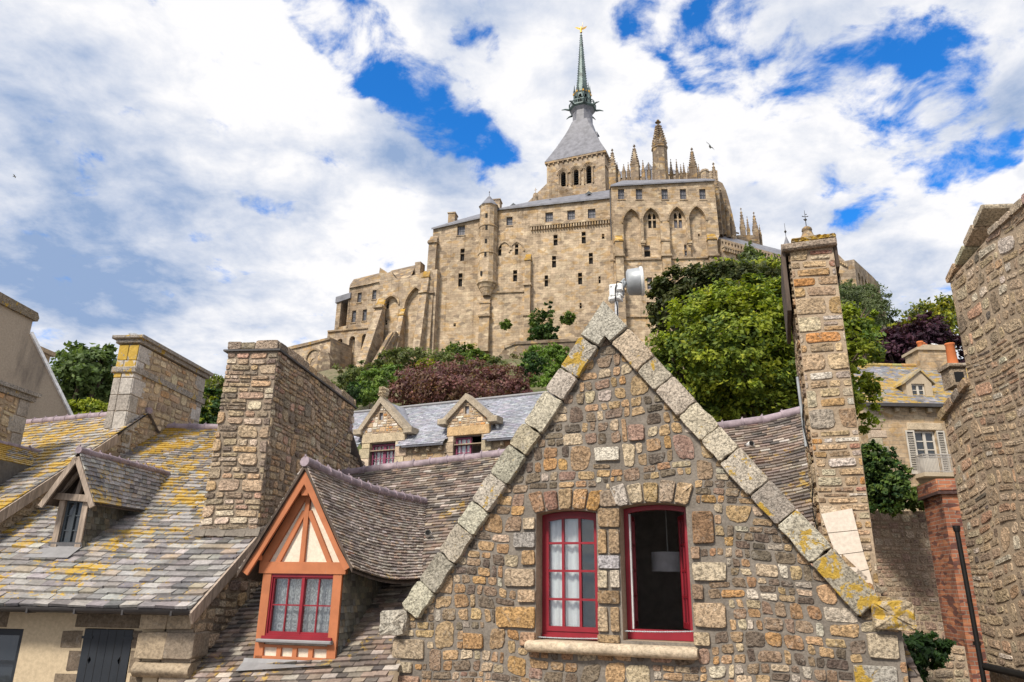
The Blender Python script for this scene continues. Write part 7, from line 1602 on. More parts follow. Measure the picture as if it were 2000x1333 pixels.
def church():
    F = frame(1122, 330, 150, 22); uL_, uR_ = F.px(1068, 330)[0], F.px(1181, 312)[0]; W = uR_ - uL_; hw = W / 2; um = (uL_ + uR_) / 2; C = F.p(um, 0, -hw); vt = (F.px(1068, 321)[1] + F.px(1180, 297)[1]) / 2
    t = thing('abbey_church', 'abbey church on the summit with arcaded bell tower, needle spire and stone pinnacles', 'church', (C.x, C.y, 46))
    z = lambda y: at_D(1130, y, C.y).z; vb = 50
    Fs = Fr(F.p(uR_, 0, 0), F.phi - pi / 2)           # right-hand face
    m = MB(); hl = []; s = MB(); lo = []
    for x, y0, y1 in [(1100, 336, 365), (1125, 331, 362), (1150, 324, 359)]:
        c = F.px(x, 348)[0]; v0, v1 = F.px(x, y1)[1], F.px(x, y0)[1]; hl.append(roundarch(c, 1.25, v0, v1)); lo.append((c, v0, v1))
        for k, (ex, pr_) in enumerate([(.35, .10), (.75, .22), (1.15, .34)]): P = roundarch(c, 1.25 + ex * 1.2, v0, v1 + ex * .6); hood(s, F, P, .26, -.05, pr_); 
        for sx in (-1, 1): s.lathe(F.p(c + sx * 1.05, v0, .15), [(.16, 0), (.16, v1 - v0 - .9), (.28, v1 - v0 - .6)], 8)
    m.prism(F, [(uL_, vb), (uR_, vb), (uR_, vt), (uL_, vt)], -W, 0, 0, (1, 1, 1, 0), hl); tw = m.build('bell_tower', [M['abbey_grey']], t)
    for c, v0, v1 in lo:
        q = MB(); q.box(F, c - .7, c + .7, v0, v1, -1.2, -1.1, 1)
        for j in range(6): v = v0 + (v1 - v0 - .6) * (j + .4) / 6; q.add([F.p(c - .62, v, -.35), F.p(c + .62, v, -.35), F.p(c + .62, v + .38, -.9), F.p(c - .62, v + .38, -.9)], [(0, 1, 2, 3)], 0)
        q.build('louvred_opening', [M['dark_frame'], M['dark_hole']], tw)
    for j in range(12): u = uL_ + W * (j + .5) / 12; s.box(F, u - .18, u + .18, vt - .7, vt - .2, -.1, .35); s.box(Fs, W * (j + .5) / 12 - .18, W * (j + .5) / 12 + .18, vt - .7, vt - .2, -.1, .35)
    s.box(F, uL_ - .4, uR_ + .4, vt - .2, vt + .3, -W - .4, .4); s.build('cornice', [M['abbey_trim']], tw); s = MB(); v = F.px(1150, 345)[1]; s.box(Fs, .3, W - .3, v + 2.2, v + 2.6, -.1, .2); string_course(s, F, 1138, 1180, 385, 377, h=.5, pr=.4)
    for j in range(9): u0_ = F.px(1140 + j * 4.8, 386 - j * .95); s.box(F, u0_[0] - .15, u0_[0] + .15, u0_[1] - .5, u0_[1], -.1, .35)
    s.build('arcade_moulding', [M['abbey_trim']], tw)
    # slate pyramid that curves into an octagonal neck
    q = MB(); base = hw + .45; zn = z(243); zb = vt + .3; r8 = 2.55; A = []; K = 6
    for k in range(K + 1):
        tt = k / K; h = zb + (zn - zb) * tt; half = base * (1 - tt) + (r8 * .93) * tt - .75 * sin(pi * tt) ** 1.0 * .6; cut = half * (.0 + .586 * max(0, (tt - .55) / .45) * .5)
        ring = []
        for sx, sy in ((1, 1), (-1, 1), (-1, -1), (1, -1)):
            p1, p2 = (sx * half, sy * (half - cut)), (sx * (half - cut), sy * half)
            ring += [p1, p2] if sx * sy > 0 else [p2, p1]
        A.append([C + F.U * a + F.N * b + Vector((0, 0, h)) for a, b in ring])
    n = 8
    for k in range(K): q.add(A[k] + A[k + 1], [(i, (i + 1) % n, n + (i + 1) % n, n + i) for i in range(n)], 0)
    ax = atan2(F.U.y, F.U.x) + pi / 8
    q.lathe((C.x, C.y, 0), [(r8, zn - .6), (r8 * .98, z(224)), (r8 * 1.25, z(218))], 8, ax); rp = q.build('tower_roof', [M['abbey_slate']], t)
    q = MB(); p = F.p(um - .2, F.px(1124, 290)[1], 0) ; P = F.px(1124, 291, -4.6); p = F.p(P[0], P[1], -3.4); q.add([p + F.U * -.55, p + F.U * .55, p + Vector((0, 0, 1.2)), p - F.N * 1.4 + Vector((0, 0, 1.0))], [(0, 1, 2), (1, 3, 2), (0, 2, 3)], 0); q.build('roof_light', [M['dark_frame']], rp)
    q = MB(); p = F.p(uR_ - 1.2, F.px(1172, 270)[1], -hw); P2 = at_D(1166, 268, C.y); q.box(F, F.loc(P2)[0] - .5, F.loc(P2)[0] + .5, P2.z - 1.4, P2.z + .3, -hw - .5, -hw + .5); q.lathe(P2 + Vector((0, 0, .3)), [(.8, 0), (0, 1.4)], 4, F.phi); q.build('roof_dormer', [M['abbey_slate']], rp)
    # gallery, lantern and needle spire
    cc = (C.x, C.y, 0); g = MB(); g.lathe(cc, [(r8 * 1.2, z(219)), (r8 * 1.38, z(216)), (r8 * 1.38, z(214)), (r8 * 1.2, z(213.5))], 8, ax); zr0, zr1 = z(213), z(207)
    for i in range(8):
        a0, a1 = ax + i * pi / 4, ax + (i + 1) * pi / 4; p0, p1 = (C.x + r8 * 1.34 * cos(a0), C.y + r8 * 1.34 * sin(a0)), (C.x + r8 * 1.34 * cos(a1), C.y + r8 * 1.34 * sin(a1))
        g.beam((*p0, zr1), (*p1, zr1), .16, .16)
        for j in range(5): g.tube([(p0[0] + (p1[0] - p0[0]) * j / 5, p0[1] + (p1[1] - p0[1]) * j / 5, zr0), (p0[0] + (p1[0] - p0[0]) * j / 5, p0[1] + (p1[1] - p0[1]) * j / 5, zr1)], .08, 5)
        d = Vector((cos(a0), sin(a0), 0)); p = Vector((*p0, z(216)))
        g.tube([p, p + d * 1.0 + Vector((0, 0, .15)), p + d * 1.9 + Vector((0, 0, -.05))], [.28, .2, .08], 6); p2 = Vector((C.x, C.y, z(226 if i % 2 else 222))) + d * r8
    sp = g.build('spire_gallery', [M['verdigris']], t)
    l = MB(); z0, z1 = z(213), z(189); rl = r8 * .80
    for i in range(8):
        a = ax + i * pi / 4; p = Vector((C.x + rl * cos(a), C.y + rl * sin(a), 0)); l.beam(p + Vector((0, 0, z0)), p + Vector((0, 0, z1)), .42, .42)
        a2 = a + pi / 8; d = Vector((cos(a2), sin(a2), 0)); Fq = Fr(Vector((C.x, C.y, 0)) + d * rl * cos(pi / 8), 0); Fq.N = d; Fq.U = Vector((-d.y, d.x, 0)); w8 = rl * sin(pi / 8)
        l.prism(Fq, [(-w8, z1 - 1.3), (w8, z1 - 1.3), (w8, z1), (-w8, z1)], -.2, .05, 0, (1, 1, 1, 0), [[(-w8 * .55, z1 - 1.25), (w8 * .55, z1 - 1.25), (w8 * .4, z1 - .7), (0, z1 - .3), (-w8 * .4, z1 - .7)]])
        for jz in (z0 + (z1 - z0) * .35, z0 + (z1 - z0) * .62): l.tube([p + Vector((0, 0, jz)), p + Vector((cos(a), sin(a), .1)) * 1.1 + Vector((0, 0, jz))], [.16, .05], 5)
    l.lathe(cc, [(rl * .55, z0), (rl * .55, z1)], 8, ax, 1); l.lathe(cc, [(rl * 1.02, z1), (rl * 1.1, z1 + .3), (rl * .95, z1 + .6)], 8, ax, 0); l.build('spire_lantern', [M['verdigris'], M['dark_hole']], sp)
    gd = MB()
    for i in range(8):
        a = ax + i * pi / 4; p = Vector((C.x + rl * 1.06 * cos(a), C.y + rl * 1.06 * sin(a), z1 + .2)); gd.lathe(p, [(0, -.2), (.26, 0), (.3, .35), (0, .8)], 6); a2 = a + pi / 8; gd.lathe((C.x + rl * 1.0 * cos(a2), C.y + rl * 1.0 * sin(a2), z1 + .25), [(0, -.1), (.2, .1), (0, .5)], 6)
        q2 = Vector((C.x + rl * .93 * cos(a), C.y + rl * .93 * sin(a), z1 - 2.3)); gd.lathe(q2, [(.12, -.6), (.18, 0), (.12, .6)], 6)
    gd.build('gilded_ornament', [M['gold']], sp)
    n_ = MB(); zs, zt = z1 + .4, z(66); n_.lathe(cc, [(rl * .80, zs), (rl * .62, zs + (zt - zs) * .18), (.17, zt), (.1, zt + .4)], 8, ax)
    for i in range(8):
        a = ax + i * pi / 4
        for j in range(1, 26):
            tt = j / 26; rr = (rl * .8 * (1 - tt / .18) + rl * .62 * tt / .18) if tt < .18 else rl * .62 + (.17 - rl * .62) * (tt - .18) / .82; P = Vector((C.x + cos(a) * (rr + .06), C.y + sin(a) * (rr + .06), zs + (zt - zs) * tt)); n_.lathe(P, [(0, -.12), (.12, 0), (0, .2)], 4, a)
    for j in range(10):
        tt = .05 + .06 * j; rr = rl * .7 * (1 - tt); 
    n_.build('needle_spire', [M['verdigris']], sp)
    pn = MB()
    for i in range(8):
        a = ax + i * pi / 4; p = (C.x + rl * .98 * cos(a), C.y + rl * .98 * sin(a), 0); pn.lathe(p, [(.3, z1), (.3, z1 + 1.3), (.36, z1 + 1.4), (.2, z1 + 1.6), (.05, z1 + 3.3), (0, z1 + 3.4)], 4, a)
    pn.build('spirelets', [M['verdigris']], sp)
    # gilded archangel on the tip: robed body, raised sword arm, spread wings
    st = MB(); zf = zt + .4; S_ = 1.0; B = Vector((C.x, C.y, zf))
    st.lathe(B, [(.30, -.1), (.34, .15), (.26, .2), (.22, .5), (.30, .9), (.34, 1.25), (.22, 1.5), (.10, 1.58), (.15, 1.75), (.13, 1.92), (0, 2.0)], 10, sm=True)
    for sx in (-1, 1): st.add([B + Vector((sx * .12, .12, 1.35)), B + Vector((sx * .75, .2, 1.85)), B + Vector((sx * 1.7, .3, 2.15 + .25 * sx)), B + Vector((sx * 1.25, .28, 1.55)), B + Vector((sx * .7, .24, 1.15)), B + Vector((sx * .15, .18, .95)), B + Vector((sx * .7, .34, 1.5))], [(0, 1, 6), (1, 2, 6), (2, 3, 6), (3, 4, 6), (4, 5, 6), (5, 0, 6), (1, 0, 5, 4), (2, 1, 4, 3)], 0)
    st.tube([B + Vector((.2, -.05, 1.4)), B + Vector((.5, -.2, 1.75)), B + Vector((.45, -.25, 2.2))], [.1, .08, .06], 6); st.tube([B + Vector((.45, -.25, 2.1)), B + Vector((.52, -.25, 3.1))], [.05, .02], 5); st.tube([B + Vector((-.2, -.05, 1.35)), B + Vector((-.45, -.25, 1.05))], [.1, .07], 6)
    st.build('gilded_statue', [M['gold']], sp)
    # gabled transept roof in front of the tower
    g = MB(); D0 = F.off(7.0); g.prism(D0, [D0.px(1028, 398), D0.px(1130, 384), D0.px(1076, 351)], -7, 0, 0); g.prism(D0, [(D0.px(1028, 398)[0], 55), (D0.px(1130, 384)[0], 55), D0.px(1130, 384), D0.px(1028, 398)], -7, -.01, 0); g.build('transept_gable', [M['abbey_grey']], t)
    k = MB(); D1 = F.off(9); a = D1.px(1046, 386); k.lathe(D1.p(a[0], a[1], 0), [(.6, -2), (.62, .3), (.5, .9), (.2, 1.1), (.0, 1.2)], 8); k.tube([D1.p(a[0], a[1] + 1.1, 0), D1.p(a[0], a[1] + 2.4, 0)], .06, 5); k.beam(D1.p(a[0] - .35, a[1] + 1.9, 0), D1.p(a[0] + .35, a[1] + 1.9, 0), .08, .08); k.build('finial_block', [M['abbey_grey']], t)
    # choir behind the arcaded block
    Fc = frame(1300, 340, 150, 10); c = MB(); a, b = Fc.px(1195, 345), Fc.px(1402, 345); vr = Fc.px(1300, 334, -5)[1]; c.box(Fc, a[0], b[0], 50, a[1] - .5, -12, 0, 0); c.build('choir_wall', [M['abbey_grey']], t)
    r = MB(); r.quad(Fc.p(a[0], a[1] - .6, .4), Fc.p(Fc.px(1330, 345)[0], a[1] - .6, .4), Fc.p(Fc.px(1310, 345)[0], vr + .8, -5), Fc.p(a[0], vr + .8, -5)); r.build('choir_roof', [M['abbey_slate']], t)
    q = MB(); P = Fc.px(1267, 338); q.box(Fc, P[0] - .9, P[0] + .9, P[1] - 3, P[1], .3, 1.4, 0); q.prism(Fc, [(P[0] - 1.2, P[1]), (P[0] + 1.2, P[1]), (P[0], P[1] + 1.9)], -2, 1.5, 0); q.box(Fc, P[0] - .45, P[0] + .45, P[1] - 2.2, P[1] - .2, 1.35, 1.45, 1); q.build('choir_dormer', [M['abbey_slate'], M['dark_hole']], t)
    for x, yt, ys, yb, w, D, o, cr in [(1197.5, 293, 327, 372, 15, 140, 0, 7), (1241, 285, 322, 360, 17, 138, 0, 8), (1219, 322, 336, 360, 7, 137, 0, 4), (1210, 332, 342, 360, 5, 137, 0, 3), (1257, 314, 336, 360, 7, 137, 0, 5), (1277, 312, 335, 360, 5, 140, 0, 5), (1312, 312, 338, 360, 7, 140, 0, 5), (1331, 322, 340, 360, 5.5, 142, 0, 4), (1337, 319, 340, 360, 6.5, 140, 0, 5),
                               (1355, 291, 328, 365, 16, 137, 0, 8), (1401, 320, 368, 462, 15, 126, 0, 9), (1412, 372, 395, 460, 9, 128, 0, 5), (1421, 392, 414, 465, 9, 129, 0, 5), (1430, 420, 440, 470, 8, 130, 0, 5), (1206, 318, 334, 360, 6, 141, 0, 4), (1228, 318, 336, 360, 6, 142, 0, 4), (1268, 318, 338, 360, 6, 143, 0, 4), (1323, 312, 336, 360, 6, 139, 0, 5), (1345, 326, 344, 360, 5, 139, 0, 4), (1366, 322, 342, 360, 6, 141, 0, 4), (1463, 424, 450, 482, 7, 141, 0, 5), (1486, 440, 460, 482, 6, 139, 0, 4), (1452, 408, 445, 480, 11, 138, 0, 6), (1477, 416, 450, 482, 12, 138, 0, 6)]:
        pinnacle(t, x, yt, ys, yb, w, D, 'pinnacle', bool(o), cr)
    pinnacle(t, 1290, 238, 288, 362, 29, 136, 'great_pinnacle', True, 9)
    q = MB(); p = at_D(1377, 345, 136); q.lathe((p.x, p.y, 0), [(.85, p.z - 6), (.85, p.z + .8), (1.0, p.z + .9), (.9, p.z + 1.4), (0, p.z + 1.6)], 8); q.build('stair_turret', [M['abbey_grey']], t)
    # stepped flying buttress going down to the right
    Fb = frame(1415, 420, 133, -10); q = MB(); q.prism(Fb, Fb.pts([(1400, 480), (1400, 352), (1411, 358), (1418, 372), (1424, 392), (1431, 420), (1437, 448), (1441, 482)]), -1.6, 0, 0, (1, 1, 1, 0), [Fb.pts([(1419, 470), (1426, 470), (1426, 455), (1421, 446), (1418, 455)])])
    for j in range(9): x, y = 1412 + j * 3.1, 360 + j * 10.2; P = Fb.px(x + 1, y); q.lathe(Fb.p(P[0], P[1], -.8), [(0, -.2), (.35, 0), (0, .5)], 4)
    q.build('flying_buttress', [M['abbey_dark']], t)
    q = MB(); q.prism(Fb, Fb.pts([(1438, 484), (1438, 462), (1448, 452), (1484, 452), (1490, 484)]), -3, -1.8, 0); A_, B_ = Fb.px(1434, 444), Fb.px(1452, 446); 
    for j in range(3): q.beam(Fb.p(A_[0], A_[1] - j * .9, -2), Fb.p(B_[0], B_[1] - j * .9 - .2, -2), .25, .25)
    q.build('apse_parapet', [M['abbey_dark']], t)
church()
def gallery():
    F = frame(1408, 480, 122.5, -29); t = thing('abbey_gallery', 'abbey wall with a pierced balustrade sloping away to the right of the arcaded block', 'abbey building', F.p(10, 34, -2))
    a, b = F.px(1408, 466), F.px(1560, 508); hl = []; n = 26; m = MB(); v_at = lambda u: a[1] + (b[1] - a[1]) * (u - a[0]) / (b[0] - a[0])
    for i in range(n): u = a[0] + (b[0] - a[0]) * (i + .5) / n; v = v_at(u) - .75; hl.append([(u + .26 * cos(k * pi / 3 + .5), v + .36 * sin(k * pi / 3 + .5)) for k in range(6)])
    for q in [(1438, 497, 1443, 507), (1417, 516, 1421, 527)]: hl.append(rect_poly(px_rect(F, *q)))
    m.prism(F, [(a[0] - 1, DOWN), (b[0], DOWN), b, a], -1.2, 0, 0, (1, 1, 1, 0), hl); m.build('gallery_wall', [M['abbey']], t)
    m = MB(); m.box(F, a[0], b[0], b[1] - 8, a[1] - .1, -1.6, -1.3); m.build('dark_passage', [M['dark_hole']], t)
    c = MB()
    for i in range(34): u = a[0] + (b[0] - a[0]) * (i + .5) / 34; v = v_at(u) - 2.0; c.box(F, u - .16, u + .16, v - .7, v, -.1, .5)
    L = [(a[0], v_at(a[0]) - 2.0), (b[0], v_at(b[0]) - 2.0)]; c.prism(F, [L[0], L[1], (L[1][0], L[1][1] + .35), (L[0][0], L[0][1] + .35)], -.1, .55); c.build('corbel_table', [M['abbey_trim']], t)
    r = MB(); r.quad(F.p(a[0], a[1] + .1, -.6), F.p(b[0], b[1] + .1, -.6), F.p(*F.px(1560, 497, -5), -5), F.p(*F.px(1404, 458, -5), -5)); r.build('slate_roof', [M['abbey_slate']], t)
gallery()
def turrets():
    c = at_D(1537, 480, 121); k = c.dot(_fw) / FPX; z = lambda y, D=121: at_D(1537, y, D).z; t = thing('slate_cone_turret', 'small turret with blue slate cone and thin finial beside the chimney top', 'turret', (c.x, c.y, z(560)))
    m = MB(); m.lathe((c.x, c.y, 0), [(9 * k, z(560)), (9 * k, z(492)), (10 * k, z(491))], 12); m.build('turret_wall', [M['abbey']], t)
    m = MB(); m.lathe((c.x, c.y, 0), [(11 * k, z(491)), (4.5 * k, z(474)), (.6 * k, z(462))], 12, sm=True); m.build('cone_roof', [M['abbey_slate']], t)
    m = MB(); m.lathe((c.x, c.y, 0), [(.05, z(464)), (.05, z(456)), (.26, z(453)), (.05, z(450)), (.03, z(437)), (0, z(436))], 6); m.build('finial', [M['gutter']], t)
    c = at_D(1577, 460, 117); k = c.dot(_fw) / FPX; z = lambda y: at_D(1577, y, 117).z; t = thing('bell_roof_turret', 'stone turret with bell shaped lichened roof and weathervane seen over the tall chimney', 'turret', (c.x, c.y, z(560)))
    m = MB(); m.lathe((c.x, c.y, 0), [(34 * k, z(560)), (34 * k, z(488))], 8, .3); m.build('turret_wall', [M['abbey']], t)
    m = MB(); m.lathe((c.x, c.y, 0), [(37 * k, z(488)), (36 * k, z(482)), (26 * k, z(472)), (15 * k, z(466)), (11 * k, z(460)), (8.5 * k, z(452)), (10 * k, z(451)), (9 * k, z(447)), (4 * k, z(443.5)), (0, z(443))], 12, sm=True); m.build('bell_roof', [M['abbey_dark']], t)
    m = MB(); m.lathe((c.x, c.y, 0), [(.08, z(444)), (.08, z(432)), (.3, z(430)), (.06, z(427)), (.04, z(412)), (0, z(411))], 6)
    for dx, zz in ((.55, 424), (-.55, 424), (.3, 420), (-.35, 430)): m.tube([(c.x, c.y, z(zz)), (c.x + dx, c.y, z(zz) + .1)], [.05, .09], 5)
    m.build('weathervane', [M['gutter']], t)
turrets()
def bastion():
    F = frame(1650, 540, 112, 8); t = thing('abbey_bastion', 'far right abbey bastion with a receding arcaded wall', 'abbey building', F.p(2, 30, -2)); m = MB()
    P = px_rect(F, 1634, 533, 1643, 563); m.prism(F, [(F.px(1560, 540)[0], DOWN - 4), (F.px(1668, 600)[0], DOWN - 4), F.px(1668, 507), F.px(1650, 510), F.px(1628, 488), F.px(1560, 470)], -3, 0, 0, (1, 1, 1, 0), [roundarch((P[0] + P[1]) / 2, P[1] - P[0], P[2], P[3])]); m.build('front_wall', [M['abbey_grey']], t)
    w = MB(); w.box(F, P[0], P[1], P[2], P[3], -.8, -.7); w.build('arch_window', [M['dark_hole']], t)
    c = MB()
    for i in range(7): p = F.px(1628 + i * 4, 503 + i * 2.2); c.box(F, p[0] - .12, p[0] + .12, p[1] - .6, p[1], -.1, .35)
    c.build('corbel_table', [M['abbey_trim']], t)
    F2 = frame(1668, 560, 112, -52); m = MB(); hl = []
    for i in range(6): x, y = 1679 + i * 6.6, 536 + i * 6; R = px_rect(F2, x - 1.9, y, x + 1.9, y + 20 - i * .6); hl.append(roundarch((R[0] + R[1]) / 2, R[1] - R[0], R[2], R[3]))
    m.prism(F2, [(F2.px(1668, 600)[0], DOWN - 6), (F2.px(1752, 640)[0], DOWN - 6), F2.px(1748, 652), F2.px(1724, 598), F2.px(1718, 556), F2.px(1705, 541), F2.px(1668, 507)], -2, 0, 0, (1, 1, 1, 0), hl); m.build('side_wall', [M['abbey_grey']], t)
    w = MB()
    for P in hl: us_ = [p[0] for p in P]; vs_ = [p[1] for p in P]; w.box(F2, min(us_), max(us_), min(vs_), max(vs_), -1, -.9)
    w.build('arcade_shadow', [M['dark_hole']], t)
bastion()
def left_wing():
    F = frame(760, 600, 134, 20); t = thing('abbey_ruined_wing', 'lower ruined abbey wing at the left end with tall pointed wall arches and battered buttresses', 'abbey building', F.p(0, 26, -4))
    tp = F.pts([(640, 650), (656, 645), (657, 640), (680, 636), (682, 563), (740, 537), (742, 523), (779, 547), (836, 529)]); hl = []; wn = []; rc = []
    for x, y0, y1, w in [(702, 572, 591, 8), (731, 567, 585, 8), (691, 607, 630, 8), (712, 605, 627, 8)]: R = px_rect(F, x - w / 2, y0, x + w / 2, y1); hl.append(rect_poly(R)); wn.append((R, 'pane'))
    ar = []
    for x, y0, y1, w in [(663, 662, 692, 10), (687, 657, 690, 11), (711, 653, 687, 10), (674, 724, 740, 6)]: R = px_rect(F, x - w / 2, y0, x + w / 2, y1); P = roundarch((R[0] + R[1]) / 2, R[1] - R[0], R[2], R[3]); hl.append(P); ar.append(R)
    s = MB()
    for cx_, hw, ya, ys, yb in [(760, 15, 580, 598, 690), (808, 20, 563, 600, 690)]:
        w = F.px(cx_ + hw, 640)[0] - F.px(cx_ - hw, 640)[0]; P = pointed(F.px(cx_, 640)[0], w, F.px(cx_, yb)[1], F.px(cx_, ys)[1], F.px(cx_, ya)[1]); hl.append(P); rc.append(P); hood(s, F, P, .35, -.05, .25)
    m = MB(); m.prism(F, [(tp[0][0], DOWN - 8), (tp[-1][0] + 2, DOWN - 8), (tp[-1][0] + 2, tp[-1][1])] + tp[::-1][0:] , -8, 0, 0, (1, 1, 1, 0), hl); m.build('wing_wall', [M['abbey_grey']], t)
    Fi = F.off(-.75); k = MB(); hi = []; wi = []
    for x, y0, y1, w in [(757, 586, 603, 6), (754, 626, 635, 5), (820, 592, 604, 4)]: R = px_rect(Fi, x - w / 2, y0, x + w / 2, y1); hi.append(rect_poly(R)); wi.append(R)
    k.prism(Fi, [(F.px(742, 640)[0], F.px(760, 692)[1]), (F.px(831, 640)[0], F.px(760, 692)[1]), (F.px(831, 640)[0], F.px(800, 560)[1]), (F.px(742, 640)[0], F.px(760, 576)[1])], -.6, 0, 0, (1, 1, 1, 0), hi); k.build('arch_panel', [M['abbey']], t)
    for R, kk in wn: win_part(F, R, t, .4, kk)
    for R in wi: win_part(Fi, R, t, .4, 'slit')
    for R in ar: q = MB(); q.box(F, R[0], R[1], R[2], R[3], -1.1, -1.0); q.box(F, R[0], (R[0] + R[1]) / 2 - .1, R[2], R[3] - .4, -1.0, -.98, 1); q.build('arch_window', [M['dark_hole'], M['abbey']], t)
    string_course(s, F, 641, 730, 650, 641, h=.35); s.build('arch_moulding', [M['abbey_trim']], t)
    r = MB(); E = [F.p(*F.px(683, 563, .4), .4), F.p(*F.px(740, 551, .4), .4), F.p(*F.px(740, 534, -4), -4), F.p(*F.px(691, 546, -4), -4)]; r.quad(*E); r.quad(F.p(*F.px(682, 565, .4), .4), E[0], E[3], F.p(*F.px(684, 556, -4), -4)); E = [F.p(*F.px(779, 548, -.5), -.5), F.p(*F.px(803, 540, -.5), -.5), F.p(*F.px(812, 518, -6), -6), F.p(*F.px(764, 529, -6), -6)]; r.quad(*E); r.build('slate_roof', [M['abbey_dark']], t)
    q = MB(); Fk = F.off(-6.2); q.prism(Fk, Fk.pts([(742, 560), (836, 560), (836, 531), (822, 532), (812, 519), (766, 529), (742, 541)]), -2, 0, 0); q.build('back_wall', [M['abbey_grey']], t)
    q = MB(); R = px_rect(F.off(-4), 810, 512, 821, 534); q.box(F, R[0], R[1], R[2] - 2, R[3], -6, -4); q.build('chimney', [M['abbey_grey']], t)
    q = MB(); R = px_rect(F, 656, 581, 681, 645); q.box(F, R[0], R[0] + 1.0, R[2], R[3] - .4, -4, 0, 0); q.box(F, R[1] - .35, R[1] + .1, R[2], R[3], -4, 0, 0); q.box(F, R[0] + .9, R[1] - .3, R[2], R[3] - 1, -3.2, -3, 1); q.prism(F, [(R[0] - .2, R[3] - 1.2), (R[1] + .2, R[3] - .5), (R[1] + .2, R[3] + .7), (R[0] - .2, R[3] + .1)], -4, .3, 2); q.build('hoist_house', [M['abbey_grey'], M['dark_hole'], M['abbey_slate']], t)
    buttress(t, F, 733, 748, 584, 752, .6, 7.0, True, (605,), 'abbey_grey'); buttress(t, F, 779, 788, 604, 720, .6, 3.0, True, (), 'abbey_grey'); buttress(t, F, 823, 836, 530, 700, .5, 3.0, True, (575,), 'abbey_grey')
    q = MB(); q.beam(F.p(*F.px(771, 652, 2), 2), F.p(*F.px(718, 742, 7), 7), 1.6, .9); q.beam(F.p(*F.px(771, 658, 2), 1.9), F.p(*F.px(718, 752, 7), 6.9), 1.2, 2.5); q.build('sloping_ramp', [M['abbey_dark']], t)
    F2 = frame(610, 700, 133, 30); t2 = thing('abbey_low_chapel', 'low abbey building at the far left, half hidden by the big chimney', 'abbey building', F2.p(0, 24, -3)); m = MB(); R = px_rect(F2, 606, 700, 618, 722); P = roundarch((R[0] + R[1]) / 2, R[1] - R[0], R[2], R[3])
    m.prism(F2, [(F2.px(540, 700)[0], DOWN - 8), (F2.px(648, 700)[0], DOWN - 8), F2.px(646, 664), F2.px(600, 676), F2.px(570, 683), F2.px(540, 690)], -6, 0, 0, (1, 1, 1, 0), [P]); m.build('chapel_wall', [M['abbey_grey']], t2); w = MB(); w.box(F2, R[0], R[1], R[2], R[3], -.8, -.7); w.build('arch_window', [M['abbey_pane']], t2)
    s = MB(); hood(s, F2, roundarch((R[0] + R[1]) / 2, (R[1] - R[0]) * 2.1, R[2], R[3] + 1.6), .3, -.05, .3); s.prism(F2, [F2.px(540, 690), F2.px(570, 683), F2.px(600, 676), F2.px(646, 664), F2.px(646, 660), F2.px(575, 676), F2.px(540, 686)], -6, .3, 0); s.build('parapet', [M['abbey_dark']], t2)
    b = MB(); b.lathe(F2.p(*F2.px(640, 745), 0) if False else F2.p(F2.px(640, 740)[0], 0, 1.5), [(2.6, F2.px(640, 765)[1]), (2.2, F2.px(640, 715)[1]), (1.2, F2.px(640, 696)[1]), (.2, F2.px(640, 690)[1])], 6, .3); b.build('stair_tower', [M['abbey_dark']], t2)
left_wing()
def terrace():
    F = frame(1060, 690, 108, 4); P = F.pts([(950, 760), (958, 712), (985, 682), (1005, 674), (1140, 667), (1140, 760)]); m = MB(); m.prism(F, P, -1.5, 0, 0); m.prism(F, [(P[2][0], P[2][1] + .02), (P[3][0], P[3][1] + .02), (P[4][0], P[4][1] + .02), (P[4][0], P[4][1] + .5), (P[3][0], P[3][1] + .5), (P[2][0], P[2][1] + .5)], -1.7, .2, 0)
    tag(m.build('terrace_wall', [M['abbey_dark']]), 'low grey terrace wall on the slope below the abbey lodging', 'wall')
terrace()
# ================================================================== trees, shrubs, climbers
def px_blobs(lst, D): return [blob_px(*b, D + (random.uniform(-.02, .02) * D)) for b in lst]
G = GREENS
BT = 20.5
big = px_blobs([(1420, 690, 125, 110), (1335, 735, 70, 80), (1500, 640, 85, 75), (1420, 620, 90, 60), (1560, 700, 95, 110), (1655, 690, 52, 90), (1480, 775, 130, 65), (1385, 800, 80, 45), (1672, 640, 38, 50), (1450, 575, 60, 32), (1310, 690, 42, 40), (1660, 790, 48, 55), (1540, 590, 55, 45), (1600, 800, 80, 60)], BT)
b0 = at_D(1520, 900, BT)
plant('broadleaf_tree', 'big round bright green tree behind the gable and the tall chimney', 'tree', big, 75000, .075, G['bright'] + G['bright'][:2] + G['mid'][:1], base=(b0.x, b0.y, GROUND + 1), trunk_r=.28, clump=.16, inner=.15, clumps=1000, up=.6)
dk = px_blobs([(1345, 565, 62, 38), (1308, 605, 36, 50), (1425, 552, 75, 32), (1330, 640, 45, 26), (1500, 545, 60, 28), (1380, 600, 50, 35), (1300, 560, 25, 25)], 34); dk.append(blob_px(1440, 540, 60, 22, 33))
b0 = at_D(1380, 700, 34); plant('dark_tree', 'dark brownish green tree right behind the radio drum', 'tree', dk, 16000, .13, G['dark'] + [(0.06, 0.065, 0.018)], base=(b0.x, b0.y, hill_z(b0.x, b0.y) - 1), trunk_r=.3, clump=.24, clumps=420, group=None)
lm = px_blobs([(1450, 535, 55, 20), (1400, 530, 30, 14), (1500, 528, 50, 18)], 38); b0 = at_D(1450, 600, 38); plant('lime_tree', 'yellow green treetop between the dark tree and the abbey gallery', 'tree', lm, 5000, .13, G['bright'], base=(b0.x, b0.y, hill_z(b0.x, b0.y) - .5), trunk_r=.2, clump=.3)
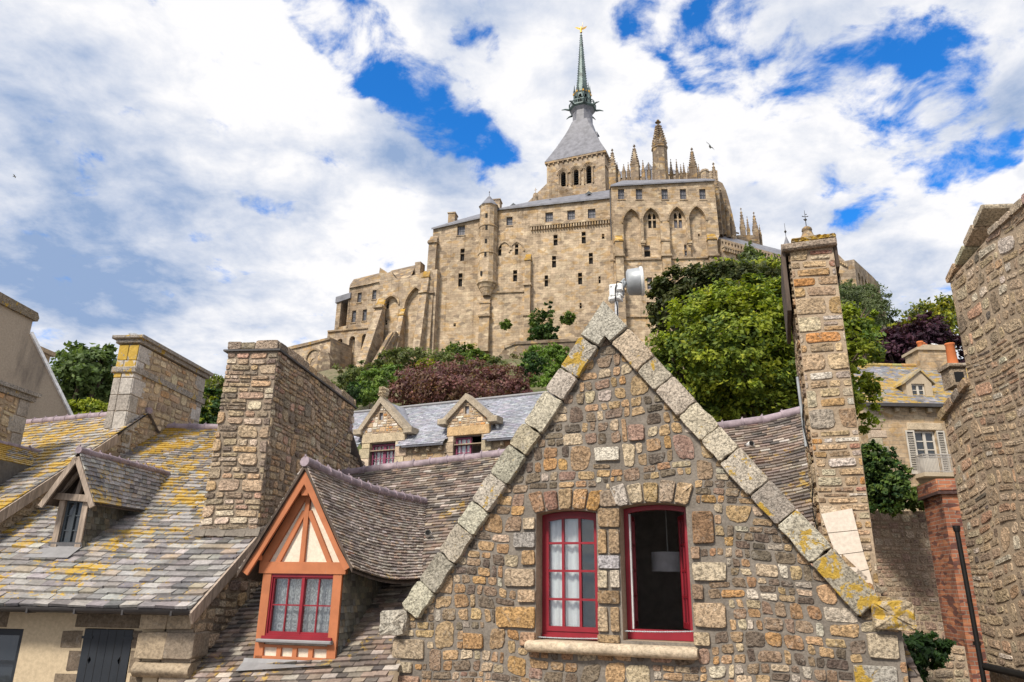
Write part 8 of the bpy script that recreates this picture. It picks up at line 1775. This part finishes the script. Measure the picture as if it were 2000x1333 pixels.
wl_ = px_blobs([(1466, 505, 16, 22), (1470, 525, 24, 22)], 96); plant('feathery_tree', 'pale feathery tree growing against the abbey gallery wall', 'tree', wl_, 1600, .38, G['willow'], clump=.4, trunk_r=.2)
gw_ = px_blobs([(1690, 585, 36, 28), (1705, 620, 36, 34), (1660, 600, 36, 40), (1720, 650, 24, 30), (1660, 570, 26, 20)], 58); b0 = at_D(1690, 700, 58); plant('willow_tree', 'grey green willow right of the tall chimney under the bastion', 'tree', gw_, 9000, .17, G['willow'], base=(b0.x, b0.y, hill_z(b0.x, b0.y) - 1), trunk_r=.25, clump=.28, aspect=.35)
pp = px_blobs([(1735, 675, 36, 30), (1775, 665, 34, 30), (1810, 650, 34, 32), (1780, 700, 50, 24), (1850, 690, 30, 34), (1735, 700, 30, 20)], 40); b0 = at_D(1790, 760, 40); plant('plum_tree', 'dark purple tree above the slate roof of the balcony house', 'tree', pp, 9000, .13, G['plum'], base=(b0.x, b0.y, hill_z(b0.x, b0.y) - 1), trunk_r=.25, clump=.3)
yl = px_blobs([(1815, 622, 34, 26), (1850, 608, 24, 26), (1785, 640, 26, 22), (1760, 650, 16, 18), (1850, 650, 30, 24)], 45); b0 = at_D(1815, 760, 45); plant('yellow_tree', 'yellow leaved tree above the purple one at the right', 'tree', yl, 5200, .13, G['yellow'] + G['olive'][:1], base=(b0.x, b0.y, hill_z(b0.x, b0.y) - 1), trunk_r=.2, clump=.42, clumps=160)
tp_ = px_blobs([(1722, 935, 40, 52), (1704, 898, 22, 34), (1738, 962, 30, 40), (1710, 965, 36, 36)], 16.8); plant('topiary_shrub', 'dense clipped dark green shrub on the garden wall beside the tall chimney', 'shrub', tp_, 11000, .05, G['deep'] + G['mid'], base=(*at_D(1715, 1010, 17.2)[:2], ZGW), trunk_r=.08, clump=.16, inner=.15, clumps=500)
fw = px_blobs([(1795, 968, 15, 20), (1806, 985, 12, 14), (1785, 985, 12, 12)], 17.6); B_ = [tuple(b) for b in fw]; fl = leaf_cloud(B_, 110, .03, [(0.75, 0.72, 0.68)], clump=.5, inner=0)
plant('flowering_shrub', 'small loose shrub with white flowers on the garden wall by the brick stack', 'shrub', fw, 1300, .05, G['mid'], base=(*at_D(1797, 1000, 17.8)[:2], ZGW), trunk_r=.03, clump=.35, extra=[fl])
iv = px_blobs([(1790, 1268, 46, 30), (1778, 1300, 30, 30), (1825, 1258, 28, 16), (1770, 1330, 30, 40)], 13.5); b0 = at_D(1790, 1330, 13.7); plant('ivy_mass', 'dark ivy mass in the alley right of the gable corner', 'ivy', iv, 6000, .05, G['deep'], base=(b0.x, b0.y, b0.z - .6), trunk_r=.04, trunk=False, clump=.22, inner=.1)
F_ = frame(1820, 1300, 14.2, 0); m = MB(); m.box(F_, F_.px(1700, 1300)[0], F_.px(1890, 1300)[0], GROUND, F_.px(1800, 1262)[1], -.5, 0); rubble(m, F_, [(F_.px(1745, 1300)[0], -3), (F_.px(1888, 1300)[0], -3), (F_.px(1888, 1300)[0], F_.px(1800, 1262)[1]), (F_.px(1745, 1300)[0], F_.px(1800, 1262)[1])], [], band=(.2, .3), wid=(.16, .36), joint=.03, bulge=.02, pal=PAL_TAN); tag(m.build('alley_wall', [M['mortar_warm'], M['rubble']]), 'low rubble wall behind the ivy in the alley', 'wall')
pu = [blob_px(*b) for b in [(850, 750, 70, 34, 60), (920, 738, 66, 32, 61), (985, 748, 45, 30, 60), (800, 768, 40, 28, 59), (890, 770, 90, 30, 58), (1015, 770, 25, 22, 59)]]; plant('copper_shrub', 'wide reddish purple shrub above the slate dormer roof', 'shrub', pu, 20000, .14, G['purple'], trunk_r=.1, clump=.2, clumps=700, up=.2)
gs = [blob_px(*b) for b in [(738, 752, 34, 28, 66), (705, 772, 24, 20, 64), (762, 730, 28, 18, 70), (690, 778, 18, 16, 63)]]; plant('green_shrub', 'fresh green shrubs left of the purple one below the ruined wing', 'shrub', gs, 9000, .15, [(0.13, 0.21, 0.05), (0.18, 0.26, 0.055), (0.09, 0.15, 0.036)], trunk_r=.08, clump=.22)
co = [blob_px(*b) for b in [(690, 772, 14, 26, 56), (680, 780, 10, 18, 56)]]; plant('conifer_shrub', 'little dark conifer at the right edge of the big chimney', 'shrub', co, 1800, .10, G['deep'], trunk_r=.06, clump=.25)
ol = [blob_px(*b) for b in [(800, 700, 40, 18, 84), (850, 700, 40, 16, 86), (760, 706, 30, 18, 84), (880, 712, 30, 14, 80), (720, 728, 34, 22, 84), (690, 748, 30, 20, 84), (965, 712, 26, 14, 84), (640, 762, 30, 16, 96), (600, 770, 30, 16, 96), (700, 735, 24, 14, 100)]]; plant('olive_shrub', 'dull olive scrub at the foot of the lodging wall', 'shrub', ol, 9000, .2, G['olive'] + [(0.15, 0.18, 0.06)], trunk_r=.08, clump=.3)
gl = [blob_px(*b) for b in [(900, 690, 28, 18, 92), (925, 698, 26, 12, 90), (880, 700, 20, 12, 90), (945, 704, 20, 10, 90)]]; plant('green_shrub', 'round green shrub under the corner turret', 'shrub', gl, 4000, .2, G['mid'] + G['bright'][:1], trunk_r=.08, clump=.26)
ye = [blob_px(*b) for b in [(832, 712, 16, 10, 78), (820, 718, 10, 7, 78)]]; plant('yellow_shrub', 'small yellow green shrub just above the purple shrub', 'shrub', ye, 900, .15, G['yellow'], trunk_r=.05, clump=.3)
cr = [blob_px(*b) for b in [(1060, 690, 40, 12, 95), (1075, 705, 36, 14, 88), (1090, 690, 26, 14, 88), (1045, 722, 30, 16, 80), (1085, 730, 26, 14, 76), (1065, 745, 40, 10, 72)]]; plant('creeper_bank', 'bright creeper tumbling down the terrace left of the gable apex', 'creeper', cr, 7500, .19, [(0.11, 0.19, 0.03), (0.15, 0.24, 0.035), (0.08, 0.13, 0.025)], trunk=False, trunk_r=.06, clump=.24)
dk2 = [blob_px(*b) for b in [(1040, 712, 26, 18, 74), (1022, 722, 12, 12, 74)]]; plant('dark_shrub', 'dark green clump within the bright creeper', 'shrub', dk2, 2200, .15, G['deep'], trunk_r=.06, clump=.24)
iw = [blob_px(*b) for b in [(1058, 632, 20, 28, 121.5), (1072, 604, 9, 15, 122), (1045, 655, 12, 16, 121.5), (1075, 650, 16, 20, 121.3), (1062, 665, 24, 10, 121)]]; plant('wall_ivy', 'ragged ivy climbing the lodging wall right of its buttress', 'ivy', iw, 4200, .27, G['mid'] + G['deep'], trunk=False, trunk_r=.1, clump=.24)
plant('wall_ivy', 'small tuft of ivy on the wall right of the big ivy', 'ivy', [blob_px(1108, 622, 14, 9, 121.5)], 700, .26, G['mid'], trunk=False, trunk_r=.06, clump=.4)
plant('wall_ivy', 'small round bush clinging to the wall beside the turret pilaster', 'ivy', [blob_px(987, 634, 9, 9, 124)], 500, .26, G['mid'], trunk=False, trunk_r=.06, clump=.4)
plant('wall_ivy', 'thin green growth at the foot of the low chapel', 'ivy', [blob_px(655, 735, 7, 14, 122), blob_px(648, 752, 12, 10, 121)], 500, .26, G['deep'], trunk=False, trunk_r=.06, clump=.4)
lt = px_blobs([(160, 722, 46, 36), (185, 762, 48, 36), (205, 715, 26, 24), (130, 750, 30, 36), (150, 695, 30, 20), (200, 690, 18, 16)], 24); b0 = at_D(165, 860, 24); plant('garden_tree', 'loose green tree between the grey gable and the corniced chimney', 'tree', lt, 5200, .10, [(0.10, 0.15, 0.05), (0.135, 0.185, 0.065), (0.07, 0.11, 0.035)], base=(b0.x, b0.y, b0.z - 3), trunk_r=.16, clump=.36, clumps=230)
lb = px_blobs([(165, 800, 42, 16), (195, 806, 30, 14), (140, 806, 22, 14)], 22); plant('lime_shrub', 'lime green bush below the loose tree on the roof ridge', 'shrub', lb, 3500, .075, G['bright'], trunk_r=.06, clump=.3)
mb_ = px_blobs([(408, 800, 28, 36), (395, 820, 24, 28), (425, 815, 20, 30)], 23); plant('box_shrub', 'dense green bush between the two stone chimneys', 'shrub', mb_, 5000, .07, G['bright'][1:3] + G['deep'], trunk_r=.06, clump=.22)
sp_ = px_blobs([(420, 752, 24, 16), (405, 762, 18, 14), (438, 768, 14, 16)], 30); b0 = at_D(420, 840, 30); plant('thin_tree', 'sparse yellowish treetop between the two stone chimneys', 'tree', sp_, 750, .10, G['olive'] + G['yellow'][2:], base=(b0.x, b0.y, b0.z - 1), trunk_r=.08, clump=.55, clumps=60)
# birds
c = at_D(1385, 288, 70); g = gull('flying_gull', 'seagull gliding in front of the clouds right of the pinnacles', c, 1.7, radians(70), M['gull_grey'], True); g.rotation_euler = (radians(60), radians(10), radians(70))
c = at_D(28, 346, 70); g = gull('flying_bird', 'tiny dark bird in the clouds at the far left', c, .9, radians(20), M['gull_grey'], True)
c = on_S3(266, 664) + Vector((-.1, .12, .06)); gull('pigeon', 'grey pigeon resting on the corniced chimney top', c, .8, radians(165), M['gull_grey'])
ub = []
for _ in range(260):
    x = random.uniform(-75, 75); y = random.uniform(34, 116); r = random.uniform(.5, 1.7) * (.6 + y / 130); ub.append((x, y, hill_z(x, y) + r * .15, r * 1.3, r, r * .55))
tag(leaves_obj('undergrowth', [leaf_cloud(ub, 26000, .22, [(0.12, 0.16, 0.04), (0.16, 0.19, 0.055), (0.08, 0.115, 0.03), (0.20, 0.21, 0.075), (0.18, 0.15, 0.07)], clump=.35)]), kind='stuff')
